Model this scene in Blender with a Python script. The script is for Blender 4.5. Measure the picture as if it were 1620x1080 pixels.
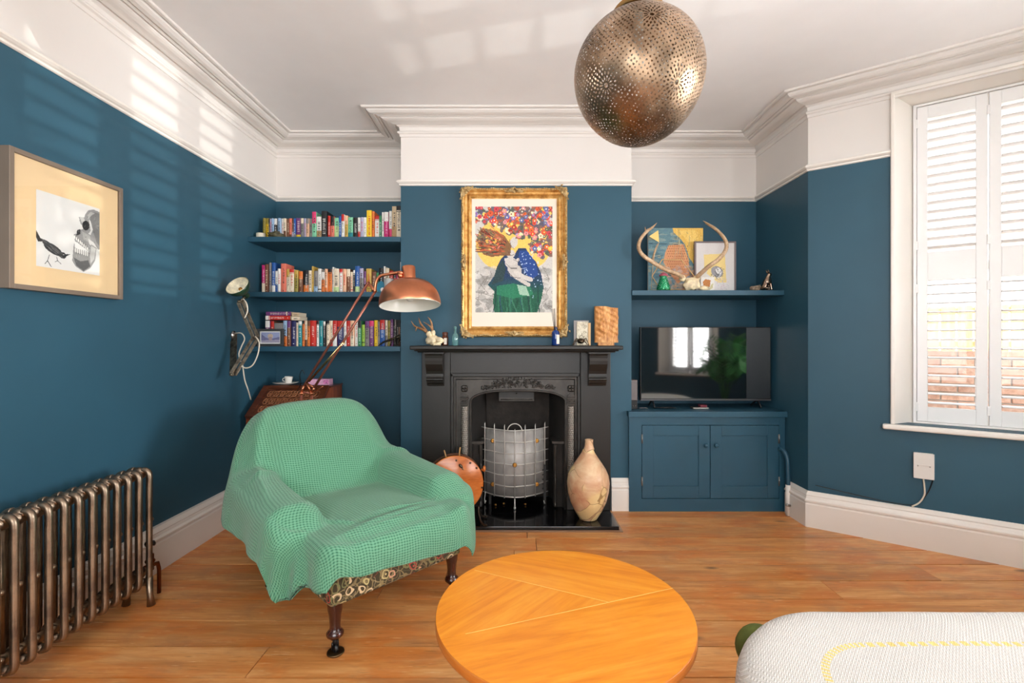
import bpy, math, random
import numpy as np
from mathutils import Vector, Matrix, noise
PI = math.pi
random.seed(7)
SC = bpy.context.scene
COL = SC.collection
for o in list(bpy.data.objects): bpy.data.objects.remove(o)

# ------------------------------------------------------------------ camera, sky, lights, exposure
CH = 1.25            # camera height
FPX = 750.0          # focal length in pixels of a 1620 x 1080 frame
CX, CY = 817.0, 539.0
cam_d = bpy.data.cameras.new('camera'); cam = bpy.data.objects.new('camera', cam_d); COL.objects.link(cam)
cam.location = (0, 0, CH); cam.rotation_euler = (PI/2, 0, 0)
cam_d.sensor_width = 36.0; cam_d.lens = FPX/1620*36.0
cam_d.shift_x = -(CX-810)/1620; cam_d.shift_y = -(540-CY)/1620
cam_d.clip_start = 0.03; cam_d.clip_end = 200
SC.camera = cam

SC.view_settings.view_transform = 'Standard'
SC.view_settings.look = 'None'
SC.view_settings.gamma = 1.0
SC.view_settings.use_curve_mapping = False
SC.view_settings.exposure = 0.05

W = bpy.data.worlds.new('sky'); SC.world = W; W.use_nodes = True
bg = W.node_tree.nodes['Background']
bg.inputs[0].default_value = (0.93, 0.96, 1.0, 1); bg.inputs[1].default_value = 4.0

def area(name, loc, aim, sx, sy, power, col=(1, 1, 1)):
    d = bpy.data.lights.new(name, 'AREA'); d.shape = 'RECTANGLE'; d.size = sx; d.size_y = sy
    d.energy = power; d.color = col
    o = bpy.data.objects.new(name, d); COL.objects.link(o); o.location = loc
    o.rotation_euler = (Vector(aim)-Vector(loc)).to_track_quat('-Z', 'Y').to_euler()
    return o
sun_d = bpy.data.lights.new('sun', 'SUN'); sun_d.energy = 5.0; sun_d.angle = math.radians(1.0); sun_d.color = (1, .95, .88)
sun = bpy.data.objects.new('sun', sun_d); COL.objects.link(sun)
sun.rotation_euler = Vector((.55, .55, -.75)).to_track_quat('-Z', 'Y').to_euler()   # shines away from the bay onto the garden wall
# soft frontal fill added behind the camera, then daylight outside the bay windows
area('added_rear_fill', (0.0, -1.50, 1.60), (0, 3.0, 3.1), 2.6, 1.9, 72, (1, .99, .975))
bl_ = area('bay_daylight', (3.95, 1.20, 1.30), (0, 1.35, 2.7), 1.3, 2.0, 430, (.99, .99, 1)); bl_.data.spread = math.radians(110)
bl_ = area('rear_bay_daylight', (3.35, -.85, 1.4), (1.2, 1.4, 1.7), 1.2, 1.8, 80, (1, .99, .97)); bl_.data.spread = math.radians(120)

# assumed spot lamp outside, added for left-wall stripes through the louvres of the bay
sp_l = bpy.data.lights.new('assumed_stripe_spot', 'SPOT'); sp_l.energy = 2700; sp_l.spot_size = math.radians(17); sp_l.spot_blend = .5; sp_l.shadow_soft_size = .02; sp_l.color = (1, .98, .92)
sp_o = bpy.data.objects.new('assumed_stripe_spot', sp_l); COL.objects.link(sp_o); sp_o.location = (11.0, -.59, -.05)
sp_o.rotation_euler = (Vector((-1.98, 2.35, 2.2))-Vector(sp_o.location)).to_track_quat('-Z', 'Y').to_euler()

# ------------------------------------------------------------------ helpers
def P(x, y, Y):
    """world point that the photograph shows at pixel x, y when it stands Y metres in front of the camera"""
    return Vector(((x-CX)/FPX*Y, Y, CH-(y-CY)/FPX*Y))

def lin(c):
    return tuple(((v/255.0)/12.92 if v/255.0 <= .04045 else ((v/255.0+.055)/1.055)**2.4) for v in c)

class MB:
    """collects shapes, then links them as ONE mesh object"""
    def __init__(s): s.v = []; s.f = []; s.m = []; s.sm = []; s.uv = None
    def add(s, verts, faces, mi=0, smooth=False, M=None):
        b = len(s.v)
        if M is not None: verts = [M @ Vector(p) for p in verts]
        s.v += [tuple(p) for p in verts]
        s.f += [tuple(i+b for i in f) for f in faces]
        s.m += [mi]*len(faces); s.sm += [smooth]*len(faces)
        return s
    def box(s, c, d, mi=0, M=None, R=None):
        x, y, z = (d[0]/2, d[1]/2, d[2]/2)
        vs = [Vector((sx*x, sy*y, sz*z)) for sz in (-1, 1) for sx, sy in ((-1, -1), (1, -1), (1, 1), (-1, 1))]
        if R is not None: vs = [R @ p for p in vs]
        vs = [p+Vector(c) for p in vs]
        return s.add(vs, [(3, 2, 1, 0), (4, 5, 6, 7), (0, 1, 5, 4), (1, 2, 6, 5), (2, 3, 7, 6), (3, 0, 4, 7)], mi, False, M)
    def bb(s, x0, x1, y0, y1, z0, z1, mi=0, M=None):
        return s.box(((x0+x1)/2, (y0+y1)/2, (z0+z1)/2), (x1-x0, y1-y0, z1-z0), mi, M)
    def tube(s, pts, r, seg=8, mi=0, cap=True, M=None, closed=False, smooth=True):
        pts = [Vector(p) for p in pts]; n = len(pts)
        rs = r if isinstance(r, (list, tuple)) else [r]*n
        vs = []; up = None
        for i, p in enumerate(pts):
            if closed: t = (pts[(i+1) % n]-pts[i-1])
            else: t = (pts[min(i+1, n-1)]-pts[max(i-1, 0)])
            if t.length < 1e-9: t = Vector((0, 0, 1))
            t.normalize()
            if up is None:
                up = Vector((0, 0, 1)) if abs(t.z) < .9 else Vector((1, 0, 0))
            a = t.cross(up)
            if a.length < 1e-6: a = t.orthogonal()
            a.normalize(); b = a.cross(t).normalized(); up = b
            for k in range(seg):
                w = 2*PI*k/seg
                vs.append(p+a*math.cos(w)*rs[i]+b*math.sin(w)*rs[i])
        fs = []
        for i in range(n if closed else n-1):
            for k in range(seg):
                j = (i+1) % n
                fs.append((i*seg+k, i*seg+(k+1) % seg, j*seg+(k+1) % seg, j*seg+k))
        if cap and not closed:
            fs.append(tuple(range(seg-1, -1, -1))); fs.append(tuple((n-1)*seg+k for k in range(seg)))
        return s.add(vs, fs, mi, smooth, M)
    def lathe(s, prof, seg=24, mi=0, M=None, smooth=True, cap=False):
        """prof: (radius, z) from bottom to top"""
        vs = []; fs = []
        for r, z in prof:
            for k in range(seg):
                w = 2*PI*k/seg; vs.append((r*math.cos(w), r*math.sin(w), z))
        for i in range(len(prof)-1):
            for k in range(seg):
                fs.append((i*seg+k, i*seg+(k+1) % seg, (i+1)*seg+(k+1) % seg, (i+1)*seg+k))
        if cap:
            fs.append(tuple(range(seg-1, -1, -1))); fs.append(tuple((len(prof)-1)*seg+k for k in range(seg)))
        return s.add(vs, fs, mi, smooth, M)
    def blob(s, c, r, seg=12, rings=8, mi=0, R=None, wob=0.0, sd=0):
        """ellipsoid, r a number or (rx, ry, rz)"""
        if not isinstance(r, (tuple, list)): r = (r, r, r)
        vs = [Vector((0, 0, -1))]
        for i in range(1, rings):
            ph = PI*i/rings
            for k in range(seg):
                w = 2*PI*k/seg
                vs.append(Vector((math.sin(ph)*math.cos(w), math.sin(ph)*math.sin(w), -math.cos(ph))))
        vs.append(Vector((0, 0, 1)))
        if wob: vs = [p*(1+wob*noise.noise(p*1.7+Vector((sd, sd*.7, 0)))) for p in vs]
        vs = [Vector((p.x*r[0], p.y*r[1], p.z*r[2])) for p in vs]
        if R is not None: vs = [R @ p for p in vs]
        vs = [p+Vector(c) for p in vs]
        fs = [(0, 1+(k+1) % seg, 1+k) for k in range(seg)]
        for i in range(rings-2):
            for k in range(seg):
                a = 1+i*seg
                fs.append((a+k, a+(k+1) % seg, a+seg+(k+1) % seg, a+seg+k))
        L = len(vs)-1; a = 1+(rings-2)*seg
        fs += [(a+k, a+(k+1) % seg, L) for k in range(seg)]
        return s.add(vs, fs, mi, True)
    def prism(s, poly, f0, f1, mi=0, smooth=False, caps=True):
        """poly: 2-D points; f0, f1 map a 2-D point to the two end positions"""
        n = len(poly)
        vs = [f0(p) for p in poly]+[f1(p) for p in poly]
        fs = [(i, (i+1) % n, n+(i+1) % n, n+i) for i in range(n)]
        s.add(vs, fs, mi, smooth)
        if caps:
            s.add(vs[:n], [tuple(range(n-1, -1, -1))], mi); s.add(vs[n:], [tuple(range(n))], mi)
        return s
    def grid(s, F, nu, nv, mi=0, smooth=True, closeu=False):
        vs = [F(i/(nu-(0 if closeu else 1)), j/(nv-1)) for j in range(nv) for i in range(nu)]
        fs = []
        for j in range(nv-1):
            for i in range(nu if closeu else nu-1):
                a = j*nu+i; b = j*nu+(i+1) % nu
                fs.append((a, b, b+nu, a+nu))
        return s.add(vs, fs, mi, smooth)
    def build(s, name, mats, parent=None, loc=None, bevel=0, seg=2, solid=0, sub=0, label=None):
        if not isinstance(mats, (list, tuple)): mats = [mats]
        root = None
        M = Matrix.Identity(4)
        if parent is not None:
            root = parent
            while root.parent is not None: root = root.parent
            M = root_matrix(root).inverted()
        elif loc is not None:
            M = Matrix.Translation(Vector(loc)).inverted()
        vs = [tuple(M @ Vector(v)) for v in s.v]
        me = bpy.data.meshes.new(name); me.from_pydata(vs, [], s.f); me.validate(verbose=False)
        for m in mats: me.materials.append(m)
        if len(me.polygons) == len(s.m):
            me.polygons.foreach_set('material_index', s.m); me.polygons.foreach_set('use_smooth', s.sm)
        me.update()
        o = bpy.data.objects.new(name, me); COL.objects.link(o)
        if parent is not None: o.parent = parent
        elif loc is not None: o.location = loc
        if sub:
            m = o.modifiers.new('sub', 'SUBSURF'); m.levels = sub; m.render_levels = sub
        if solid:
            m = o.modifiers.new('solid', 'SOLIDIFY'); m.thickness = solid; m.offset = 0
        if bevel:
            m = o.modifiers.new('bev', 'BEVEL'); m.width = bevel; m.segments = seg; m.limit_method = 'ANGLE'
            m.angle_limit = math.radians(35); m.harden_normals = False
        if label: o['label'] = label
        return o

def root_matrix(o):
    return Matrix.Translation(o.location) @ o.rotation_euler.to_matrix().to_4x4()
def thing(name, label, cat, loc=(0, 0, 0), rotz=0, group=None):
    o = bpy.data.objects.new(name, None); COL.objects.link(o); o.empty_display_size = .05
    o.location = loc; o.rotation_euler = (0, 0, rotz); o['label'] = label; o['category'] = cat
    if group: o['group'] = group
    return o
def tag(o, label, cat, group=None):
    o['label'] = label; o['category'] = cat
    if group: o['group'] = group
    return o
def struct(o): o['kind'] = 'structure'; return o
def lookM(loc, zdir, roll=0):
    q = Vector(zdir).normalized().to_track_quat('Z', 'Y')
    return Matrix.Translation(Vector(loc)) @ q.to_matrix().to_4x4() @ Matrix.Rotation(roll, 4, 'Z')
def sm_curve(pts, n=6):
    """Catmull-Rom through the points"""
    pts = [Vector(p) for p in pts]; out = []
    for i in range(len(pts)-1):
        p0 = pts[max(i-1, 0)]; p1 = pts[i]; p2 = pts[i+1]; p3 = pts[min(i+2, len(pts)-1)]
        for k in range(n):
            t = k/n
            out.append(.5*((2*p1)+(p2-p0)*t+(2*p0-5*p1+4*p2-p3)*t*t+(3*p1-p0-3*p2+p3)*t*t*t))
    out.append(pts[-1]); return out
def lerpl(vals, n):
    """resample a list of radii to n entries"""
    return [float(np.interp(i/(n-1)*(len(vals)-1), range(len(vals)), vals)) for i in range(n)]

# ------------------------------------------------------------------ materials
def newmat(name):
    m = bpy.data.materials.new(name); m.use_nodes = True
    nt = m.node_tree; b = nt.nodes['Principled BSDF']
    return m, nt, b
def N(nt, t, **kw):
    n = nt.nodes.new(t)
    for k, v in kw.items():
        if k in n.inputs.keys() if isinstance(k, str) else False: n.inputs[k].default_value = v
        else: setattr(n, k, v)
    return n
def ramp(nt, fac, stops, interp='LINEAR'):
    r = nt.nodes.new('ShaderNodeValToRGB'); r.color_ramp.interpolation = interp
    e = r.color_ramp.elements
    while len(e) < len(stops): e.new(.5)
    for i, (p, c) in enumerate(stops):
        e[i].position = p; e[i].color = (*lin(c), 1)
    nt.links.new(fac, r.inputs[0]); return r.outputs[0]
def coords(nt, scale=(1, 1, 1), rot=(0, 0, 0), loc=(0, 0, 0), out='Object'):
    tc = nt.nodes.new('ShaderNodeTexCoord'); mp = nt.nodes.new('ShaderNodeMapping')
    mp.inputs['Scale'].default_value = scale; mp.inputs['Rotation'].default_value = rot; mp.inputs['Location'].default_value = loc
    nt.links.new(tc.outputs[out], mp.inputs[0]); return mp.outputs[0]
def noise_t(nt, vec, scale, detail=4, rough=.55, dist=0):
    n = nt.nodes.new('ShaderNodeTexNoise'); n.inputs['Scale'].default_value = scale; n.inputs['Detail'].default_value = detail
    n.inputs['Roughness'].default_value = rough; n.inputs['Distortion'].default_value = dist
    nt.links.new(vec, n.inputs['Vector']); return n.outputs['Fac']
def bump(nt, b, h, strength=.2, dist=.01):
    n = nt.nodes.new('ShaderNodeBump'); n.inputs['Strength'].default_value = strength; n.inputs['Distance'].default_value = dist
    nt.links.new(h, n.inputs['Height']); nt.links.new(n.outputs[0], b.inputs['Normal']); return n
def mixc(nt, fac, a, b, mode='MIX'):
    n = nt.nodes.new('ShaderNodeMix'); n.data_type = 'RGBA'; n.blend_type = mode
    for v, i in ((fac, 0), (a, 6), (b, 7)):
        if isinstance(v, (int, float)): n.inputs[i].default_value = v
        elif isinstance(v, tuple): n.inputs[i].default_value = (*lin(v), 1)
        else: nt.links.new(v, n.inputs[i])
    return n.outputs[2]
def math_n(nt, op, a, b=None, c=None):
    n = nt.nodes.new('ShaderNodeMath'); n.operation = op
    for i, v in enumerate((a, b, c)):
        if v is None: continue
        if isinstance(v, (int, float)): n.inputs[i].default_value = v
        else: nt.links.new(v, n.inputs[i])
    return n.outputs[0]
def paint(name, c, rough=.5, metal=0, var=.06, vs=3.0, bs=60, bst=.08, spec=.5, coat=0, bd=.002):
    m, nt, b = newmat(name); v = coords(nt)
    f = noise_t(nt, v, vs, 3)
    d = tuple(max(0, x*(1-var)) for x in c); e = tuple(min(255, x*(1+var)) for x in c)
    nt.links.new(ramp(nt, f, [(.3, d), (.7, e)]), b.inputs['Base Color'])
    b.inputs['Roughness'].default_value = rough; b.inputs['Metallic'].default_value = metal
    b.inputs['Specular IOR Level'].default_value = spec; b.inputs['Coat Weight'].default_value = coat
    if bst: bump(nt, b, noise_t(nt, v, bs, 2), bst, bd)
    return m
def wood(name, c0, c1, c2, scale=(1, 12, 12), gs=3.0, rough=.4, rnd=0.0, coat=0.0, knots=False, wave=.5, rot=(0, 0, 0), bst=.1):
    """grain runs along local X unless scale/rot say otherwise"""
    m, nt, b = newmat(name)
    if any(rot):
        v0 = coords(nt, (1, 1, 1), rot); mp = nt.nodes.new('ShaderNodeMapping'); mp.inputs['Scale'].default_value = scale
        nt.links.new(v0, mp.inputs[0]); v = mp.outputs[0]
    else: v = coords(nt, scale)
    if rnd:
        oi = nt.nodes.new('ShaderNodeObjectInfo'); ad = nt.nodes.new('ShaderNodeVectorMath'); ad.operation = 'MULTIPLY_ADD'
        cb = nt.nodes.new('ShaderNodeCombineXYZ')
        for k in range(3): nt.links.new(oi.outputs['Random'], cb.inputs[k])
        ad.inputs[1].default_value = (37, 23, 11); nt.links.new(cb.outputs[0], ad.inputs[0]); nt.links.new(v, ad.inputs[2]); v = ad.outputs[0]
    n1 = noise_t(nt, v, gs, 6, .6, wave)
    n2 = noise_t(nt, v, gs*6, 3, .6, .2)
    f = math_n(nt, 'ADD', math_n(nt, 'MULTIPLY', n1, .7), math_n(nt, 'MULTIPLY', n2, .3))
    col = ramp(nt, f, [(.34, c0), (.5, c1), (.66, c2)])
    if rnd:
        hs = nt.nodes.new('ShaderNodeHueSaturation')
        nt.links.new(math_n(nt, 'ADD', math_n(nt, 'MULTIPLY', oi.outputs['Random'], rnd), 1-rnd/2), hs.inputs['Value'])
        nt.links.new(col, hs.inputs['Color']); col = hs.outputs[0]
    if knots:
        vk = coords(nt, (2.2, 5.5, 1)); 
        if rnd:
            ad2 = nt.nodes.new('ShaderNodeVectorMath'); ad2.operation = 'MULTIPLY_ADD'; ad2.inputs[1].default_value = (31, 17, 0)
            nt.links.new(cb.outputs[0], ad2.inputs[0]); nt.links.new(vk, ad2.inputs[2]); vk = ad2.outputs[0]
        vo = nt.nodes.new('ShaderNodeTexVoronoi'); vo.inputs['Scale'].default_value = 1.0; vo.inputs['Randomness'].default_value = 1
        nt.links.new(vk, vo.inputs['Vector'])
        kf = ramp(nt, vo.outputs['Distance'], [(.0, (255, 255, 255)), (.05, (200, 200, 200)), (.11, (0, 0, 0))])
        col = mixc(nt, kf, col, tuple(int(x*.42) for x in c0))
        st = noise_t(nt, coords(nt, (1.6, 4.0, 1)), 1.6, 4, .6, .4)
        col = mixc(nt, ramp(nt, st, [(.46, (0, 0, 0)), (.60, (190, 190, 190))]), col, (206, 110, 34))
        dk_ = noise_t(nt, coords(nt, (1.2, 3.0, 1), (0, 0, 0), (5, 9, 0)), 2.2, 5, .65, .6)
        col = mixc(nt, ramp(nt, dk_, [(.50, (0, 0, 0)), (.68, (190, 190, 190))]), col, (164, 116, 80))
        # long splits and pale scratches
        sc = noise_t(nt, coords(nt, (5, 90, 1)), 1.2, 3, .65)
        col = mixc(nt, ramp(nt, sc, [(.64, (0, 0, 0)), (.69, (220, 220, 220))]), col, (244, 208, 160))
        sd_ = noise_t(nt, coords(nt, (4, 70, 1), (0, 0, 0), (3, 7, 0)), 1.4, 3, .65)
        col = mixc(nt, ramp(nt, sd_, [(.64, (0, 0, 0)), (.70, (210, 210, 210))]), col, (98, 56, 30))
    nt.links.new(col, b.inputs['Base Color'])
    b.inputs['Roughness'].default_value = rough; b.inputs['Coat Weight'].default_value = coat; b.inputs['Coat Roughness'].default_value = .15
    bump(nt, b, f, bst, .003)
    return m
def metal(name, c, rough=.3, var=.12, vs=8, bst=.05, aniso=0, c2=None, spread=(.35, .65)):
    m, nt, b = newmat(name); v = coords(nt); f = noise_t(nt, v, vs, 5, .65)
    d = c2 or tuple(x*(1-var) for x in c)
    nt.links.new(ramp(nt, f, [(spread[0], d), (spread[1], c)]), b.inputs['Base Color'])
    b.inputs['Metallic'].default_value = 1; b.inputs['Roughness'].default_value = rough
    b.inputs['Anisotropic'].default_value = aniso
    if bst: bump(nt, b, noise_t(nt, v, vs*6, 3), bst, .003)
    return m
def glassy(name, tint=(1, 1, 1), gloss=.06):
    m = bpy.data.materials.new(name); m.use_nodes = True; nt = m.node_tree; nt.nodes.clear()
    o = nt.nodes.new('ShaderNodeOutputMaterial'); t = nt.nodes.new('ShaderNodeBsdfTransparent'); g = nt.nodes.new('ShaderNodeBsdfGlossy')
    t.inputs[0].default_value = (*tint, 1); g.inputs['Roughness'].default_value = .02
    lw = nt.nodes.new('ShaderNodeLayerWeight'); lw.inputs[0].default_value = .12
    mx = nt.nodes.new('ShaderNodeMixShader')
    nt.links.new(math_n(nt, 'ADD', math_n(nt, 'MULTIPLY', lw.outputs['Fresnel'], .8), gloss*.3), mx.inputs[0])
    nt.links.new(t.outputs[0], mx.inputs[1]); nt.links.new(g.outputs[0], mx.inputs[2]); nt.links.new(mx.outputs[0], o.inputs[0])
    return m
def vcol(name, rough=.6, spec=.3, coat=0, bst=0):
    m, nt, b = newmat(name); a = nt.nodes.new('ShaderNodeAttribute'); a.attribute_name = 'Col'
    nt.links.new(a.outputs['Color'], b.inputs['Base Color'])
    b.inputs['Roughness'].default_value = rough; b.inputs['Specular IOR Level'].default_value = spec; b.inputs['Coat Weight'].default_value = coat
    if bst: bump(nt, b, noise_t(nt, coords(nt), 180, 2), bst, .002)
    return m

BLUE = (44, 83, 101)
M_blue = paint('blue_wall_paint', BLUE, .48, var=.05, vs=1.2, bs=160, bst=.10, spec=.35)
M_bluewood = paint('blue_eggshell_paint', (38, 80, 100), .4, var=.03, bs=60, bst=.03)
M_white = paint('white_wall_paint', (226, 221, 216), .6, var=.012, vs=1.2, bs=120, bst=.05, spec=.3)
M_ceil = paint('ceiling_paint', (240, 238, 237), .7, var=.01, bs=90, bst=.04, spec=.2)
M_trim = paint('white_gloss_paint', (236, 230, 222), .3, var=.01, bs=30, bst=.02)
M_shut = paint('white_shutter_paint', (240, 239, 238), .35, var=.01, bs=30, bst=.02)
M_plank = wood('floorboard_pine', (190, 120, 60), (214, 148, 84), (230, 174, 114), (.8, 10, 4), 1.7, .36, rnd=.20, knots=True, wave=1.1, bst=.3)
M_gap = paint('dark_gap', (34, 20, 12), .9)
M_glass = glassy('window_glass')
M_black = paint('black_plastic', (14, 14, 15), .35, bst=0)
M_whiteplastic = paint('white_plastic', (228, 224, 218), .3, bst=0, var=.01)
M_steel = metal('steel', (170, 168, 165), .3)
M_brass = metal('brass', (190, 140, 70), .28)
M_dark = paint('dark_void', (8, 7, 6), .9, bst=0)
# ------------------------------------------------------------------ room shell
CEIL = CH+1.635
RAIL = CH+1.146
XL, XR = -1.98, 1.975
YB, YC = 3.907, 3.51           # alcove back, chimney breast face
BL, BR = -.856, .852           # breast sides
PATH = [(XL, -1.6), (XL, YB), (BL, YB), (BL, YC), (BR, YC), (BR, YB), (XR, YB), (XR, 3.21), (3.44, 2.16), (3.44, .30), (XR, -.75), (XR, -1.6)]
def seg_frame(a, b):
    a = Vector(a); b = Vector(b); d = (b-a); L = d.length; d.normalize()
    return a, d, Vector((-d.y, d.x)), L            # origin, along, outward (left of travel), length
def wall(name, a, b, t=.12, hole=None, ext=0.0, e0=None):
    """slab behind the line a-b; blue below the picture rail, white above; hole = (s0, s1, z0, z1)"""
    A, d, o, L = seg_frame(a, b); mb = MB()
    R = Matrix(((d.x, o.x, 0), (d.y, o.y, 0), (0, 0, 1)))
    def slab(s0, s1, z0, z1):
        for za, zb, mi in ((z0, min(z1, RAIL+.02), 0), (max(z0, RAIL+.02), z1, 1)):
            if zb-za < 1e-4: continue
            c = A+d*((s0+s1)/2)+o*(t/2)
            mb.box((c.x, c.y, (za+zb)/2), (s1-s0, t, zb-za), mi, R=R)
    s0, s1 = (-ext if e0 is None else -e0), L+ext
    if hole is None: slab(s0, s1, 0, CEIL)
    else:
        h0, h1, z0, z1 = hole
        slab(s0, h0, 0, CEIL); slab(h1, s1, 0, CEIL); slab(h0, h1, 0, z0); slab(h0, h1, z1, CEIL)
    return struct(mb.build(name, [M_blue, M_white], loc=(A.x, A.y, 0)))
SILL = CH-.515; HEAD = CH+1.521
H1 = (.4575, 1.345, SILL, HEAD)
H2 = (.36, 1.50, SILL, HEAD)
wall('wall_left', PATH[0], PATH[1], ext=.12)
wall('wall_alcove_left', PATH[1], PATH[2], ext=.0)
struct(MB().bb(BL, -.42, YC, YB+.12, 0, 1.02, 0).bb(.44, BR, YC, YB+.12, 0, 1.02, 0).bb(-.42, .44, 3.80, YB+.12, 0, 1.02, 0).bb(BL, BR, YC, YB+.12, 1.02, RAIL+.02, 0).bb(BL, BR, YC, YB+.12, RAIL+.02, CEIL, 1).build('wall_chimney_breast', [M_blue, M_white], loc=(0, YC, 0)))
wall('wall_alcove_right', PATH[5], PATH[6], ext=.0)
wall('wall_right', PATH[6], PATH[7], ext=.0, e0=.12)
wall('wall_bay_near_alcove', PATH[7], PATH[8], hole=H1)
wall('wall_bay_centre', PATH[8], PATH[9], hole=H2)
wall('wall_bay_rear', PATH[9], PATH[10], hole=H1)
wall('wall_right_rear', PATH[10], PATH[11], ext=.0)
wall('wall_rear', PATH[11], PATH[0], hole=(.7, 3.3, .6, 2.6), ext=.12)
# ceiling and the ground under the boards
poly = PATH
def slabpoly(name, z0, z1, m, grow=.12):
    mb = MB(); c = Vector((.3, 1.2))
    pts = [(-2.1, -1.72), (-2.1, 4.03), (2.1, 4.03), (2.1, 3.28), (3.56, 2.24), (3.56, .22), (2.1, -.83), (2.1, -1.72)]
    mb.prism(pts, lambda p: (p[0], p[1], z0), lambda p: (p[0], p[1], z1))
    return struct(mb.build(name, m, loc=(0, 1.2, z0)))
slabpoly('ceiling', CEIL, CEIL+.1, M_ceil)
floor = slabpoly('floor', -.12, -.022, M_gap)
# floorboards, one by one: rows run left to right
rng = random.Random(3)
pitch = .1785; yb0 = 2.831
def clip_x(y):
    """right-hand limit of the room at depth y"""
    if y > 3.21 or y < -.75: return XR
    if y > 2.16: return XR+(3.21-y)/(3.21-2.16)*(3.44-XR)
    if y > .30: return 3.44
    return XR+(y+.75)/(1.05)*(3.44-XR)
n = -25
nailp = []
while True:
    y0 = yb0+n*pitch; y1 = y0+pitch; n += 1
    if y0 > YB: break
    if y1 < -1.6: continue
    ya, yb_ = max(y0, -1.6)+.003, min(y1, YB)-.003
    xr = min(max(clip_x(ya), clip_x(yb_)), 3.44)
    cuts = [XL]
    x = XL+rng.uniform(.9, 2.6)
    while x < xr-.6: cuts.append(x); x += rng.uniform(1.9, 3.1)
    cuts.append(xr)
    for i in range(len(cuts)-1):
        a, b_ = cuts[i]+.0018, cuts[i+1]-.0018
        ymid = (ya+yb_)/2
        if i == len(cuts)-2:
            # trim the end to the bay walls
            pl = [(a, ya), (min(clip_x(ya)+.01, 3.45), ya), (min(clip_x(yb_)+.01, 3.45), yb_), (a, yb_)]
        else: pl = [(a, ya), (b_, ya), (b_, yb_), (a, yb_)]
        dz = rng.uniform(-.0012, .0012)
        mb = MB(); cx_ = (a+b_)/2
        mb.prism(pl, lambda p: (p[0]-cx_, p[1]-ymid, -.022), lambda p: (p[0]-cx_, p[1]-ymid, dz))
        me = mb.build('plank', M_plank); me.parent = floor
        me.location = Vector((cx_, ymid, 0))-Vector(floor.location)
        nailp.append((a, b_, ya, yb_, dz))

# ---- mouldings swept along the walls
def sweep(name, path, prof, m, closed=False, mi_fn=None):
    """prof: (p, z), p = distance into the room from the wall face; mitred at the corners"""
    n = len(path); nrm = []
    for i in range(n-1):
        d = (Vector(path[i+1])-Vector(path[i])).normalized(); nrm.append(Vector((d.y, -d.x)))
    mb = MB(); vs = []
    for i in range(n):
        if i == 0: a = b_ = nrm[0]
        elif i == n-1: a = b_ = nrm[-1]
        else: a, b_ = nrm[i-1], nrm[i]
        mv = (a+b_); mv = mv/(1+a.dot(b_)) if (1+a.dot(b_)) > .05 else a
        for p, z in prof:
            q = Vector(path[i])+mv*p; vs.append((q.x, q.y, z))
    k = len(prof); fs = []
    for i in range(n-1):
        for j in range(k-1):
            fs.append((i*k+j, i*k+j+1, (i+1)*k+j+1, (i+1)*k+j))
    mb.add(vs, fs); mb.add(vs[:k], [tuple(range(k))]); mb.add(vs[-k:], [tuple(range(k-1, -1, -1))])
    return struct(mb.build(name, m, loc=(path[0][0], path[0][1], 0)))
def cz(d): return CEIL-d
corn = [(-.01, cz(-.01)), (.226, cz(-.01)), (.226, cz(.007)), (.222, cz(.012)), (.205, cz(.013)), (.203, cz(.006)), (.198, cz(.006)), (.195, cz(.020)), (.178, cz(.030)), (.155, cz(.033)), (.152, cz(.020)), (.146, cz(.020)),
        (.143, cz(.030)), (.128, cz(.034)), (.126, cz(.024)), (.118, cz(.024)), (.115, cz(.036)), (.102, cz(.042)), (.085, cz(.046)), (.060, cz(.048)), (.040, cz(.052)), (.038, cz(.044)), (.030, cz(.044)),
        (.026, cz(.052)), (.010, cz(.060)), (.007, cz(.078)), (.007, cz(.084)), (.016, cz(.088)), (.022, cz(.096)), (.020, cz(.104)), (.009, cz(.110)), (.006, cz(.128)), (-.01, cz(.130))]
corn = [(p, CEIL-(CEIL-z)*1.0) for p, z in corn]
sweep('trim_1', PATH, corn, M_white)
rz = RAIL
rail = [(-.01, rz), (.004, rz), (.010, rz+.004), (.012, rz+.012), (.020, rz+.016), (.028, rz+.024), (.029, rz+.030), (.022, rz+.033), (.020, rz+.040), (.012, rz+.043), (-.01, rz+.043)]
def off(i, s):
    A, d, o, L = seg_frame(PATH[i], PATH[i+1]); q = A+d*s; return (q.x, q.y)
sweep('trim_2', PATH[:8]+[off(7, .437)], rail, M_trim)
sweep('trim_3', [off(7, 1.365), PATH[8], off(8, .34)], rail, M_trim)
def bb_prof(t=.028, h=.237):
    return [(-.01, -.002), (t, -.002), (t, h-.085), (t-.004, h-.078), (t-.004, h-.072), (t+.004, h-.066), (t+.004, h-.056), (t-.006, h-.046), (t-.010, h-.03), (t-.008, h-.024), (t-.012, h-.016), (t-.018, h-.006), (t-.022, h), (-.01, h)]
sweep('baseboard_left', [(XL, -1.6), (XL, YB), (BL, YB), (BL, YC-.001), (-.70, YC)], bb_prof(.045), M_trim)
sweep('baseboard_back', [(.70, YC), (.828, YC)], bb_prof(), M_trim)
sweep('baseboard_right', [(XR, 3.44), (XR, 3.21), PATH[8], PATH[9], PATH[10], PATH[11]], bb_prof(), M_trim)

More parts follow.
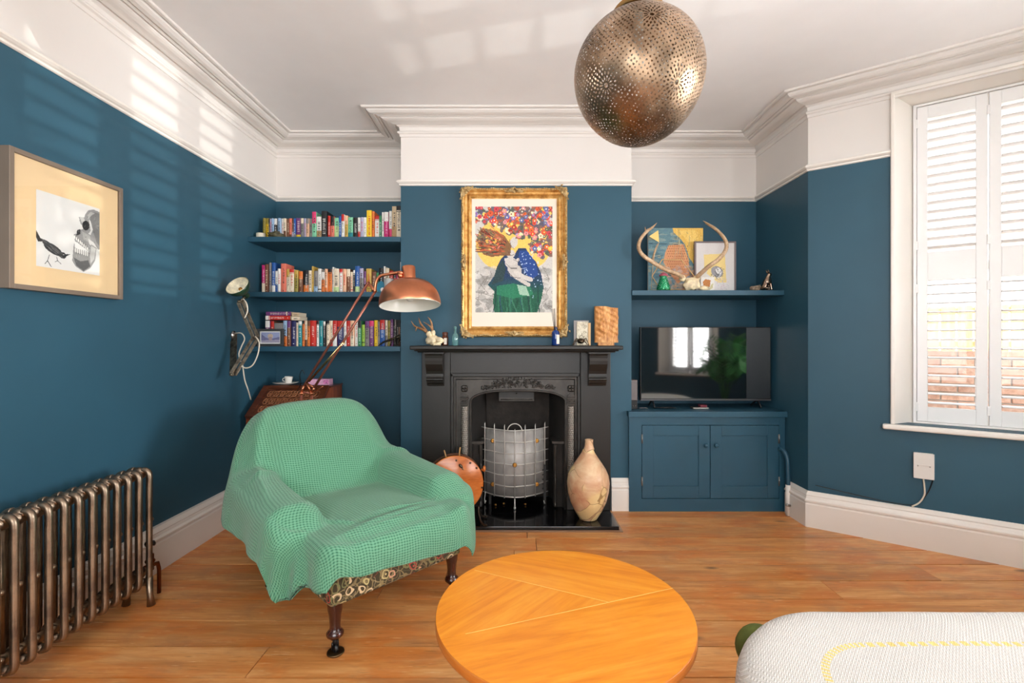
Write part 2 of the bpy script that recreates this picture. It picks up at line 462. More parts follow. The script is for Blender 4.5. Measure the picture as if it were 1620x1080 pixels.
# ---- windows: recessed sash windows with plantation shutters
def window(idx, a, b, hole, npan, lab_where, e=.16, detail=True):
    A, d, o, L = seg_frame(a, b); s0, s1, z0, z1 = hole
    def Wp(s, ee, z): q = A+d*s+o*ee; return Vector((q.x, q.y, z))
    R = Matrix(((d.x, o.x, 0), (d.y, o.y, 0), (0, 0, 1)))
    def bx(mb, sa, sb, ea, eb, za, zb, mi=0): mb.box(Wp((sa+sb)/2, (ea+eb)/2, (za+zb)/2), (sb-sa, eb-ea, zb-za), mi, R=R)
    root = bpy.data.objects.new('window_%d' % idx, None); COL.objects.link(root); root.location = Wp((s0+s1)/2, 0, z0); struct(root)
    i0, i1, izt = s0+.100, s1-.100, z1-.034       # inner opening after the splayed reveal
    # splayed reveal: two jambs and the head
    mb = MB()
    for (sa, sb) in ((s0, i0), (s1, i1)):
        vs = [Wp(sa, -.001, z0), Wp(sb, e, z0), Wp(sb, e, izt), Wp(sa, -.001, z1)]
        back = [Wp(sa, e+.02, z0), Wp(sb, e+.02, z0), Wp(sb, e+.02, izt), Wp(sa, e+.02, z1)]
        mb.add(vs+back, [(0, 1, 2, 3), (3, 2, 1, 0), (1, 5, 6, 2), (0, 4, 5, 1), (0, 3, 7, 4), (4, 7, 6, 5)])
    vs = [Wp(s0, -.001, z1), Wp(s1, -.001, z1), Wp(i1, e, izt), Wp(i0, e, izt), Wp(s0, e+.02, z1), Wp(s1, e+.02, z1), Wp(i1, e+.02, izt), Wp(i0, e+.02, izt)]
    mb.add(vs, [(0, 1, 2, 3), (4, 7, 6, 5), (3, 2, 6, 7), (0, 4, 5, 1)])
    mb.build('reveal', M_trim, root)
    # thin architrave bead round the opening
    mb = MB()
    bx(mb, s0-.020, s0+.002, -.026, .0, z0, z1+.02); bx(mb, s1-.002, s1+.020, -.026, 0, z0, z1+.02); bx(mb, s0-.020, s1+.020, -.026, 0, z1-.002, z1+.020)
    mb.build('architrave', M_trim, root, bevel=.006)
    # sill board with rounded nose
    mb = MB(); bx(mb, s0-.06, s1+.06, -.045, 0.0, z0-.032, z0+.0); bx(mb, s0+.002, s1-.002, 0, e+.02, z0-.032, z0)
    mb.build('window_sill', M_trim, root, bevel=.01, seg=3)
    # sash frame and panes behind the shutters
    ge = e+.13
    mb = MB()
    bx(mb, i0-.02, i0+.045, ge-.03, ge+.03, z0, izt); bx(mb, i1-.045, i1+.02, ge-.03, ge+.03, z0, izt)
    bx(mb, i0, i1, ge-.03, ge+.03, z0, z0+.06); bx(mb, i0, i1, ge-.03, ge+.03, izt-.05, izt+.03); bx(mb, i0, i1, ge-.03, ge+.03, CH+.44, CH+.49)
    bx(mb, i0-.10, i0-.0, e+.02, ge+.03, z0-.02, izt+.03); bx(mb, i1, i1+.10, e+.02, ge+.03, z0-.02, izt+.03)
    bx(mb, i0-.1, i1+.1, e+.02, ge+.1, z0-.04, z0); bx(mb, i0-.1, i1+.1, e+.02, ge+.03, izt+.0, izt+.08)
    mb.build('sash_frame', M_trim, root, bevel=.004)
    for za, zb in ((z0+.06, CH+.44), (CH+.49, izt-.05)):
        mb = MB(); bx(mb, i0+.045, i1-.045, ge-.002, ge+.002, za, zb); mb.build('pane', M_glass, root)
    # shutter surround
    mb = MB()
    bx(mb, i0, i0+.016, e-.02, e+.02, z0, izt); bx(mb, i1-.016, i1, e-.02, e+.02, z0, izt)
    bx(mb, i0, i1, e-.02, e+.02, izt-.014, izt); bx(mb, i0, i1, e-.02, e+.02, z0, z0+.008)
    mb.build('shutter_surround', M_shut, root, bevel=.003)
    W_ = (i1-i0-.032)/npan
    first = None
    words = ['left-hand', 'middle', 'right-hand'] if npan == 3 else ['left-hand', 'right-hand']
    for k in range(npan):
        a0 = i0+.016+k*W_+.003; a1 = a0+W_-.006
        ang = math.atan2(d.y, d.x)
        if first is None:
            r = thing('plantation_shutter', '', 'shutter', Wp(a0, e, z0), ang); first = r
            zt = izt-.018; sw = .052; zb = z0+.012
            mb = MB(); bx(mb, a0, a0+sw, e-.014, e+.014, zb, zt); mb.build('stile', M_shut, r, bevel=.003)
            mb = MB(); bx(mb, a1-sw, a1, e-.014, e+.014, zb, zt); mb.build('stile', M_shut, r, bevel=.003)
            zm0, zm1 = CH+.376, CH+.554
            for za, zc in ((zb, CH-.4135), (zm0, zm1), (CH+1.393, zt)):
                mb = MB(); bx(mb, a0+sw, a1-sw, e-.013, e+.013, za, zc); mb.build('rail', M_shut, r, bevel=.002)
            sl0 = None
            for za, zc, nn, tilt in ((CH-.4135, zm0, 14, .06), (zm1, CH+1.393, 15, -.16)):
                pz = (zc-za)/nn
                for q in range(nn):
                    zz = za+pz*(q+.5)
                    if sl0 is None:
                        sb = MB(); ln = a1-a0-2*sw-.002
                        prof = [(-.031, 0), (-.022, .0042), (0, .0055), (.022, .0042), (.031, 0), (.022, -.0042), (0, -.0055), (-.022, -.0042)]
                        sb.prism(prof, lambda p: (0, p[0], p[1]), lambda p: (ln, p[0], p[1]), smooth=True)
                        so = sb.build('slat', M_shut); so.parent = r; sl0 = so
                    else:
                        so = bpy.data.objects.new('slat', sl0.data); COL.objects.link(so); so.parent = r
                    so.location = (sw+.001, 0, zz-z0); so.rotation_euler = (tilt, 0, 0)
            hg = MB()
            for zz in (z0+.10, CH+.33, CH+.60, izt-.12):
                hg2 = MB(); bx(hg2, a0-.010, a0+.006, e-.020, e-.013, zz-.028, zz+.028); hg2.build('hinge', M_shut, r, bevel=.002)
        else:
            r = bpy.data.objects.new('plantation_shutter', None); COL.objects.link(r); r.empty_display_size = .05
            r.location = Wp(a0, e, z0); r.rotation_euler = (0, 0, ang); r['category'] = 'shutter'
            for ch in list(first.children):
                c = ch.copy(); COL.objects.link(c); c.parent = r
        r['label'] = 'white louvred shutter, the %s panel of the %s' % (words[k], lab_where)
    return root
window(1, PATH[7], PATH[8], H1, 2, 'window nearest the television')
window(2, PATH[8], PATH[9], H2, 3, 'centre bay window beyond the frame')
window(3, PATH[9], PATH[10], H1, 2, 'rear bay window reflected in the screen')
# unseen window added to go with the frontal fill lamp: plain frame with panes
root = bpy.data.objects.new('window_4', None); COL.objects.link(root); root.location = (0, -1.6, .6); struct(root)
mb = MB()
for x in (-1.325, -.46, .42, 1.275): mb.bb(x-.03, x+.03, -1.70, -1.62, .6, 2.6)
for z in (.63, 1.7, 2.57): mb.bb(-1.3, 1.25, -1.70, -1.62, z-.03, z+.03)
mb.build('window_frame', M_trim, root, bevel=.004)
for x0, x1 in ((-1.295, -.49), (-.43, .39), (.45, 1.245)):
    for za, zb in ((.66, 1.67), (1.73, 2.54)):
        MB().bb(x0, x1, -1.663, -1.659, za, zb).build('pane', M_glass, root)
# ------------------------------------------------------------------ chimney piece
FY = 3.42        # front face of the timber/slate surround
M_iron = paint('black_painted_surround', (32, 29, 26), .42, var=.10, vs=6, bs=140, bst=.12, spec=.45)
M_cast = paint('graphite_cast_iron', (58, 54, 50), .38, metal=.5, var=.2, vs=14, bst=.10)
M_castd = paint('sooty_cast_iron', (40, 38, 36), .5, var=.25, vs=7, bs=60, bst=.15)
M_slate = paint('polished_black_slate', (12, 12, 14), .12, var=.2, vs=9, bst=.03, coat=.3)
M_soot = paint('sooty_fireback', (34, 29, 25), .85, var=.4, vs=9, bs=40, bst=.4, bd=.006)
fp = thing('fireplace', 'black Victorian fireplace with corbelled mantel shelf and cast iron arched insert', 'fireplace', (0, FY, 0))
mb = MB(); mb.bb(-.742, .742, 3.285, YC, CH-.062, CH-.034); mb.build('mantel_shelf', M_iron, fp, bevel=.008, seg=3)
mb = MB(); mb.bb(-.715, .715, 3.305, YC, CH-.072, CH-.062); mb.bb(-.70, .70, 3.34, YC, CH-.082, CH-.072); mb.build('shelf_moulding', M_iron, fp, bevel=.005)
HT = .026
for sx, x0, x1 in ((-1, -.684, -.478), (1, .462, .680)):
    mb = MB(); mb.bb(x0, x1, FY, YC, HT, CH-.080)
    mb.build('pilaster', M_iron, fp, bevel=.004)
mb = MB(); mb.bb(-.478, .462, FY+.012, YC, CH-.245, CH-.080); mb.build('frieze', M_iron, fp, bevel=.003)
# slips round the insert
mb = MB()
mb.bb(-.478, -.455, FY+.004, YC, HT, CH-.235); mb.bb(.440, .462, FY+.004, YC, HT, CH-.235); mb.bb(-.478, .462, FY+.004, YC, CH-.262, CH-.232)
mb.build('frame_bead', M_iron, fp, bevel=.006, seg=3)
# corbels: scrolled profile extruded across
cz0 = CH-.080
cp = [(0, 0), (-.105, 0), (-.108, -.014), (-.098, -.022), (-.094, -.040), (-.100, -.060), (-.096, -.085), (-.078, -.112), (-.060, -.135), (-.052, -.155), (-.054, -.172), (-.058, -.182),
      (-.070, -.186), (-.072, -.196), (-.060, -.202), (-.050, -.204), (-.046, -.218), (-.036, -.226), (-.030, -.240), (0, -.244)]
for x0, x1 in ((-.640, -.520), (.514, .640)):
    mb = MB(); mb.prism(cp, lambda p: (x0, FY+p[0], cz0+p[1]), lambda p: (x1, FY+p[0], cz0+p[1])); mb.build('corbel', M_iron, fp, bevel=.002)
    mb = MB(); mb.bb(x0-.012, x1+.012, FY-.118, FY+.01, cz0-.012, cz0+.001); mb.build('corbel_cap', M_iron, fp, bevel=.003)
# cast iron insert plate with arched opening
IY = 3.452
ix0, ix1, iz1 = -.455, .440, CH-.262
ax0, ax1 = -.330, .352; acx = (ax0+ax1)/2; asp, acr = CH-.435, CH-.366
def arch(x):
    u = abs((x-acx)/((ax1-ax0)/2)); u = min(1, u)
    return asp+(acr-asp)*(1-u**3.2)**.62
mb = MB()
mb.bb(ix0, ax0, IY, IY+.02, HT, iz1); mb.bb(ax1, ix1, IY, IY+.02, HT, iz1)
xs = [ax0+(ax1-ax0)*(.5-.5*math.cos(PI*i/40)) for i in range(41)]
vs = []; 
for x in xs: vs += [(x, IY, arch(x)), (x, IY, iz1), (x, IY+.02, arch(x))]
fs = []
for i in range(40):
    a = i*3; fs += [(a, a+3, a+4, a+1), (a, a+2, a+5, a+3)]
mb.add(vs, fs); mb.build('insert_plate', M_cast, fp)
# raised bead along the arch and round the plate
mb = MB(); pts = [(ax0-.004, IY-.002, HT)]+[(ax0-.004, IY-.002, z) for z in np.linspace(HT+.1, asp, 6)]+[(x, IY-.002, arch(x)+.004) for x in xs]+[(ax1+.004, IY-.002, z) for z in np.linspace(asp, HT, 7)]
mb.tube(pts, .0075, 8); mb.build('arch_bead', M_cast, fp)
mb = MB(); mb.tube([(ix0+.018, IY-.001, HT), (ix0+.018, IY-.001, iz1-.018), (ix1-.018, IY-.001, iz1-.018), (ix1-.018, IY-.001, HT)], .0055, 6, smooth=False); mb.build('border_bead', M_cast, fp)
# garland of leaves and flowers over the arch
mb = MB(); r2 = random.Random(5)
for k in range(150):
    t = r2.uniform(-1, 1); x = acx+t*.265
    band = .034*(1-abs(t)**1.6)+.006
    z = CH-.302-.042*abs(t)**1.8+r2.uniform(-band, band)
    if z < arch(x)+.014: z = arch(x)+.014
    an = r2.uniform(0, PI); L_ = r2.uniform(.007, .016)
    R = Matrix.Rotation(an, 3, 'Y')
    mb.blob((x, IY-.003, z), (L_, .006, .0045), 8, 5, R=R)
for t in np.linspace(-.62, .62, 7):
    x = acx+t*.25; z = CH-.300-.035*abs(t)**1.8
    for q in range(5):
        w = 2*PI*q/5; mb.blob((x+.010*math.cos(w), IY-.007, z+.010*math.sin(w)), (.007, .006, .007), 8, 5)
    mb.blob((x, IY-.010, z), .006, 8, 5)
pts = [(acx+t*.27, IY-.002, CH-.306-.044*abs(t)**1.8+.006*math.sin(t*22)) for t in np.linspace(-1, 1, 60)]
mb.tube(pts, .0028, 6); mb.build('floral_garland', M_cast, fp)
# colonnettes: rosette, capital, lattice shaft
for xc in (-.3785, .396):
    mb = MB(); zc = CH-.347
    for q in range(4):
        w = PI/4+PI/2*q; mb.blob((xc+.015*math.cos(w), IY-.006, zc+.015*math.sin(w)), (.014, .010, .014), 12, 6)
        w = PI/2*q; mb.blob((xc+.018*math.cos(w), IY-.004, zc+.018*math.sin(w)), (.008, .008, .008), 8, 5)
    mb.blob((xc, IY-.014, zc), .008, 10, 6); mb.build('rosette', M_cast, fp)
    mb = MB(); zc = CH-.405
    for z, hw, t in ((0, .026, .010), (-.012, .034, .016), (-.022, .028, .014), (-.040, .026, .018), (-.052, .034, .014), (-.062, .024, .012)):
        mb.box((xc, IY-t/2, zc+z), (hw*2, t+.006, .009))
    mb.blob((xc, IY-.012, zc-.031), (.018, .010, .008), 12, 6); mb.prism([(-.030, 0), (.030, 0), (0, .022)], lambda p: (xc+p[0], IY-.010, zc+.004+p[1]), lambda p: (xc+p[0], IY+.002, zc+.004+p[1]))
    mb.build('capital', M_cast, fp, bevel=.002)
    za, zb = HT+.10, CH-.475
    def shaft(u, v, xc=xc):
        th = PI*u; z = za+(zb-za)*v; a = th*4/PI*3; b_ = (z-za)/.030*2
        f = abs(math.sin((a+b_)*PI/2))*abs(math.sin((a-b_)*PI/2))
        r = .0175+.0085*(1-f)
        return (xc-r*math.cos(th), IY+.002-r*math.sin(th), z)
    mb = MB(); mb.grid(shaft, 25, 260, smooth=True); mb.build('lattice_column', paint('burnished_iron', (132, 126, 118), .3, metal=.7, bst=0) if xc < 0 else bpy.data.materials['burnished_iron'], fp)
    mb = MB(); mb.bb(xc-.032, xc+.032, IY-.02, IY+.004, HT, HT+.10); mb.build('column_base', M_cast, fp, bevel=.004)
# firebox: splayed cheeks, back, hood and damper
BYb = 3.74
bl, br = -.235, .255
mb = MB()
mb.add([(ax0, IY+.018, HT), (bl, BYb, HT), (bl, BYb, CH-.36), (ax0, IY+.018, CH-.36)], [(0, 1, 2, 3)])
mb.add([(ax1, IY+.018, HT), (br, BYb, HT), (br, BYb, CH-.36), (ax1, IY+.018, CH-.36)], [(3, 2, 1, 0)])
mb.add([(ax0, IY+.018, CH-.362), (ax1, IY+.018, CH-.362), (br, BYb, CH-.362), (bl, BYb, CH-.362)], [(0, 1, 2, 3)])
mb.build('firebox_cheeks', M_castd, fp, solid=.008)
mb = MB(); 
def fback(u, v):
    x = bl+(br-bl)*u; z = HT+(CH-.36-HT)*v; y = BYb-.05*max(0, (v-.35))/.65-.02*math.sin(PI*u)
    return (x, y, z)
mb.grid(fback, 12, 14); mb.build('fireback', M_soot, fp)
mb = MB(); y = 3.60; mb.bb(-.135, .135, y-.02, y+.05, CH-.455, CH-.372); mb.build('damper_box', M_castd, fp, bevel=.004)
mb = MB(); mb.tube([(-.12, y-.026, CH-.442), (.12, y-.026, CH-.442)], .004, 8); mb.bb(-.13, .13, y-.026, y-.018, CH-.453, CH-.430); mb.blob((0, y-.03, CH-.395), .007, 8, 6); mb.build('damper_plate', M_cast, fp)
# hobs with spindles either side of the grate
for sx in (-1, 1):
    xo = ax0+.004 if sx < 0 else ax1-.004; xi = xo-sx*.088
    zt = CH-.735
    pl = [(xo, IY+.01), (xi, IY+.02), (xi, BYb-.06), (xo-sx*.06, BYb-.04)]
    if sx > 0: pl = pl[::-1]
    mb = MB(); mb.prism(pl, lambda p: (p[0], p[1], zt-.018), lambda p: (p[0], p[1], zt)); mb.build('hob_plate', M_cast, fp, bevel=.003)
    mb = MB(); 
    mb.bb(min(xo, xi+sx*.016), max(xo, xi+sx*.016), IY+.045, BYb-.08, HT, zt-.018); mb.build('hob_side', M_soot, fp)
    xs_ = (xo+xi)/2-sx*.018
    prof = [(.013, 0), (.013, .02), (.007, .026), (.006, .05), (.011, .06), (.006, .07), (.005, .12), (.009, .14), (.012, .17), (.009, .20), (.006, .21), (.012, .22), (.006, .23), (.005, .28), (.009, .30), (.006, .31), (.005, .36), (.010, .38), (.013, .39), (.013, zt-.02-HT-.02)]
    mb = MB(); mb.lathe(prof, 14, M=Matrix.Translation((xs_, IY+.028, HT+.01))); mb.build('spindle', M_cast, fp)
mb = MB()
for k in range(6): mb.bb(-.20, .225, 3.56, 3.575, .10+k*.035, .11+k*.035)
for x in (-.2, .21): mb.bb(x-.006, x+.012, 3.55, 3.58, HT, .32)
mb.build('grate_bars', M_castd, fp)
# hearth
M_hearthside = M_slate
hs = MB().bb(-.68, .677, 3.125, IY-.002, .0005, HT).bb(-.45, .435, IY-.002, BYb, .0005, HT-.002).build('hearth', M_slate, loc=(0, 3.3, 0), bevel=.003)
tag(hs, 'polished black slate hearth slab in front of the fireplace', 'hearth')
mb = MB().bb(-.70, .697, 3.093, 3.120, .0012, .005).bb(.682, .697, 3.12, 3.44, .0012, .005).bb(-.70, -.685, 3.12, 3.42, .0012, .005).build('hearth_trim', wood('dusty_oak_edging', (120, 86, 60), (150, 112, 82), (176, 140, 110), (1, 12, 12), 3), hs, loc=None)

# fire screen
M_galv = paint('galvanised_sheet', (160, 156, 152), .45, metal=.2, var=.10, vs=9, bs=30, bst=.06)
M_rod = paint('steel_rod', (206, 202, 196), .3, metal=.4, bst=0)
fs_ = thing('fire_screen', 'curved silver fire screen with riveted grid of bars in front of the grate', 'fire screen', (-.012, 3.5, HT))
scx = -.012
def SCR(t, off=0):
    """t -1..1 across the screen, bulging towards the room"""
    x = t*.226; y = 3.455+.130*(t*t)-off
    return scx+x, y
z0s, z1s = .105, .615
zrow = [z0s+.008, .190, .270, .350, .430, .512, z1s-.018]
mb = MB(); mb.grid(lambda u, v: (*SCR(2*u-1), z0s+(z1s-z0s-.02)*v), 30, 3); mb.build('sheet', M_galv, fs_, solid=.003)
for zz in zrow:
    mb = MB(); pts = [(*SCR(t, .008), zz+.0015*math.sin(t*7+zz*30)) for t in np.linspace(-1.0, 1.0, 24)]
    for s in (-1, 1):
        x, y = SCR(s, .008); e = Vector((x+s*.028, y-.002, zz+.006))
        if s > 0: pts.append(tuple(e))
        else: pts.insert(0, tuple(e))
    mb.tube(pts, [.0006]+[.0042]*(len(pts)-2)+[.0006], 8); mb.build('horizontal_bar', M_rod, fs_)
for k in range(7):
    t = -1+k/3; x, y = SCR(t, .016); top = z1s+(.018 if k != 3 else -.01)
    pts = [(x, y, z0s+.0), (x, y, z1s-.02), (x, y, top-.008), (x+.002, y, top+.008)]
    mb = MB(); mb.tube(pts, [.004, .004, .0035, .0006], 8); mb.build('vertical_bar', M_rod, fs_)
mb = MB(); x, y = SCR(0, .016); mb.tube([(x+.052*math.cos(w), y, z1s-.018+.052*math.sin(w)) for w in np.linspace(0, PI, 18)], .0035, 8); mb.build('handle', M_rod, fs_)
for t, zz in ((-.72, .512), (.72, .512), (0, .350), (-.72, .190), (.72, .190)):
    x, y = SCR(t, .018); mb = MB()
    M = lookM((x, y, zz), (0, -1, 0)); mb.lathe([(.0005, .007), (.006, .006), (.012, .009), (.016, .004), (.017, 0), (.0005, -.001)], 16, M=M); mb.build('brass_boss', M_brass, fs_)
x, y = SCR(0, .012)
mb = MB(); mb.tube([(x, y, z0s), (x, y-.002, .06), (x, y-.002, HT+.006)], [.0045, .0055, .006], 8); mb.blob((x, y-.002, HT+.012), (.009, .009, .012), 10, 8); mb.build('foot', M_rod, fs_)
for s in (-1, 1):
    x, y = SCR(s*.98, .010); mb = MB()
    mb.tube(sm_curve([(x, y, z0s+.01), (x+s*.006, y, .06), (x+s*.004, y-.014, HT+.010), (x, y-.022, HT+.014), (x-s*.004, y-.018, HT+.030)], 5), .004, 8); mb.build('foot', M_rod, fs_)

# ------------------------------------------------------------------ alcove cupboard, television
cb = thing('cupboard', 'blue painted two-door alcove cupboard beside the fireplace', 'cupboard', (1.4, 3.47, 0))
CXl, CXr = .826, 1.968
mb = MB(); zt = CH-.557
mb.bb(CXl, CXl+.092, 3.474, 3.495, 0, zt); mb.bb(1.925, CXr, 3.474, 3.495, 0, zt); mb.bb(CXl+.092, 1.925, 3.4742, 3.495, 0, .094); mb.bb(CXl+.092, 1.925, 3.4742, 3.495, CH-.615, zt)
mb.bb(.862, CXr-.003, 3.4965, YB-.004, .02, zt-.001)
mb.build('carcass', M_bluewood, cb)
mb = MB(); mb.bb(CXl-.010, CXr+.006, 3.448, YC-.003, CH-.556, CH-.515); mb.bb(BR+.002, CXr+.006, YC-.003, YB-.002, CH-.556, CH-.515); mb.build('cupboard_top', M_bluewood, cb, bevel=.003)
for x0, x1, s in ((.921, 1.4175, 1), (1.4215, 1.922, -1)):
    za, zb = .098, CH-.619
    d = MB(); d.bb(x0, x0+.082, 3.472, 3.494, za, zb); d.bb(x1-.082, x1, 3.472, 3.494, za, zb); d.bb(x0+.082, x1-.082, 3.472, 3.494, zb-.075, zb); d.bb(x0+.082, x1-.082, 3.472, 3.494, za, za+.088)
    d.bb(x0+.08, x1-.08, 3.481, 3.488, za+.08, zb-.07)
    dr = d.build('door', M_bluewood, cb, bevel=.0015)
    kx = x1-.034 if s > 0 else x0+.038
    k = MB(); k.lathe([(.0005, .030), (.012, .028), (.0165, .020), (.014, .012), (.008, .006), (.009, 0)], 16, M=lookM((kx, 3.472, CH-.763), (0, -1, 0))); k.build('knob', M_bluewood, dr)
    hx = x0-.001 if s > 0 else x1+.001
    for zz in (CH-.717, CH-1.028):
        h = MB(); h.tube([(hx, 3.468, zz-.033), (hx, 3.468, zz+.033)], .0045, 8); h.bb(hx-.006, hx+.006, 3.470, 3.473, zz-.033, zz+.033); h.build('hinge', M_steel, dr)
# painted pipe beside the cupboard
mb = MB()
X = lambda x, y, Y: P(x, y, Y)
pp = sm_curve([(1.925, 3.470, CH-.79), (1.938, 3.43, CH-.80), (1.945, 3.405, CH-.85), (1.945, 3.395, CH-.95), (1.945, 3.395, CH-1.03)], 5)
pi = thing('pipe', 'vertical pipe, blue above and white below, beside the alcove cupboard', 'pipe', (1.945, 3.395, 0))
mb.tube(pp, .015, 12); mb.build('blue_pipe', M_bluewood, pi, label='blue painted upper length')
mb = MB(); mb.tube([(1.945, 3.395, CH-1.03), (1.945, 3.395, .001)], .016, 12); mb.build('white_pipe', M_trim, pi, label='white painted lower length')
mb = MB(); mb.tube([(1.945, 3.37, CH-1.17), (1.925, 3.355, CH-1.165)], .009, 8); mb.blob((1.915, 3.35, CH-1.16), (.014, .010, .010), 10, 6); mb.build('pipe_clip', M_steel, pi)

tv = thing('television', 'black flat screen television standing on the blue alcove cupboard', 'television', (1.45, 3.65, .735))
M_screen, nt, b = newmat('tv_screen'); b.inputs['Base Color'].default_value = (.004, .004, .005, 1); b.inputs['Roughness'].default_value = .04; b.inputs['Specular IOR Level'].default_value = 1.0
b.inputs['IOR'].default_value = 1.9
x0, x1, za, zb = .952, 1.956, CH-.460, CH+.107
mb = MB(); mb.bb(x0, x1, 3.642, 3.68, za, zb); mb.bb(x0+.15, x1-.15, 3.68, 3.70, za+.03, zb-.15); mb.build('housing', M_black, tv, bevel=.004)
MB().bb(x0+.006, x1-.006, 3.6405, 3.6425, za+.018, zb-.006).build('screen', M_screen, tv)
mb = MB(); mb.bb(x0, x1, 3.638, 3.645, za, za+.013); mb.build('lower_bezel', paint('grey_bezel', (92, 92, 95), .35, metal=.6, bst=0), tv, bevel=.002)
for sx in (1.05, 1.86):
    mb = MB(); zt_ = .736
    mb.tube([(sx, 3.66, za+.01), (sx, 3.60, zt_+.006)], [.008, .006], 8); mb.tube([(sx, 3.66, za+.01), (sx, 3.76, zt_+.006)], [.008, .006], 8); mb.build('foot', M_black, tv)
# things round the television
bx_ = thing('speaker', 'small grey and black upright box left of the television', 'speaker', (.885, 3.60, .736))
MB().bb(.862, .912, 3.57, 3.66, .736, .80).build('lower_case', M_black, bx_, bevel=.004)
MB().bb(.862, .912, 3.57, 3.66, .80, .955).build('grille', paint('grey_grille', (112, 104, 102), .5, bs=400, bst=.3), bx_, bevel=.004)
for x in (.878, .896): MB().blob((x, 3.568, .762), .004, 8, 6).build('button', M_steel, bx_)
mb = MB(); rr = random.Random(9)
pts = [(1.07+.05*math.sin(i*1.7)+.006*i, 3.565+.03*math.cos(i*2.3), .742+.010*abs(math.sin(i*1.1))) for i in range(16)]
mb.tube(sm_curve(pts, 5), .0035, 6)
tag(mb.build('cable', M_black, loc=(1.1, 3.56, .736)), 'tangle of black cable lying under the left side of the television', 'cable')
mb = MB(); mb.tube(sm_curve([(.935, 3.56, .742), (.965, 3.545, .75), (.985, 3.56, .742), (.955, 3.60, .742), (.93, 3.58, .742)], 5), .003, 6)
tag(mb.build('cable', M_steel, loc=(.95, 3.56, .736)), 'small loop of silver cable beside the upright box', 'cable')
sr = thing('set_top_box', 'slim silver and red device lying under the middle of the television', 'device', (1.40, 3.6, .736))
MB().bb(1.33, 1.45, 3.57, 3.64, .736, .748).build('base', M_steel, sr, bevel=.003)
MB().bb(1.39, 1.44, 3.58, 3.63, .749, .765).build('top', paint('dark_red_plastic', (110, 30, 44), .3, bst=0), sr, bevel=.003)

# ------------------------------------------------------------------ floating shelves
def shelf(x0, x1, z, lab):
    return tag(MB().bb(x0, x1, 3.492, YB-.001, z-.037, z).build('shelf', M_bluewood, loc=((x0+x1)/2, 3.7, z), bevel=.002), lab, 'shelf')
SH1, SH2, SH3, SHR = CH+.767, CH+.361, CH-.041, CH+.373
shelf(XL+.001, BL-.001, SH1, 'top blue floating shelf in the left alcove')
shelf(XL+.001, BL-.001, SH2, 'middle blue floating shelf in the left alcove')
shelf(XL+.001, BL-.001, SH3, 'lowest blue floating shelf in the left alcove')
shelf(BR+.001, XR-.001, SHR, 'blue floating shelf in the right alcove above the television')

# ------------------------------------------------------------------ coffee table
M_ven = [wood('cherry_veneer_%s' % n_, (222, 126, 22), (238, 148, 34), (246, 164, 54), s_, 1.5, .30, coat=.25, rot=(0, 0, r_), wave=1.5, bst=.02) for n_, s_, r_ in (('near', (1, 9, 1), -.30), ('far', (1, 9, 1), .35), ('wedge', (1, 11, 1), -.85))]
M_venedge = wood('table_edge', (165, 88, 22), (190, 106, 34), (205, 122, 48), (1, 1, 12), 3, .35, coat=.2)
M_darkleg = wood('dark_turned_wood', (36, 12, 8), (58, 22, 14), (84, 38, 24), (8, 8, 1.5), 3, .25, coat=.5)
TX, TY, TR, TZ = .141, 1.43, .379, .45
ct = thing('coffee_table', 'round cherry wood coffee table with angled veneer joints', 'table', (TX, TY, 0))
def onT(x, y):
    Y = (CH-TZ)*FPX/(y-CY); return Vector(((x-CX)/FPX*Y-TX, Y-TY))
A1, A2 = onT(734, 1003), onT(1069, 929); B1, B2 = onT(749, 901), onT(964, 952.6)
def circ_poly(test):
    return None
def clip(poly, p, q, keep):
    """keep the side of line p-q where sign*cross > 0"""
    out = []
    def sd(v): return keep*((q-p).x*(v-p).y-(q-p).y*(v-p).x)
    for i in range(len(poly)):
        a, b_ = poly[i], poly[(i+1) % len(poly)]; sa, sb = sd(a), sd(b_)
        if sa >= 0: out.append(a)
        if (sa >= 0) != (sb >= 0): out.append(a+(b_-a)*(sa/(sa-sb)))
    return out
full = [Vector((TR*math.cos(2*PI*k/120), TR*math.sin(2*PI*k/120))) for k in range(120)]
near = clip(full, A1, A2, -1); far_ = clip(full, A1, A2, 1)
fa = clip(far_, B1, B2, 1); wd = clip(far_, B1, B2, -1)
gap = .0006
for sa_, sb_ in ((A1, A2), (B1, B2)):
    sd_ = (sb_-sa_).normalized(); sa_ = sa_+sd_*.004; sb_ = sb_-sd_*(.012 if sb_ is A2 else 0); nn_ = Vector((-sd_.y, sd_.x))*.0009
    mb = MB(); mb.prism([sa_-nn_, sb_-nn_, sb_+nn_, sa_+nn_], lambda p: (TX+p.x, TY+p.y, TZ-.004), lambda p: (TX+p.x, TY+p.y, TZ+.0004)); mb.build('inlay_line', paint('pale_inlay', (244, 196, 112), .35, bst=0), ct)
for nm, pl, m in (('near', near, M_ven[0]), ('far', fa, M_ven[1]), ('wedge', wd, M_ven[2])):
    c = sum(pl, Vector((0, 0)))/len(pl)
    pl = [p+(c-p).normalized()*gap for p in pl]
    mb = MB(); mb.prism(pl, lambda p: (TX+p.x, TY+p.y, TZ-.006), lambda p: (TX+p.x, TY+p.y, TZ)); mb.build('veneer_panel', m, ct)
mb = MB(); mb.lathe([(TR-.03, TZ-.034), (TR-.004, TZ-.032), (TR+.001, TZ-.026), (TR+.001, TZ-.003), (TR-.0006, TZ-.0005), (TR-.004, TZ-.007), (.001, TZ-.007)], 120, M=Matrix.Translation((TX, TY, 0))); mb.lathe([(.001, TZ-.034), (TR-.03, TZ-.034)], 60, M=Matrix.Translation((TX, TY, 0)))
mb.build('table_edge', M_venedge, ct)
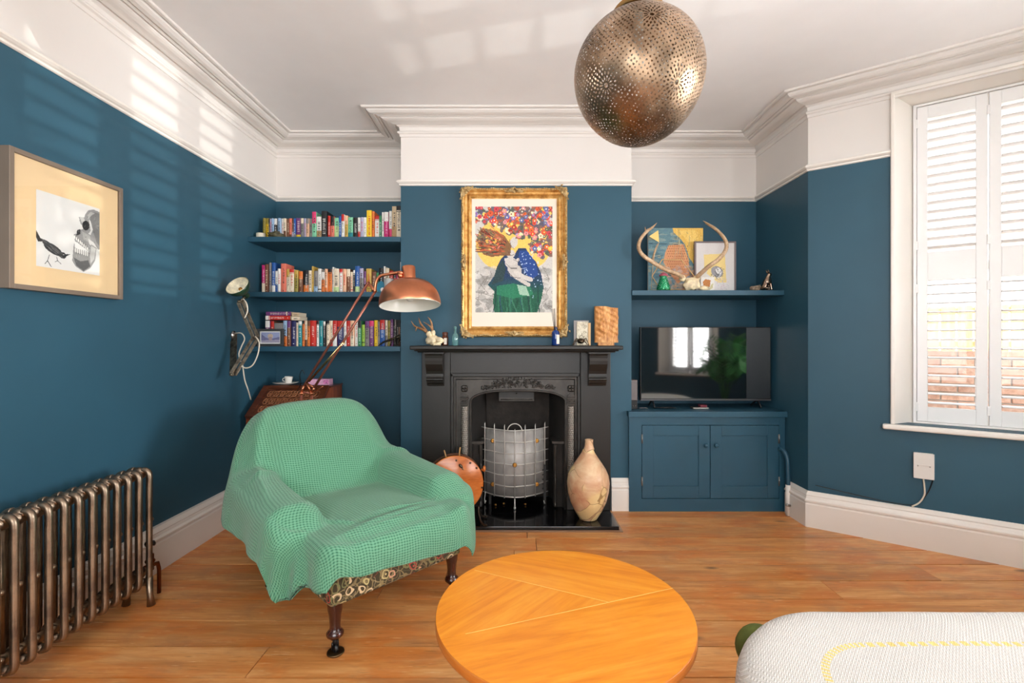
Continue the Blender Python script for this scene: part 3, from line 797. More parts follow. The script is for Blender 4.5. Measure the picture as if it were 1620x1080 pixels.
mb = MB(); mb.lathe([(.001, TZ-.075), (.22, TZ-.075), (.22, TZ-.034)], 40, M=Matrix.Translation((TX, TY, 0))); mb.build('apron', M_venedge, ct)
for a in (.50, .50+PI/2, .50+PI, .50+1.5*PI):
    x, y = TX+.22*math.cos(a), TY+.22*math.sin(a); xo, yo = TX+.30*math.cos(a), TY+.30*math.sin(a)
    mb = MB(); mb.tube([(x, y, TZ-.036), (xo, yo, .002)], [.022, .013], 14); mb.build('leg', M_darkleg, ct)

# ------------------------------------------------------------------ radiator
M_rad = metal('burnished_radiator_iron', (168, 148, 126), .40, vs=10, bst=.12, c2=(122, 106, 92))
rd = thing('radiator', 'long burnished cast iron column radiator along the left wall', 'radiator', (-1.79, 1.8, 0))
xf, xm, xb = -1.735, -1.785, -1.835
zlo, zhi = .105, .645
def column_u(x, r=.0145):
    return [(x, 0, zlo+.02), (x, 0, zlo+.15), (x, 0, zhi-.15), (x, 0, zhi-.02)]
mb = MB()
rc = .0130
outer = sm_curve([(xf-.030, 0, zlo), (xf-.010, 0, zlo+.004), (xf, 0, zlo+.024), (xf, 0, zlo+.10)], 4)+sm_curve([(xf, 0, zhi-.10), (xf, 0, zhi-.030), (xf-.010, 0, zhi-.010), (xf-.030, 0, zhi-.004)], 4)
mb.tube(outer, rc, 12)
outer = sm_curve([(xb+.030, 0, zlo), (xb+.010, 0, zlo+.004), (xb, 0, zlo+.024), (xb, 0, zlo+.10)], 4)+sm_curve([(xb, 0, zhi-.10), (xb, 0, zhi-.030), (xb+.010, 0, zhi-.010), (xb+.030, 0, zhi-.004)], 4)
mb.tube(outer, rc, 12)
mb.tube([(xm, 0, zlo+.01), (xm, 0, zhi-.01)], .015, 12)
for z in (zlo+.01, zhi-.012):
    mb.tube([(xf-.020, 0, z), (xm, 0, z+(.004 if z > .4 else -.004)), (xb+.020, 0, z)], [.0130, .017, .0130], 12)
    mb.tube([(xm, -.031, z-.014 if z > .4 else z+.034), (xm, -.012, z-.014 if z > .4 else z+.034), (xm, .012, z-.014 if z > .4 else z+.034), (xm, .031, z-.014 if z > .4 else z+.034)], [.019, .026, .026, .019], 14)
for x_ in ((xf+xm)/2-.006,):
    for z in (.395, .165): mb.blob((x_+.012, .030, z), (.014, .016, .012), 12, 8)
sec0 = mb.build('section', M_rad); sec0.parent = rd
sec0.location = Vector((0, 2.24, 0))-Vector(rd.location)
for k in range(1, 18):
    c = bpy.data.objects.new('section', sec0.data); COL.objects.link(c); c.parent = rd; c.location = Vector((0, 2.24-.0602*k, 0))-Vector(rd.location)
for y in (2.24, 2.24-.0602*17):
    for x in (xf, xb):
        mb = MB(); mb.tube([(x, y, zlo+.03), (x+(.004 if x == xf else -.004), y, .05), (x+(.010 if x == xf else -.01), y, .002)], [.016, .013, .018], 10); mb.build('foot', M_rad, rd)
vl = MB()
vy = 2.285
mb = MB(); mb.tube([(xm, 2.265, .155), (xm, 2.31, .155)], .014, 10); mb.tube([(xm, 2.31, .135), (xm, 2.31, .21)], .016, 12); mb.tube([(xm, 2.31, .155), (xm+.01, 2.345, .152), (xm+.012, 2.352, .12), (xm+.012, 2.352, .001)], [.010, .010, .009, .009], 10)
mb.blob((xm, 2.31, .178), (.022, .022, .014), 10, 6)
mb.build('valve', metal('aged_copper', (130, 74, 44), .4), rd)
mb = MB(); mb.tube([(xm, 2.31, .205), (xm, 2.31, .255)], .010, 10); mb.tube([(xm-.022, 2.31, .262), (xm+.022, 2.31, .262)], .009, 8); mb.tube([(xm, 2.288, .262), (xm, 2.332, .262)], .009, 8); mb.blob((xm, 2.31, .262), (.016, .016, .012), 10, 6); mb.build('valve_wheel', M_black, rd)
# ------------------------------------------------------------------ armchair and throw
AO = Vector((-.725, 1.85, 0)); AANG = math.atan2(.728, .686)
AM = Matrix.Translation(AO) @ Matrix.Rotation(AANG, 4, 'Z')
M_tap, nt, b = newmat('floral_tapestry')
v = coords(nt, (1, 1, 1))
nz = nt.nodes.new('ShaderNodeTexNoise'); nz.inputs['Scale'].default_value = 14; nt.links.new(v, nz.inputs['Vector'])
wv = nt.nodes.new('ShaderNodeVectorMath'); wv.operation = 'MULTIPLY_ADD'; wv.inputs[1].default_value = (.05, .05, .05); nt.links.new(nz.outputs['Color'], wv.inputs[0]); nt.links.new(v, wv.inputs[2])
vo = nt.nodes.new('ShaderNodeTexVoronoi'); vo.inputs['Scale'].default_value = 21; nt.links.new(wv.outputs[0], vo.inputs['Vector'])
rings = math_n(nt, 'SINE', math_n(nt, 'MULTIPLY', vo.outputs['Distance'], 21))
sepc = nt.nodes.new('ShaderNodeSeparateColor'); nt.links.new(vo.outputs['Color'], sepc.inputs[0])
petal = ramp(nt, sepc.outputs[0], [(.0, (216, 190, 150)), (.25, (206, 150, 120)), (.45, (178, 74, 62)), (.62, (196, 178, 122)), (.8, (122, 122, 78)), (1, (220, 200, 166))], 'CONSTANT')
ground = (66, 56, 34)
mk = ramp(nt, rings, [(.30, (0, 0, 0)), (.42, (255, 255, 255))])
far_m = ramp(nt, vo.outputs['Distance'], [(.58, (255, 255, 255)), (.66, (0, 0, 0))])
vo2 = nt.nodes.new('ShaderNodeTexVoronoi'); vo2.feature = 'DISTANCE_TO_EDGE'; vo2.inputs['Scale'].default_value = 30; nt.links.new(wv.outputs[0], vo2.inputs['Vector'])
vine = ramp(nt, vo2.outputs['Distance'], [(.05, (255, 255, 255)), (.09, (0, 0, 0))])
c1 = mixc(nt, vine, ground, (134, 116, 78))
c2 = mixc(nt, math_n(nt, 'MULTIPLY', mk, far_m), c1, petal)
nt.links.new(c2, b.inputs['Base Color']); b.inputs['Roughness'].default_value = .9; bump(nt, b, noise_t(nt, v, 500, 2), .4, .002)

ac = thing('armchair', 'low upholstered armchair in dark floral tapestry under a green throw', 'armchair', tuple(AO), AANG)
def xf_(mb, M): mb.v = [tuple(M @ Vector(p)) for p in mb.v]; return mb
BZ = .197
mb = MB(); mb.bb(0.0, .665, 0.0, .80, BZ, .40); xf_(mb, AM).build('seat_base', M_tap, ac, bevel=.022, seg=3)
mb = MB(); mb.bb(.025, .64, .02, .66, .395, .425); xf_(mb, AM).build('seat_cushion', M_tap, ac, bevel=.03, seg=3)
for x0, x1, y0_ in ((-.09, .04, .27), (.625, .76, .20)):
    mb = MB(); mb.bb(x0, x1, y0_, .84, .26, .48); xf_(mb, AM).build('arm', M_tap, ac, bevel=.05, seg=4)
mb = MB()
mb.prism([(.64, .30), (.88, .80), (.95, .85), (.97, .80), (.90, .25)], lambda p: (.10, p[0], p[1]), lambda p: (.56, p[0], p[1])); xf_(mb, AM).build('backrest', M_tap, ac, bevel=.03, seg=3)
M_caster = metal('caster_brass', (120, 96, 66), .45)
for (lx, ly) in ((.035, .035), (.630, .035), (.06, .78), (.605, .78)):
    prof = [(.021, .062), (.024, .066), (.033, .074), (.034, .084), (.026, .094), (.021, .100), (.021, .120), (.024, .155), (.029, .180), (.031, BZ+.012)]
    mb = MB(); mb.lathe(prof, 20, M=AM @ Matrix.Translation((lx, ly, 0))); lg = mb.build('leg', M_darkleg, ac)
    mb = MB(); Mx = AM @ Matrix.Translation((lx, ly, 0))
    mb.tube([(-.006, 0, .020), (.006, 0, .020)], .019, 16, M=Mx); mb.tube([(0, 0, .035), (0, 0, .064)], .010, 10, M=Mx)
    mb.tube([(-.012, 0, .018), (-.012, 0, .045), (.012, 0, .045), (.012, 0, .018)], .004, 6, M=Mx); mb.build('caster', M_black, lg)
    mb = MB(); mb.lathe([(.001, .001), (.030, .001), (.034, .005), (.033, .010), (.024, .009), (.001, .006)], 24, M=Mx @ Matrix.Translation((0, -.004, 0))); mb.build('caster_cup', M_caster, lg)

# -- throw: a rectangle of cloth laid over the chair's own shape
def smax(a, b_, k): h = np.clip(.5+.5*(a-b_)/k, 0, 1); return b_*(1-h)+a*h+k*h*(1-h)
def smin(a, b_, k): return -smax(-a, -b_, k)
def sst(a, b_, x): t = np.clip((x-a)/(b_-a), 0, 1); return t*t*(3-2*t)
def sdrr(x, y, x0, x1, y0, y1, rf, rb=None):
    cx_, cy_ = (x0+x1)/2, (y0+y1)/2; hx, hy = (x1-x0)/2, (y1-y0)/2
    r = np.where(y > cy_, rb if rb is not None else rf, rf)
    qx = np.abs(x-cx_)-hx+r; qy = np.abs(y-cy_)-hy+r
    return np.minimum(np.maximum(qx, qy), 0)+np.hypot(np.maximum(qx, 0), np.maximum(qy, 0))-r
def ysh(x, y):
    return y-(.085-.135*np.clip((x+.1)/.9, 0, 1))*np.clip(1-y/.6, 0, 1)
def foot_sd(x, y):
    a = sdrr(x, y, -.012, .672, -.012, .6, .05); b_ = sdrr(x, ysh(x, y), -.125, .815, .13, 1.01, .08, .36)
    return smin(a, b_, .03)
def Hc(x, y):
    seat = .452+.018*np.sin(np.clip((x-.02)/.62, 0, 1)*PI)*np.sin(np.clip(y/.55, 0, 1)*PI)+0*x
    seat = seat-.030*np.exp(-np.clip(foot_sd(x, y)+.03, -9, 9)**2/.0004)*0
    ed = sst(-.06, .0, foot_sd(x, y)); seat = seat-.020*ed
    ha = .535+.075*np.clip(y/.75, 0, 1)
    def arm(c, w): 
        u = np.clip(np.abs(x-c)/w, 0, 1.3); fr = sst(.10, .22, ysh(x, y))
        return .40+(ha-.40)*np.clip(1-u**3.0, -.6, 1)*(.35+.65*fr)
    H = smax(seat, arm(-.045, .145), .035); H = smax(H, arm(.705, .145), .035)
    u = np.abs(x-.33)/.56; top = .905*(1-np.clip(u, 0, .9)**4.2)
    up = sst(.55, .93, y)*.92+.08*sst(.93, 1.0, y)*0
    back = .30+(top-.30)*sst(.50, .90, y)-.03*sst(.93, 1.03, y)
    H = smax(H, back, .06)
    return H
nu, nv = 260, 330
S = np.linspace(-.335, 1.02, nu); T = np.linspace(-.185, 1.60, nv)
sx, ty = np.meshgrid(S, T)
# the cloth lies a little askew
sk = .02*(ty-.4); tx0 = sx+sk; ty0 = ty-.11*(sx-.33)
d = foot_sd(tx0, ty0); e = 1e-3
gx = (foot_sd(tx0+e, ty0)-foot_sd(tx0-e, ty0))/(2*e); gy = (foot_sd(tx0, ty0+e)-foot_sd(tx0, ty0-e))/(2*e)
gl = np.maximum(np.hypot(gx, gy), .3); gx /= gl; gy /= gl
do = np.maximum(d, 0)
bx0, by0 = tx0-do*gx, ty0-do*gy
Z0 = Hc(bx0, by0)
r0 = .038
ext = r0*(1-np.exp(-do/r0)); drop = do-ext*.9
zmin = .215+.075*(1-sst(.08, .17, by0))*(1-sst(.25, .6, bx0))
drop = np.minimum(drop, Z0-zmin+0.010*np.sin(bx0*30))     # never onto the floor
arc = bx0*1.0-by0*.9
nzv = np.array([[noise.noise(Vector((a*2.3, b_*2.3, 0))) for a, b_ in zip(r1, r2)] for r1, r2 in zip(tx0[::3, ::3], ty0[::3, ::3])])
yi = np.clip(np.arange(nv)/3, 0, nzv.shape[0]-1.001); xi = np.clip(np.arange(nu)/3, 0, nzv.shape[1]-1.001)
y_0 = yi.astype(int); x_0 = xi.astype(int); fy = (yi-y_0)[:, None]; fx = (xi-x_0)[None, :]
nz_ = nzv[y_0][:, x_0]*(1-fy)*(1-fx)+nzv[y_0+1][:, x_0]*fy*(1-fx)+nzv[y_0][:, x_0+1]*(1-fy)*fx+nzv[y_0+1][:, x_0+1]*fy*fx
fold = .014*np.clip(drop/.22, 0, 1)*np.sin(arc*15+nz_*6)+.004*np.clip(drop/.22, 0, 1)*np.sin(arc*40+nz_*9)
# deeper folds where cloth bunches at the front corners of the arms
cor = np.exp(-((bx0+.12)**2+(by0-.15)**2)/.012)+np.exp(-((bx0-.77)**2+(by0-.15)**2)/.012)
fold += .028*np.clip(drop/.15, 0, 1)*cor*np.sin(arc*40+1.0)
flare = .05*drop+ext
ox = bx0+gx*(flare+fold); oy = by0+gy*(flare+fold)
Z = Z0-drop
# creases on the top
ins = np.clip(-d/.05, 0, 1)
Z += ins*.010*nz_*1.2
cr = lambda x1, y1, x2, y2, w, a: a*np.exp(-((((tx0-x1)*(y2-y1)-(ty0-y1)*(x2-x1))/np.hypot(x2-x1, y2-y1))**2)/w**2)*np.exp(-np.clip((((tx0-(x1+x2)/2)*(x2-x1)+(ty0-(y1+y2)/2)*(y2-y1))/np.hypot(x2-x1, y2-y1)**2*2)**4, 0, 20))
Z += ins*(cr(-.12, .35, .02, .92, .018, .016)+cr(.05, .25, .1, .62, .012, .008)+cr(.2, .03, .6, .06, .008, .006)+cr(.10, .05, .55, .10, .012, .010)+cr(.3, .16, .62, .12, .010, .009)+cr(.02, .30, .16, .10, .013, .012)+cr(.60, .45, .64, .12, .012, .008)+cr(-.1, .60, .12, .72, .02, .016)+cr(.58, .74, .80, .62, .02, .014)
         -cr(.12, .10, .5, .14, .012, .006)+cr(-.02, .75, .10, .95, .02, .014)+cr(.2, .62, .24, .9, .03, .006))
Z = np.maximum(Z, .10)
Pw = np.stack([ox, oy, Z], -1)
du = np.linalg.norm(np.diff(Pw, axis=1), axis=2); dv = np.linalg.norm(np.diff(Pw, axis=0), axis=2)
U = np.concatenate([np.zeros((nv, 1)), np.cumsum(du, 1)], 1); U -= U[:, nu//2:nu//2+1]
V = np.concatenate([np.zeros((1, nu)), np.cumsum(dv, 0)], 0); V -= V[nv//3:nv//3+1, :]
me = bpy.data.meshes.new('throw')
vw = [tuple(AM @ Vector(p)) for p in Pw.reshape(-1, 3)]
vw = [tuple(Vector(p)-AO) for p in vw]
jj, ii = np.meshgrid(np.arange(nv-1), np.arange(nu-1), indexing='ij')
a_ = (jj*nu+ii).ravel(); F_ = np.stack([a_, a_+1, a_+nu+1, a_+nu], -1)
me.from_pydata(vw, [], F_.tolist())
me.polygons.foreach_set('use_smooth', [True]*len(me.polygons))
uvl = me.uv_layers.new(name='UVMap'); idx = np.zeros(len(me.loops), dtype=np.int32); me.loops.foreach_get('vertex_index', idx)
uvs = np.stack([U.ravel()[idx], V.ravel()[idx]], -1).ravel(); uvl.data.foreach_set('uv', uvs)
M_throw, nt, b = newmat('green_waffle_cotton')
tc = nt.nodes.new('ShaderNodeTexCoord'); sp = nt.nodes.new('ShaderNodeSeparateXYZ'); 
nn = nt.nodes.new('ShaderNodeTexNoise'); nn.inputs['Scale'].default_value = 9; nn.inputs['Detail'].default_value = 3; nt.links.new(tc.outputs['UV'], nn.inputs['Vector'])
va = nt.nodes.new('ShaderNodeVectorMath'); va.operation = 'MULTIPLY_ADD'; va.inputs[1].default_value = (.018, .018, 0); nt.links.new(nn.outputs['Color'], va.inputs[0]); nt.links.new(tc.outputs['UV'], va.inputs[2])
nt.links.new(va.outputs[0], sp.inputs[0])
p_ = .0135
su = math_n(nt, 'ABSOLUTE', math_n(nt, 'SINE', math_n(nt, 'MULTIPLY', sp.outputs[0], PI/p_)))
sv = math_n(nt, 'ABSOLUTE', math_n(nt, 'SINE', math_n(nt, 'MULTIPLY', sp.outputs[1], PI/(p_*.8))))
hh = math_n(nt, 'ADD', math_n(nt, 'MULTIPLY', math_n(nt, 'POWER', math_n(nt, 'MULTIPLY', math_n(nt, 'POWER', su, .6), sv), .6), .55), math_n(nt, 'MULTIPLY', math_n(nt, 'POWER', math_n(nt, 'MAXIMUM', su, sv), 1.5), .45))
col = ramp(nt, hh, [(.0, (26, 70, 52)), (.25, (56, 114, 88)), (.6, (94, 152, 120)), (1, (120, 174, 142))])  # shade in the pits of the weave is put into the colour
big = noise_t(nt, coords(nt, (1, 1, 1)), 3.0, 3)
col = mixc(nt, math_n(nt, 'MULTIPLY', big, .30), col, (80, 134, 104))
nt.links.new(col, b.inputs['Base Color']); b.inputs['Roughness'].default_value = .95; b.inputs['Specular IOR Level'].default_value = .15
b.inputs['Sheen Weight'].default_value = .25
bump(nt, b, hh, .75, .004)
me.materials.append(M_throw)
to = bpy.data.objects.new('throw', me); COL.objects.link(to); to.location = AO
m = to.modifiers.new('solid', 'SOLIDIFY'); m.thickness = .006; m.offset = 1
tag(to, 'green waffle weave cotton throw draped over the whole armchair', 'throw')

# ------------------------------------------------------------------ sofa corner with white throw, lower right
M_olive = paint('olive_velvet', (88, 96, 34), .8, var=.15, vs=20, bs=200, bst=.2)
sx0, sx1, sy0, sy1, sr_ = .51, 2.35, .42, 1.355, .35
sf = thing('sofa', 'olive green sofa corner almost hidden under a white throw, front right', 'sofa', (1.4, .9, 0))
def rr_poly(x0, x1, y0, y1, r, n=10):
    out = []
    for cx_, cy_, a0 in ((x1-r, y1-r, 0), (x0+r, y1-r, PI/2), (x0+r, y0+r, PI), (x1-r, y0+r, 1.5*PI)):
        for k in range(n+1):
            w = a0+PI/2*k/n; out.append((cx_+r*math.cos(w), cy_+r*math.sin(w)))
    return out
mb = MB(); mb.prism(rr_poly(sx0+.02, sx1, sy0+.02, sy1-.02, sr_-.02), lambda p: (p[0], p[1], .09), lambda p: (p[0], p[1], .46)); mb.build('seat', M_olive, sf)
mb = MB(); mb.blob((.655, 1.285, .42), (.060, .045, .06), 16, 12); mb.build('arm_roll', M_olive, sf)
for x, y in ((.9, .7), (2.1, .7), (.9, 1.15), (2.1, 1.15)):
    MB().lathe([(.018, .001), (.026, .09)], 14, M=Matrix.Translation((x, y, 0)), cap=True).build('leg', M_darkleg, sf)
# white throw over it: rings following the rounded edge
edge = rr_poly(sx0, sx1, sy0, sy1, sr_, 24)
E_ = [Vector((x, y, 0)) for x, y in edge]
EN = []
for (cx_, cy_), a0 in (((sx1-sr_, sy1-sr_), 0), ((sx0+sr_, sy1-sr_), PI/2), ((sx0+sr_, sy0+sr_), PI), ((sx1-sr_, sy0+sr_), 1.5*PI)):
    EN += [Vector((math.cos(a0+PI/2*k/24), math.sin(a0+PI/2*k/24), 0)) for k in range(25)]
# resample the closed edge evenly
per = [0]
for i in range(len(E_)): per.append(per[-1]+(E_[(i+1) % len(E_)]-E_[i]).length)
NU = 420
def edge_at(u):
    s = (u % 1)*per[-1]; i = int(np.searchsorted(per, s, side='right')-1); i = min(i, len(E_)-1); t = (s-per[i])/max(1e-9, per[i+1]-per[i])
    a, b_ = E_[i], E_[(i+1) % len(E_)]; p = a.lerp(b_, t); nn_ = EN[i].lerp(EN[(i+1) % len(E_)], t).normalized()
    return p, nn_        # edge runs anticlockwise: outward is to the right
rings = [(.30, 0), (.26, 0), (.23, 0), (.2, 0), (.16, 0), (.12, 0), (.08, 0), (.05, .002), (.03, .006), (.012, .014), (.0, .030), (-.008, .055), (-.012, .09), (-.016, .13), (-.02, .18), (-.026, .24), (-.03, .30), (-.032, .36)]
vs = []; uv = []
cen = Vector(((sx0+sx1)/2, (sy0+sy1)/2, 0))
for j, (inn, dz) in enumerate(rings):
    for i in range(NU):
        p, nrm = edge_at(i/NU)
        w = .012*max(0, min(1, (dz-.05)/.2))*math.sin(i/NU*per[-1]*30+2*math.sin(i/NU*40))
        q = p-nrm*(inn-w)
        zz = .497-dz+.004*noise.noise(Vector((q.x*4, q.y*4, 0)))
        vs.append((q.x, q.y, zz)); uv.append((i/NU*per[-1], inn if dz == 0 else inn-dz))
nr = len(rings); fs = [(j*NU+i, (j+1)*NU+i, (j+1)*NU+(i+1) % NU, j*NU+(i+1) % NU) for j in range(nr-1) for i in range(NU)]
b0 = 0
for kk in (.9, .7, .45, .2, .02):
    s_ = len(vs)
    for i in range(NU):
        x, y, z = vs[i]; vs.append((cen.x+(x-cen.x)*kk, cen.y+(y-cen.y)*kk, .497)); uv.append((uv[i][0], .3+.3*(1-kk)))
    fs += [(s_+i, b0+i, b0+(i+1) % NU, s_+(i+1) % NU) for i in range(NU)]; b0 = s_
me = bpy.data.meshes.new('throw'); me.from_pydata([tuple(Vector(p)-Vector((1.4, .9, 0))) for p in vs], [], fs)
me.polygons.foreach_set('use_smooth', [True]*len(me.polygons)); uvl = me.uv_layers.new(name='UVMap')
for pl in me.polygons:
    us = [uv[v_][0] for v_ in pl.vertices]; wrap = max(us)-min(us) > per[-1]/2
    for li, v_ in zip(pl.loop_indices, pl.vertices):
        u_, w_ = uv[v_]; uvl.data[li].uv = (u_+(per[-1] if wrap and u_ < per[-1]/2 else 0), w_)
M_wt, nt, b = newmat('white_herringbone_throw')
tc = nt.nodes.new('ShaderNodeTexCoord'); sp = nt.nodes.new('ShaderNodeSeparateXYZ')
ob = nt.nodes.new('ShaderNodeSeparateXYZ'); nt.links.new(tc.outputs['Object'], ob.inputs[0]); nt.links.new(tc.outputs['UV'], sp.inputs[0])
zig = math_n(nt, 'PINGPONG', math_n(nt, 'ADD', ob.outputs[0], math_n(nt, 'MULTIPLY', ob.outputs[1], .35)), .008)
hb = math_n(nt, 'SINE', math_n(nt, 'MULTIPLY', math_n(nt, 'ADD', math_n(nt, 'ADD', math_n(nt, 'MULTIPLY', ob.outputs[1], 1.0), math_n(nt, 'MULTIPLY', ob.outputs[2], 1.0)), zig), 2*PI/.0062))
base = ramp(nt, hb, [(.25, (206, 202, 196)), (.75, (240, 238, 234))])
st = math_n(nt, 'COMPARE', sp.outputs[1], .178, .0085)
dash = math_n(nt, 'GREATER_THAN', math_n(nt, 'SINE', math_n(nt, 'MULTIPLY', sp.outputs[0], 2*PI/.026)), -.35)
col = mixc(nt, math_n(nt, 'MULTIPLY', math_n(nt, 'MULTIPLY', st, dash), .9), base, (240, 212, 120))
nt.links.new(col, b.inputs['Base Color']); b.inputs['Roughness'].default_value = .9; bump(nt, b, hb, .35, .0012)
me.materials.append(M_wt)
tw = bpy.data.objects.new('throw', me); COL.objects.link(tw); tw.location = (1.4, .9, 0)
tag(tw, 'white herringbone throw with a yellow dashed stripe over the sofa corner', 'throw')

# ------------------------------------------------------------------ pendant globe
GX, GY, GZ = .425, 1.655, CH+.925
M_glob, nt, b = newmat('aged_pierced_brass'); v = coords(nt)
f = noise_t(nt, v, 5, 4, .6); nt.links.new(ramp(nt, f, [(.35, (108, 88, 70)), (.5, (156, 132, 108)), (.65, (192, 164, 138))]), b.inputs['Base Color'])
b.inputs['Metallic'].default_value = 1; b.inputs['Roughness'].default_value = .38; bump(nt, b, noise_t(nt, v, 14, 3), .25, .006)
import bmesh
bm = bmesh.new(); bmesh.ops.create_icosphere(bm, subdivisions=8, radius=1.0)
me0 = bpy.data.meshes.new('tmp'); bm.to_mesh(me0); bm.free()
nvx = len(me0.vertices); co = np.zeros(nvx*3); me0.vertices.foreach_get('co', co); co = co.reshape(-1, 3)
nf = len(me0.polygons); fi = np.zeros(nf*3, dtype=np.int32); me0.polygons.foreach_get('vertices', fi); fi = fi.reshape(-1, 3)
cen = co[fi].mean(1); cen /= np.linalg.norm(cen, axis=1)[:, None]
hole = np.zeros(nf, bool)
# lattice of tulip-shaped cuts: jittered fibonacci points, each a small three-lobed hole
npt = 4300; k = np.arange(npt)+.5; ph = np.arccos(1-2*k/npt); th = PI*(1+5**.5)*k
pts = np.stack([np.sin(ph)*np.cos(th), np.sin(ph)*np.sin(th), np.cos(ph)], -1)+np.random.RandomState(2).normal(0, .0045, (npt, 3)); pts /= np.linalg.norm(pts, axis=1)[:, None]
centres = [Vector((-.05, -.95, .34)), Vector((.80, -.52, .30)), Vector((-.9, -.4, .3)), Vector((.1, .95, .3)), Vector((.9, .45, .3)), Vector((-.75, .62, .3)), Vector((0.35, -.80, -.5)), Vector((-.62, -.62, -.45)), Vector((.02, -.5, .87)), Vector((.1, -.1, -1)), Vector((.9, .1, -.45)), Vector((-.3, .9, -.4))]
centres = [c.normalized() for c in centres]
from mathutils import kdtree
kd = kdtree.KDTree(npt)
for i, p in enumerate(pts): kd.insert(p, i)
kd.balance()
rg = np.random.RandomState(4); ang0 = rg.rand(npt)*2*PI; big_ = .75+.5*rg.rand(npt)
near_r = np.zeros(nf, bool)
for c in centres:
    cv = np.array(c); dt = np.arccos(np.clip(cen @ cv, -1, 1))
    t1 = np.cross(cv, [0, 0, 1.0]); t1 /= np.linalg.norm(t1); t2 = np.cross(cv, t1)
    an = np.arctan2(cen @ t2, cen @ t1); R_ = .23
    near_r |= dt < R_
    hole |= dt < .030
    for r_a, r_b, nn_, w_, ph_ in ((.050, .118, 14, .55, 0), (.128, .172, 18, .5, .5), (.182, .222, 22, .5, 0)):
        q = (an/(2*PI)*nn_+ph_) % 1; m_ = (r_a+r_b)/2; hw = (r_b-r_a)/2
        prof = np.clip(1-((dt-m_)/hw)**2, 0, 1)**.6
        hole |= (np.abs(q-.5) < w_*.5*prof) & (dt > r_a) & (dt < r_b)
idx = np.where(~near_r)[0]
for i in idx:
    c = cen[i]; co_, j, dist = kd.find(c)
    if dist > .026: continue
    n_ = pts[j]; dvec = c-n_
    t1x, t1y = -n_[1], n_[0]; l = math.hypot(t1x, t1y) or 1; t1 = (t1x/l, t1y/l, 0)
    a = dvec[0]*t1[0]+dvec[1]*t1[1]; bq = (n_[1]*t1[2]-n_[2]*t1[1])*dvec[0]+(n_[2]*t1[0]-n_[0]*t1[2])*dvec[1]+(n_[0]*t1[1]-n_[1]*t1[0])*dvec[2]
    w = math.atan2(bq, a)+ang0[j]
    if dist < .0150*big_[j]*(.55+.45*abs(math.cos(1.5*w))): hole[i] = True
keep = fi[~hole]
r_z = np.where(co[:, 2] > 0, .212, .236)
shape = 1-.05*np.clip(-co[:, 2], 0, 1)**2
cw = np.stack([co[:, 0]*.222*shape, co[:, 1]*.222*shape, co[:, 2]*r_z], -1)
me = bpy.data.meshes.new('shade'); used = np.unique(keep); rem = -np.ones(nvx, int); rem[used] = np.arange(len(used))
me.vertices.add(len(used)); me.vertices.foreach_set('co', cw[used].ravel())
nk = len(keep); me.loops.add(nk*3); me.polygons.add(nk); me.loops.foreach_set('vertex_index', rem[keep].ravel().astype(np.int32))
me.polygons.foreach_set('loop_start', np.arange(0, nk*3, 3, dtype=np.int32)); me.polygons.foreach_set('use_smooth', [True]*nk)
me.update(); me.validate(); me.materials.append(M_glob); bpy.data.meshes.remove(me0)
pl_ = thing('pendant_lamp', 'large egg-shaped pierced brass globe lamp hanging from the ceiling', 'lamp', (GX, GY, GZ))
so = bpy.data.objects.new('shade', me); COL.objects.link(so); so.parent = pl_
T_ = Matrix.Translation((GX, GY, GZ))
M_antb = metal('antique_brass', (170, 132, 82), .35)
mb = MB(); mb.lathe([(.082, .212), (.088, .222), (.080, .232), (.055, .242), (.046, .252), (.050, .262), (.040, .272), (.018, .280), (.012, .300)], 32, M=T_); mb.build('cap', M_antb, pl_)
mb = MB(); mb.tube([(GX, GY, GZ+.29), (GX, GY, CEIL-.02)], .006, 8); mb.build('stem', M_antb, pl_)
mb = MB(); mb.lathe([(.052, CEIL-.003), (.050, CEIL-.02), (.03, CEIL-.035), (.008, CEIL-.045)], 28, M=Matrix.Translation((GX, GY, 0))); mb.build('ceiling_rose', M_antb, pl_)
mb = MB(); mb.tube([(GX+.075, GY, GZ+.225), (GX+.085, GY, GZ+.25)], .006, 8); mb.build('screw', M_antb, pl_)
mb = MB(); mb.blob((GX, GY, GZ+.06), (.03, .03, .04), 16, 10); mb.tube([(GX, GY, GZ+.1), (GX, GY, GZ+.24)], .018, 12); mb.build('bulb', paint('frosted_bulb', (225, 222, 214), .3, bst=0), pl_)
# ------------------------------------------------------------------ floor lamp, copper
M_cop = metal('brushed_copper', (224, 144, 106), .33, vs=4, bst=.03, aniso=.6)
M_copd = paint('copper_tube', (166, 104, 86), .32, metal=.55, bst=0)
M_inner = paint('white_enamel', (232, 230, 220), .3, bst=0, var=.01)
fl = thing('floor_lamp', 'tall copper floor lamp with domed shade on a double arm behind the armchair', 'lamp', (-1.37, 3.13, 0))
LB = Vector((-1.37, 3.13, 0))
mb = MB(); mb.lathe([(.001, .030), (.13, .028), (.15, .020), (.155, .002), (.001, .002)][::-1], 40, M=Matrix.Translation(LB)); mb.build('base', M_cop, fl)
for px in (476.5, 493):
    p0 = P(px, 622, 3.12); mb = MB(); mb.tube([p0, (p0.x, p0.y, .025)], .0085, 12); mb.build('post', M_copd, fl)
    mb = MB(); mb.tube([p0+Vector((0, 0, .010)), p0-Vector((0, 0, .010))], .013, 12); mb.blob(p0+Vector((0, -.012, .0)), .008, 10, 6); mb.build('collar', M_cop, fl)
pa, pb = P(476.5, 620, 3.12), P(493, 622, 3.12)
mb = MB(); mb.tube([pa, pb], .006, 8); mb.build('crossbar', M_copd, fl)
k1 = P(481, 610, 3.12); e1 = P(583, 446, 3.0)
k2 = P(497, 613, 3.10); e2 = P(593.5, 461, 2.98)
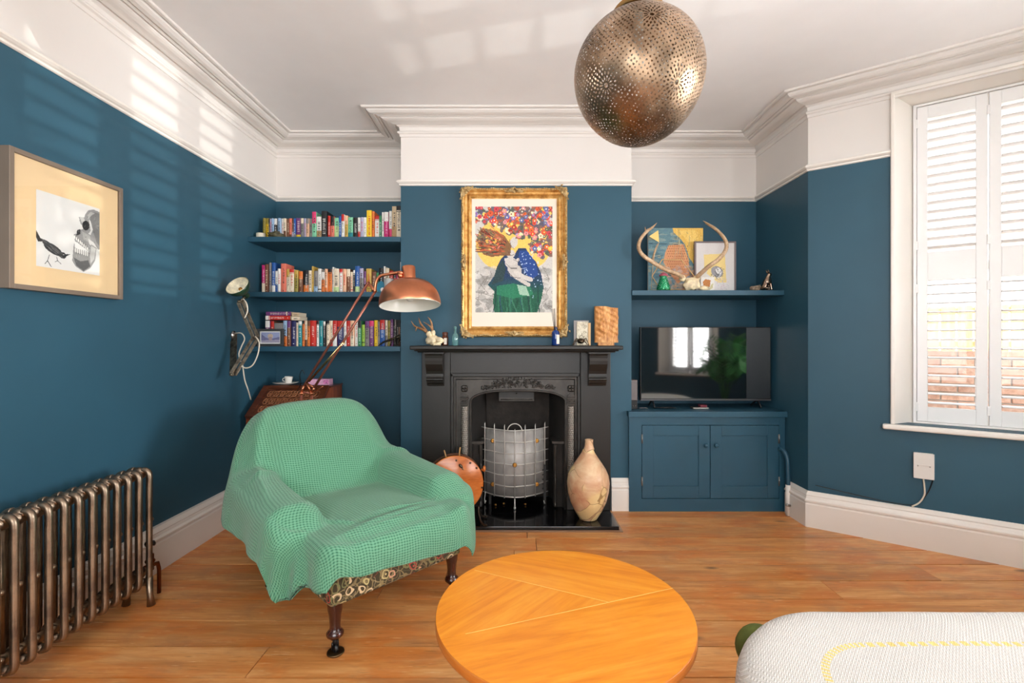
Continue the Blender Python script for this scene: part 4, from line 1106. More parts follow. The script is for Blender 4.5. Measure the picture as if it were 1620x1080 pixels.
for (a, b_) in ((k1, e1), (k2, e2)):
    mb = MB(); mb.tube([a, b_], .0082, 10); mb.build('arm', M_copd, fl)
mb = MB(); mb.tube([pa, k1+Vector((.0, 0, .0))], .009, 8); mb.tube([pb, P(485.5, 606, 3.11)], .008, 8); mb.tube([pb, k2], .008, 8); mb.tube([P(485.5, 606, 3.11), k2], .006, 8); mb.build('base_joint', M_cop, fl)
mb = MB(); mb.tube([P(485, 606, 3.10), P(543, 541, 3.03)], .0042, 8); mb.tube([P(489, 604, 3.11), P(546, 541, 3.05)], .0035, 8); mb.build('spring_rod', metal('pale_gold_rod', (224, 196, 140), .22), fl)
mb = MB(); a = P(497, 620, 3.10); mb.tube([a, P(511, 611, 3.06)], .004, 8); mb.build('tension_lever', M_cop, fl)
mb = MB(); mb.tube(sm_curve([e2+Vector((0, -.006, -.004)), P(595, 446, 2.975), P(602, 436.5, 2.97), P(618, 433, 2.965), P(634, 430.5, 2.96)], 6), .0095, 10)
mb.tube([e1, P(588, 456, 2.99), e2], .007, 8); mb.tube([e1, P(590, 470, 2.99)*0+e2], .006, 8); mb.tube([P(577, 452, 3.0), e1, P(593, 461, 2.99)], .005, 8); mb.build('head_bracket', M_cop, fl)
mb = MB(); mb.blob(P(633, 436, 2.95), (.016, .016, .018), 14, 8); mb.tube([P(629, 433, 2.96), P(637, 431, 2.95)], .011, 12); mb.build('swivel', M_cop, fl)
axis = Vector((-.075, -.0, 1)).normalized(); axis = (Matrix.Rotation(math.radians(-8), 3, 'X') @ axis)   # tips the opening towards the room
hc = P(649, 483, 2.95)
HM = lookM(hc, axis)
dome = [(.188, 0), (.189, .003)]
for k in range(1, 15):
    w = PI/2*k/14; dome.append((.189*math.cos(w)**.90+.036*(1-math.cos(w)), .003+.160*math.sin(w)))
dome = [(r, z) for r, z in dome if r > .041]+[(.041, .164)]
mb = MB(); mb.lathe(dome, 72, M=HM); mb.build('shade', M_cop, fl, label='copper dome')
mb = MB(); mb.lathe([(r-.0025, z-.002) for r, z in dome]+[(.002, .160)], 72, M=HM); mb.build('shade_lining', M_inner, fl, label='white enamel inside of the dome')
mb = MB(); mb.lathe([(.041, .160), (.041, .246), (.038, .250), (.002, .251)], 36, M=HM); mb.build('shade_cap', M_cop, fl)
mb = MB(); mb.blob(hc+axis*.06, (.030, .030, .036), 16, 10); mb.build('bulb', bpy.data.materials['frosted_bulb'], fl)
fc = tag(MB().tube(sm_curve([P(482, 592, 3.1), P(478, 585, 3.1), P(474, 594, 3.12), P(476, 606, 3.14), P(470, 618, 3.16)], 5), .0022, 6).build('cable', M_black, loc=tuple(P(478, 600, 3.1))), 'thin black cable looping beside the base joint of the copper floor lamp', 'cable')

# ------------------------------------------------------------------ wall lamp with folding arm
M_old = metal('worn_grey_metal', (150, 138, 120), .5, vs=30, bst=.2, c2=(88, 80, 70))
M_green = paint('dark_green_enamel', (30, 58, 40), .3, bst=0)
M_cream = paint('chipped_cream_enamel', (226, 218, 192), .45, var=.12, vs=40, bst=.05)
M_cord = paint('pale_flex', (218, 208, 190), .6, bst=0)
J0, J1, J2, J3 = P(370, 530, 3.31), Vector(P(368.5, 592, 3.11)), P(404.5, 534, 3.18), P(380, 477, 3.16)
wl = thing('wall_lamp', 'old grey folding-arm wall lamp with green outer and cream inner shade', 'lamp', (XL, J0.y, J0.z))
mb = MB(); mb.tube([(XL+.001, J0.y, J0.z), (XL+.012, J0.y, J0.z)], .030, 16); mb.tube([(XL+.01, J0.y, J0.z), J0], .010, 10); mb.blob(J0, (.014, .014, .016), 12, 8); mb.build('wall_bracket', M_steel, wl)
def flat_arm(a, b_, w=.014, gap=.026, dual=True):
    mb = MB(); d = (b_-a).normalized(); side = d.cross(Vector((0, 1, 0))).normalized()
    for s in (-1, 1):
        c = (a+b_)/2; L = (b_-a).length
        R = Matrix((side, Vector((0, 1, 0)), d)).transposed()
        o = side*(gap*.5*s)+Vector((0, -.004*s, 0))
        mb.box(c+o, (w*.55, .006, L), R=R)
    mb.tube([a-Vector((0, .014, 0)), a+Vector((0, .014, 0))], .012, 12); mb.tube([b_-Vector((0, .014, 0)), b_+Vector((0, .014, 0))], .010, 12)
    return mb
for a, b_, w in ((J0, J1, .052), (J1, J2, .040), (J2, J3, .042)):
    flat_arm(a, b_, w).build('arm', M_old, wl, bevel=.0015)
for q in (J1, J2, J3):
    MB().tube([q-Vector((0, .024, 0)), q-Vector((0, .012, 0))], .0085, 10).build('joint_knob', M_old, wl)
hc2 = P(375, 451, 3.13); ax2 = (P(382, 470, 3.19)-hc2)           # the shade opens up and towards the room
ax2 = Vector((.16, .78, -.60)).normalized()
HM2 = lookM(hc2, ax2)
sh = [(.076, 0), (.078, .002), (.074, .020), (.064, .040), (.048, .058), (.030, .072), (.022, .080), (.020, .110), (.004, .114)]
mb = MB(); mb.lathe(sh, 40, M=HM2); mb.build('shade', M_green, wl, label='dark green outside of the shade')
mb = MB(); mb.lathe([(max(.003, r-.003), z-.002+.001) for r, z in sh[:6]]+[(.003, .070)], 40, M=HM2); mb.build('shade_lining', M_cream, wl, label='cream inside of the shade')
mb = MB(); mb.lathe([(.012, .062), (.012, .030), (.003, .028)], 16, M=HM2); mb.build('bulb_holder', M_brass, wl)
mb = MB(); mb.tube([J3, hc2+ax2*.10], .009, 10); mb.build('head_link', M_old, wl)
mb = MB()
mb.tube(sm_curve([P(384, 472, 3.18), P(390, 480, 3.15), P(391.5, 492, 3.15), P(387, 503, 3.15)], 6), .0042, 8)
mb.tube(sm_curve([P(404, 532, 3.16), P(410, 542, 3.12), P(408, 560, 3.12), P(400, 577, 3.12), P(390, 582, 3.12), P(382, 579, 3.12)], 6), .0042, 8)
mb.tube(sm_curve([P(372, 527, 3.29), P(382, 527, 3.22), P(387, 536, 3.20), P(382, 548, 3.18), P(378, 560, 3.17), P(381, 572, 3.14)], 6), .0042, 8)
mb.tube(sm_curve([P(384, 578, 3.12), P(387, 600, 3.16), P(392, 615, 3.20), P(397, 632, 3.28)], 6), .0042, 8)
mb.build('flex', M_cord, wl, label='pale flex looped along the arms')

# ------------------------------------------------------------------ bureau desk in the left alcove
M_mah = wood('dark_mahogany', (58, 22, 10), (88, 38, 18), (120, 58, 28), (1, 1, 8), 3, .28, coat=.3)
M_mahl = wood('red_brown_side', (104, 44, 16), (140, 66, 28), (166, 86, 42), (9, 9, 1), 3, .3, coat=.3)
M_carv = wood('carved_oak', (54, 24, 12), (84, 42, 22), (112, 62, 36), (2, 8, 8), 3, .4, coat=.15)
M_carv2 = wood('carved_oak_pale', (116, 68, 40), (142, 90, 56), (168, 114, 76), (8, 8, 8), 3, .35, coat=.2)  # paler tone of the oak, so the raised carving stands out
dk = thing('bureau', 'dark wooden writing bureau with carved sloping front in the left alcove', 'desk', (-1.69, 3.62, 0))
dx0, dx1, dyf, dyt, dyb = -1.930, -1.43, 3.37, 3.63, 3.885
zt, zl = .905, .705
side = [(dyf+.012, zl-.008), (dyt+.006, zt-.014), (dyb, zt-.014), (dyb, .12), (dyf+.012, .12)]
for x0, x1, m in ((dx0, dx0+.018, M_mah), (dx1-.018, dx1, M_mahl)):
    mb = MB(); mb.prism(side, lambda p: (x0, p[0], p[1]), lambda p: (x1, p[0], p[1])); mb.build('side_panel', m, dk, bevel=.002)
mb = MB(); mb.bb(dx0-.008, dx1+.008, dyt-.004, dyb, zt-.014, zt); mb.build('top', M_mah, dk, bevel=.004)
mb = MB(); mb.bb(dx0+.018, dx1-.018, dyb-.02, dyb-.002, .12, zt-.016); mb.build('back_panel', M_mah, dk)
# sloping fall front with strapwork carving in relief
sv = Vector((0, dyt-dyf, zt-.006-zl)); sl = sv.length; sd = sv.normalized(); sn = Vector((0, -sd.z, sd.y))
def onS(x, t, h): p = Vector((x, dyf, zl))+sd*t+sn*h; return p
mb = MB(); 
def lid(x0, x1, t0, t1, h0, h1):
    vs = [onS(x, t, h) for h in (h0, h1) for t in (t0, t1) for x in (x0, x1)]
    mb.add(vs, [(0, 2, 3, 1), (4, 5, 7, 6), (0, 1, 5, 4), (1, 3, 7, 5), (3, 2, 6, 7), (2, 0, 4, 6)])
lid(dx0+.002, dx1-.002, 0, sl, -.006, .010); lid(dx0+.002, dx1-.002, 0, .03, .010, .014); lid(dx0+.002, dx1-.002, sl-.026, sl, .010, .014); lid(dx0+.002, dx0+.045, .03, sl-.026, .010, .014); lid(dx1-.045, dx1-.002, .03, sl-.026, .010, .014)
lp = mb.build('fall_front', M_carv, dk)
mb = MB()
for row in range(3):
    t = .072+row*.080
    for k in range(8):
        x = dx0+.085+k*.047
        if row % 2: x += .0
        c = [onS(x+.019*math.cos(w)*(1 if k % 2 else .8), t+.028*math.sin(w), .012) for w in np.linspace(0, 2*PI, 18)[:-1]]
        mb.tube(c, .0042, 6, closed=True)
        mb.blob(onS(x, t, .012), (.007, .007, .006), 8, 5)
        c = [onS(x+.0235+.020*math.cos(w), t+.034*math.sin(w), .0115) for w in np.linspace(0, 2*PI, 14)[:-1]]
        mb.tube(c, .003, 5, closed=True)
mb.build('carving', M_carv2, lp)
mb = MB(); mb.bb(dx0+.018, dx1-.018, dyf+.012, dyf+.028, .40, zl-.010); mb.build('drawer_front', M_mah, dk, bevel=.003)
mb = MB(); mb.bb(dx0+.018, dx1-.018, dyf+.012, dyf+.028, .12, .395); mb.build('drawer_front', M_mah, dk, bevel=.003)
for x in (-1.80, -1.56): MB().tube([(x-.03, dyf+.006, .55), (x+.03, dyf+.006, .55)], .005, 8).build('handle', M_brass, dk)
for x in (dx0+.03, dx1-.03):
    for y in (dyf+.04, dyb-.03): MB().lathe([(.018, .001), (.022, .04), (.014, .08), (.024, .122)], 14, M=Matrix.Translation((x, y, 0))).build('leg', M_mah, dk)
# cup on its saucer, pink carton
M_china = paint('white_china', (238, 234, 224), .18, bst=0, var=.01)
sc = P(452, 604, 3.70); sc.z = .9065
tag(MB().lathe([(.001, .004), (.030, .001), (.036, .003), (.070, .012), (.092, .020), (.093, .022), (.068, .016), (.034, .008), (.001, .007)], 40, M=Matrix.Translation(sc)).build('saucer', M_china, loc=tuple(sc)), 'white oval saucer on top of the carved bureau', 'saucer')
cpt = thing('cup', 'small white espresso cup with handle standing on the saucer', 'cup', (sc.x+.02, sc.y, sc.z+.010))
Mc = Matrix.Translation((sc.x+.02, sc.y, sc.z+.009)) @ Matrix.Rotation(math.radians(4), 4, 'Y')
MB().lathe([(.001, .001), (.020, .001), (.023, .006), (.029, .048), (.031, .056), (.029, .056), (.026, .040), (.018, .006), (.001, .005)], 30, M=Mc).build('bowl', M_china, cpt)
MB().tube([Mc @ Vector((-.026-.020*math.sin(w), 0, .030+.014*math.cos(w))) for w in np.linspace(0, PI, 12)], .0035, 8).build('handle', M_china, cpt)
M_pink = paint('pink_card', (224, 168, 196), .5, var=.10, vs=60, bst=0)
a = P(489, 606, 3.72); b_ = P(522, 606, 3.72)
pk = MB().bb(a.x, b_.x, 3.70, 3.78, .9065, .9065+.045).build('carton', M_pink, loc=((a.x+b_.x)/2, 3.74, .9065), bevel=.001)
tag(pk, 'pale pink carton lying on the right of the carved bureau', 'box')
MB().bb(a.x+.12, b_.x-.005, 3.6985, 3.70, .915, .945).build('printed_panel', paint('pink_print', (196, 112, 160), .5, var=.35, vs=110, bst=0), pk)

# ------------------------------------------------------------------ flat prints painted into vertex colours
M_print = vcol('printed_paper', .65, .3); M_spine = vcol('book_cloth', .5, .4)
class Cv:
    """a small numpy canvas, y down, in units of the picture's own pixels"""
    def __init__(s, w, h, col): s.w = w; s.h = h; s.a = np.ones((h, w, 3))*np.array(col, float); s.yy, s.xx = np.mgrid[0:h, 0:w]+.5
    def poly(s, pts, col, al=1):
        m = np.zeros((s.h, s.w), bool); n = len(pts)
        for i in range(n):
            x1, y1 = pts[i]; x2, y2 = pts[(i+1) % n]
            if y1 == y2: continue
            c = ((s.yy >= min(y1, y2)) & (s.yy < max(y1, y2)) & (s.xx < (x2-x1)*(s.yy-y1)/(y2-y1)+x1)); m ^= c
        s.a[m] = s.a[m]*(1-al)+np.array(col, float)*al; return m
    def ell(s, cx, cy, rx, ry, col, al=1, ang=0):
        c, q = math.cos(ang), math.sin(ang); X = (s.xx-cx)*c+(s.yy-cy)*q; Y = -(s.xx-cx)*q+(s.yy-cy)*c
        m = (X/rx)**2+(Y/ry)**2 < 1; s.a[m] = s.a[m]*(1-al)+np.array(col, float)*al; return m
    def line(s, pts, w, col, al=1):
        for (x1, y1), (x2, y2) in zip(pts[:-1], pts[1:]):
            dx, dy = x2-x1, y2-y1; L = dx*dx+dy*dy+1e-9; t = np.clip(((s.xx-x1)*dx+(s.yy-y1)*dy)/L, 0, 1)
            m = np.hypot(s.xx-x1-t*dx, s.yy-y1-t*dy) < w/2; s.a[m] = s.a[m]*(1-al)+np.array(col, float)*al
    def noise(s, amp, sc=1, sd=0, mask=None):
        r = np.random.RandomState(sd); g = r.rand(int(s.h/sc)+2, int(s.w/sc)+2)-.5
        n_ = g[(s.yy/sc).astype(int), (s.xx/sc).astype(int)][..., None]*amp
        if mask is None: s.a = s.a+n_
        else: s.a[mask] += n_[mask]
def print_on(name, cv, F, parent, mat=None):
    """F(u, v) -> point, u to the right and v down"""
    w, h = cv.w, cv.h
    vs = [tuple(F(i/w, j/h)) for j in range(h+1) for i in range(w+1)]
    jj, ii = np.mgrid[0:h, 0:w]; a = (jj*(w+1)+ii).ravel(); Fc = np.stack([a, a+w+1, a+w+2, a+1], -1)
    root = parent
    while root.parent is not None: root = root.parent
    M = root_matrix(root).inverted(); vs = [tuple(M @ Vector(p)) for p in vs]
    me = bpy.data.meshes.new(name); me.from_pydata(vs, [], Fc.tolist()); me.materials.append(mat or M_print)
    ca = me.color_attributes.new('Col', 'FLOAT_COLOR', 'CORNER')
    c = np.clip(cv.a, 0, 255)/255; c = np.where(c <= .04045, c/12.92, ((c+.055)/1.055)**2.4).reshape(-1, 3)
    c4 = np.concatenate([c, np.ones((len(c), 1))], 1); ca.data.foreach_set('color', np.repeat(c4, 4, axis=0).ravel())
    o = bpy.data.objects.new(name, me); COL.objects.link(o); o.parent = parent; return o

# ---- gilt picture over the mantelpiece
M_gilt, nt, b = newmat('worn_gilt'); v = coords(nt); f = noise_t(nt, v, 22, 5, .65)
nt.links.new(ramp(nt, f, [(.3, (150, 102, 48)), (.48, (206, 156, 84)), (.62, (222, 180, 112)), (.75, (196, 178, 144))]), b.inputs['Base Color']); b.inputs['Metallic'].default_value = .55; b.inputs['Roughness'].default_value = .42
bump(nt, b, f, .3, .004)
M_gilt2, nt, b = newmat('worn_gilt_ornament'); v = coords(nt); f = noise_t(nt, v, 40, 5, .65)
nt.links.new(ramp(nt, f, [(.3, (112, 82, 44)), (.5, (190, 158, 104)), (.68, (216, 196, 152))]), b.inputs['Base Color']); b.inputs['Metallic'].default_value = .4; b.inputs['Roughness'].default_value = .5; bump(nt, b, f, .4, .005)
PY = 3.462
fx0, fx1, fz0, fz1 = (730-CX)/FPX*PY, (897-CX)/FPX*PY, CH+(CY-532)/FPX*PY, CH+(CY-297)/FPX*PY
gp = thing('framed_picture', 'large ornate gilt frame with colourful floral figure print over the mantelpiece', 'picture', ((fx0+fx1)/2, YC, fz0))
prof = [(0, YC-.004), (-.004, PY+.016), (.0, PY+.004), (.010, PY-.004), (.020, PY+.002), (.026, PY+.014), (.040, PY+.020), (.052, PY+.012), (.058, PY+.008), (.064, PY+.012), (.068, PY+.022), (.074, PY+.024)]
mb = MB(); K = len(prof)
def corner(i, q):
    x = fx0+q if i in (0, 3) else fx1-q; z = fz0+q if i in (0, 1) else fz1-q; return x, z
vs = []
for i in range(4):
    for q, y in prof: x, z = corner(i, q); vs.append((x, y, z))
fs = [(i*K+j, ((i+1) % 4)*K+j, ((i+1) % 4)*K+j+1, i*K+j+1) for i in range(4) for j in range(K-1)]
mb.add(vs, fs); mb.build('frame', M_gilt, gp)
def ornament(cx_, cz_, R_, w, h, sd):
    """a shell-and-scroll cartouche in relief"""
    mb = MB(); r = random.Random(sd)
    for s in (-1, 1):
        for k in range(4):
            L = w*(.95-.2*k); hz = h*(.15+.22*k)
            pts = [Vector((s*L*t, -.010-.010*math.sin(PI*t)-.002*k, hz*(1-t*1.1)+.5*h*math.sin(PI*t*1.2)*(.6-.15*k))) for t in np.linspace(0, 1, 10)]
            mb.tube([R_ @ p+Vector((cx_, PY+.004, cz_)) for p in pts], lerpl([.007, .006, .0045, .003], 10), 7)
            c = pts[-1]; sp_ = [Vector((c.x+s*.010*(1-t)*math.cos(t*7), c.y-.003, c.z+.010*(1-t)*math.sin(t*7))) for t in np.linspace(0, .9, 12)]
            mb.tube([R_ @ p+Vector((cx_, PY+.004, cz_)) for p in sp_], .0038, 6)
    for k in range(9):
        a = PI*(k/8); d_ = Vector((math.cos(a)*w*.30, -.016, math.sin(a)*h*.55))
        mb.tube([Vector((cx_, PY-.006, cz_))+R_ @ Vector((0, 0, -.002)), Vector((cx_, PY+.004, cz_))+R_ @ d_], [.003, .0065], 7)
    mb.blob(Vector((cx_, PY-.014, cz_))+R_ @ Vector((0, 0, -.004)), (.012, .009, .012), 12, 8)
    for k in range(16):
        mb.blob(Vector((cx_, PY+.002, cz_))+R_ @ Vector((r.uniform(-w, w)*.7, -.006, r.uniform(-.3, .8)*h)), (r.uniform(.004, .009), .007, r.uniform(.004, .009)), 8, 5)
    return mb
for (qx, qz, ang) in ((fx0+.034, fz0+.034, -PI*.75), (fx1-.034, fz0+.034, PI*.75), (fx1-.034, fz1-.034, PI*.25), (fx0+.034, fz1-.034, -PI*.25)):
    R_ = Matrix.Rotation(ang, 3, 'Y'); ornament(qx, qz, R_, .062, .050, int(qx*100)).build('corner_ornament', M_gilt2, gp)
for (qx, qz, ang) in (((fx0+fx1)/2, fz0+.026, PI), ((fx0+fx1)/2, fz1-.026, 0), (fx0+.022, (fz0+fz1)/2, -PI/2), (fx1-.022, (fz0+fz1)/2, PI/2)):
    R_ = Matrix.Rotation(ang, 3, 'Y'); ornament(qx, qz, R_, .062 if abs(ang) in (0, PI) else .05, .028, int(qz*100)).build('centre_ornament', M_gilt2, gp)
# running leaf edge between the ornaments
mb = MB(); rr = random.Random(2)
for side_ in range(4):
    L = (fx1-fx0) if side_ in (0, 2) else (fz1-fz0)
    n_ = int(L/.016)
    for k in range(n_):
        s = (k+.5)/n_; q = .008+.004*math.sin(k*.8)
        p = {0: (fx0+s*L, fz0+q), 1: (fx1-q, fz0+s*L), 2: (fx0+s*L, fz1-q), 3: (fx0+q, fz0+s*L)}[side_]
        R_ = Matrix.Rotation((0 if side_ in (0, 2) else PI/2)+.5*math.sin(k*1.3), 3, 'Y')
        mb.blob((p[0], PY-.002, p[1]), (.010, .005, .0045+.002*rr.random()), 7, 5, R=R_)
mb.build('leaf_edging', M_gilt2, gp)
mb = MB(); mb.bb(fx0+.062, fx1-.062, PY+.024, PY+.030, fz0+.062, fz1-.062); mb.build('mount', paint('cream_mount', (238, 226, 210), .7, bst=0, var=.01), gp)
cv = Cv(122, 168, (244, 196, 100))
r2 = random.Random(11)
cv.ell(61, 62, 60, 46, (248, 200, 104))
for yy in range(0, 168):  # grey drawing outside the golden disc
    pass
out = ((cv.xx-61)/60)**2+((cv.yy-60)/47)**2 > 1
cv.a[out] = (204, 200, 194)
low = out & (cv.yy > 70)
for k in range(150):
    x, y = r2.uniform(0, 122), r2.uniform(96, 168); m = ((cv.xx-x)**2/(r2.uniform(3, 9)**2)+(cv.yy-y)**2/(r2.uniform(2, 6)**2)) < 1
    m &= ((cv.xx < 36) | (cv.xx > 98)); g = r2.uniform(120, 225); cv.a[m] = cv.a[m]*.45+np.array((g, g-2, g-6))*.55
for k in range(40):
    x = r2.choice([r2.uniform(0, 30), r2.uniform(102, 122)]); y = r2.uniform(98, 160)
    cv.line([(x, y), (x+r2.uniform(-8, 8), y+r2.uniform(-6, 8)), (x+r2.uniform(-10, 10), y+r2.uniform(0, 14))], 1, (128, 124, 118), .7)
# cloak
cloak = [(40, 84), (48, 76), (60, 80), (68, 66), (80, 66), (84, 74), (96, 88), (104, 106), (108, 128), (104, 150), (98, 168), (30, 168), (28, 150), (30, 134), (20, 124), (30, 110), (34, 96)]
m = cv.poly(cloak, (38, 60, 96))
g = np.clip((cv.yy-110)/30, 0, 1)[..., None]; cv.a[m] = (cv.a*(1-g)+np.array((34, 92, 70))*g)[m]
for k in range(26):
    x = r2.uniform(32, 100); y = r2.uniform(124, 140); sel = [(x, y), (x+r2.uniform(-3, 3), 150), (x+r2.uniform(-5, 5), 168)]
    cv.line(sel, r2.uniform(1, 2.6), r2.choice([(24, 66, 54), (60, 124, 92), (46, 74, 110), (20, 48, 50), (76, 140, 110)]), .55)
cv.poly([(34, 96), (44, 84), (48, 100), (44, 118), (26, 124)], (44, 66, 70)); cv.poly([(34, 126), (60, 122), (88, 128), (92, 140), (60, 146), (34, 140)], (44, 128, 92), .8); cv.poly([(66, 124), (80, 126), (86, 142), (70, 140)], (206, 222, 204), .7)
m = cv.poly([(70, 70), (82, 70), (95, 88), (100, 108), (88, 116), (76, 100), (68, 82)], (38, 72, 140))
for k in range(70):
    x, y = r2.uniform(66, 104), r2.uniform(72, 148)
    cv.ell(x, y, .9, .9, (186, 206, 232), .9) if (y < 118 or x > 84) else None
# pale child and face
sk = (206, 200, 194)
cv.ell(61, 57, 6, 9, sk, 1, .2); cv.ell(56, 75, 7, 6.5, sk); cv.ell(57, 90, 11, 9, sk, 1, .6); cv.ell(62, 100, 12, 9, (194, 188, 182), 1, .5); cv.line([(64, 104), (76, 112), (88, 116)], 7, sk); cv.line([(58, 108), (74, 118), (84, 124)], 6, (198, 192, 186)); cv.line([(48, 84), (58, 92), (68, 84)], 5, sk)
for pts_ in ([(54, 52), (56, 62), (62, 68)], [(48, 90), (56, 98), (66, 98)], [(50, 104), (60, 112), (72, 114)], [(60, 84), (68, 88), (70, 80)], [(52, 72), (56, 78), (62, 76)]): cv.line(pts_, 1.1, (92, 88, 88), .8)
# wing of red and green feathers
m = cv.poly([(57, 62), (46, 46), (30, 38), (12, 34), (5, 40), (10, 48), (4, 58), (10, 66), (12, 76), (26, 80), (42, 78), (55, 78)], (120, 84, 58), .9)
for k in range(330):
    x0_, y0_ = 57-r2.random()*14, 66+r2.uniform(-8, 8); L = r2.uniform(16, 50)
    ang = PI+.36+r2.uniform(-.46, .40); x1_, y1_ = x0_+L*math.cos(ang), y0_+L*math.sin(ang)
    xm_, ym_ = x0_+.55*(x1_-x0_), y0_+.55*(y1_-y0_)
    cv.line([(xm_, ym_), (x1_, y1_)], r2.uniform(1, 1.8), r2.choice([(116, 58, 40), (186, 84, 54), (74, 76, 56), (210, 130, 74), (88, 46, 44), (136, 124, 88), (206, 96, 62), (98, 104, 92)]), .85)
for k in range(30):
    x, y = r2.uniform(16, 40), r2.uniform(48, 70); cv.ell(x, y, 1.6, 1.3, r2.choice([(214, 92, 64), (232, 190, 90), (226, 140, 120)]), .9)
# flower crown
pal = [(222, 96, 58), (232, 108, 50), (226, 84, 60), (238, 206, 84), (206, 74, 84), (150, 130, 190), (98, 112, 166), (240, 226, 190), (226, 150, 150), (178, 66, 50), (120, 104, 98), (92, 100, 84)]
def inflower(x, y): return y < 24+20*max(0, min(1, (x-20)/40))+34*max(0, min(1, (x-60)/40))-2*max(0, (30-x)/30)+4*math.sin(x*.5)
for k in range(700):
    x, y = r2.uniform(0, 122), r2.uniform(0, 82)
    if not inflower(x, y): continue
    if 58 < x < 86 and y > 50: continue
    c = r2.choice([(108, 92, 96), (96, 92, 110), (132, 100, 90), (84, 94, 80), (170, 96, 76)]); cv.ell(x, y, r2.uniform(2, 5), r2.uniform(2, 4), c, .9, r2.uniform(0, 3))
for k in range(330):
    x, y = r2.uniform(0, 122), r2.uniform(0, 80)
    if not inflower(x, y): continue
    if 58 < x < 86 and y > 48: continue
    c = r2.choice(pal); R0 = r2.uniform(1.8, 4.2)
    for q in range(5): cv.ell(x+R0*.6*math.cos(q*1.257+k), y+R0*.6*math.sin(q*1.257+k), R0*.5, R0*.5, c)
    cv.ell(x, y, R0*.28, R0*.28, r2.choice([(250, 220, 120), (120, 50, 40), (250, 240, 220)]))
for k in range(90): cv.ell(r2.uniform(6, 56), r2.uniform(60, 68), 1.2, 1, (150, 110, 60), .0)
cv.noise(16, 1, 3)
ax0_, ax1_, az0_, az1_ = (752-CX)/FPX*(PY+.022), (874-CX)/FPX*(PY+.022), CH+(CY-494)/FPX*(PY+.022), CH+(CY-326.5)/FPX*(PY+.022)
print_on('print', cv, lambda u, v: (ax0_+(ax1_-ax0_)*u, PY+.0232, az1_+(az0_-az1_)*v), gp)

# ---- grey framed print of a bird and a skull on the left wall
M_gframe = paint('grey_brown_frame', (126, 112, 98), .5, metal=.1, bst=.03)
wx = XL; fX = -1.94; y0, y1, z0_, z1_ = 1.814, 2.339, CH+.203, CH+.750
bp = thing('framed_print', 'square grey-framed print of a bird facing a skull on the left wall', 'picture', (wx, (y0+y1)/2, z0_))
mb = MB(); fw = .019
mb.bb(wx+.001, fX, y0, y0+fw, z0_, z1_); mb.bb(wx+.001, fX, y1-fw, y1, z0_, z1_); mb.bb(wx+.001, fX, y0+fw, y1-fw, z0_, z0_+fw); mb.bb(wx+.001, fX, y0+fw, y1-fw, z1_-fw, z1_)
mb.build('frame', M_gframe, bp, bevel=.0015)
mb = MB(); mb.bb(wx+.004, fX-.012, y0+fw, y1-fw, z0_+fw, z1_-fw); mb.build('mount', paint('tan_mount', (232, 204, 158), .75, bst=.03, var=.02, vs=2), bp)
cv = Cv(150, 165, (226, 226, 222))
# bird (left) with beak towards the skull
cv.poly([(0, 88), (8, 102), (14, 110), (4, 112), (0, 104)], (52, 52, 52)); cv.ell(36, 122, 22, 10, (56, 56, 56), 1, .42); cv.ell(58, 132, 8, 7.5, (44, 44, 44)); cv.poly([(10, 104), (22, 106), (46, 118), (56, 128), (30, 128), (14, 114)], (72, 72, 72)); cv.poly([(64, 128), (76, 126), (64, 134)], (30, 30, 30))
for k in range(30): x = r2.uniform(14, 54); y = 108+(x-14)*.5+r2.uniform(-2, 10); cv.line([(x, y), (x+7, y+4)], 1, r2.choice([(110, 110, 108), (34, 34, 34), (150, 150, 148)]), .7)
cv.ell(60, 130, 1.2, 1.2, (200, 200, 200)); cv.line([(28, 136), (24, 150), (32, 162)], 1.4, (60, 60, 60)); cv.line([(24, 150), (18, 158)], 1.2, (60, 60, 60)); cv.line([(44, 138), (46, 146), (54, 152)], 1.4, (60, 60, 60)); cv.line([(46, 146), (40, 150)], 1.2, (60, 60, 60))
# skull, cropped by the right edge
g1, g2, g3 = (196, 196, 192), (128, 128, 126), (70, 70, 70)
cv.poly([(150, 8), (134, 6), (120, 12), (112, 24), (110, 32), (96, 34), (100, 48), (110, 58), (100, 64), (92, 74), (84, 78), (86, 92), (112, 108), (126, 106), (134, 92), (142, 104), (150, 100)], (148, 148, 146))
cv.poly([(150, 12), (136, 12), (124, 24), (126, 44), (134, 64), (142, 84), (150, 92)], (122, 122, 120)); cv.poly([(138, 14), (126, 14), (118, 24), (120, 34), (128, 22)], (176, 176, 172))
cv.poly([(98, 34), (108, 32), (112, 40), (104, 46)], g1); cv.ell(114, 50, 9, 12, (46, 46, 46), 1, .3); cv.ell(112, 46, 5, 6, (28, 28, 28)); cv.poly([(122, 34), (126, 60), (120, 68), (126, 70), (132, 56), (126, 36)], (214, 214, 210)); cv.poly([(92, 66), (100, 62), (100, 74), (90, 80)], (48, 48, 48)); cv.poly([(104, 66), (124, 72), (128, 88), (108, 86)], (170, 170, 166))
for k in range(8): cv.ell(86+k*4.6, 84+k*3.0, 2.1, 4.0, (232, 232, 226)); cv.line([(88.2+k*4.6, 81+k*3), (88.2+k*4.6, 88+k*3)], .9, (70, 70, 70))
cv.poly([(120, 80), (134, 86), (150, 106), (150, 114), (134, 100), (122, 92)], (206, 206, 202)); cv.poly([(84, 100), (94, 96), (122, 110), (128, 92), (142, 98), (138, 130), (126, 150), (108, 162), (88, 152), (80, 140)], (150, 150, 147)); cv.poly([(84, 132), (100, 138), (120, 132), (126, 146), (108, 160), (90, 150)], (94, 94, 93)); cv.poly([(128, 96), (140, 100), (136, 126), (126, 140), (124, 120)], (196, 196, 192)); cv.poly([(86, 92), (124, 112), (112, 116), (86, 108)], (236, 236, 232))
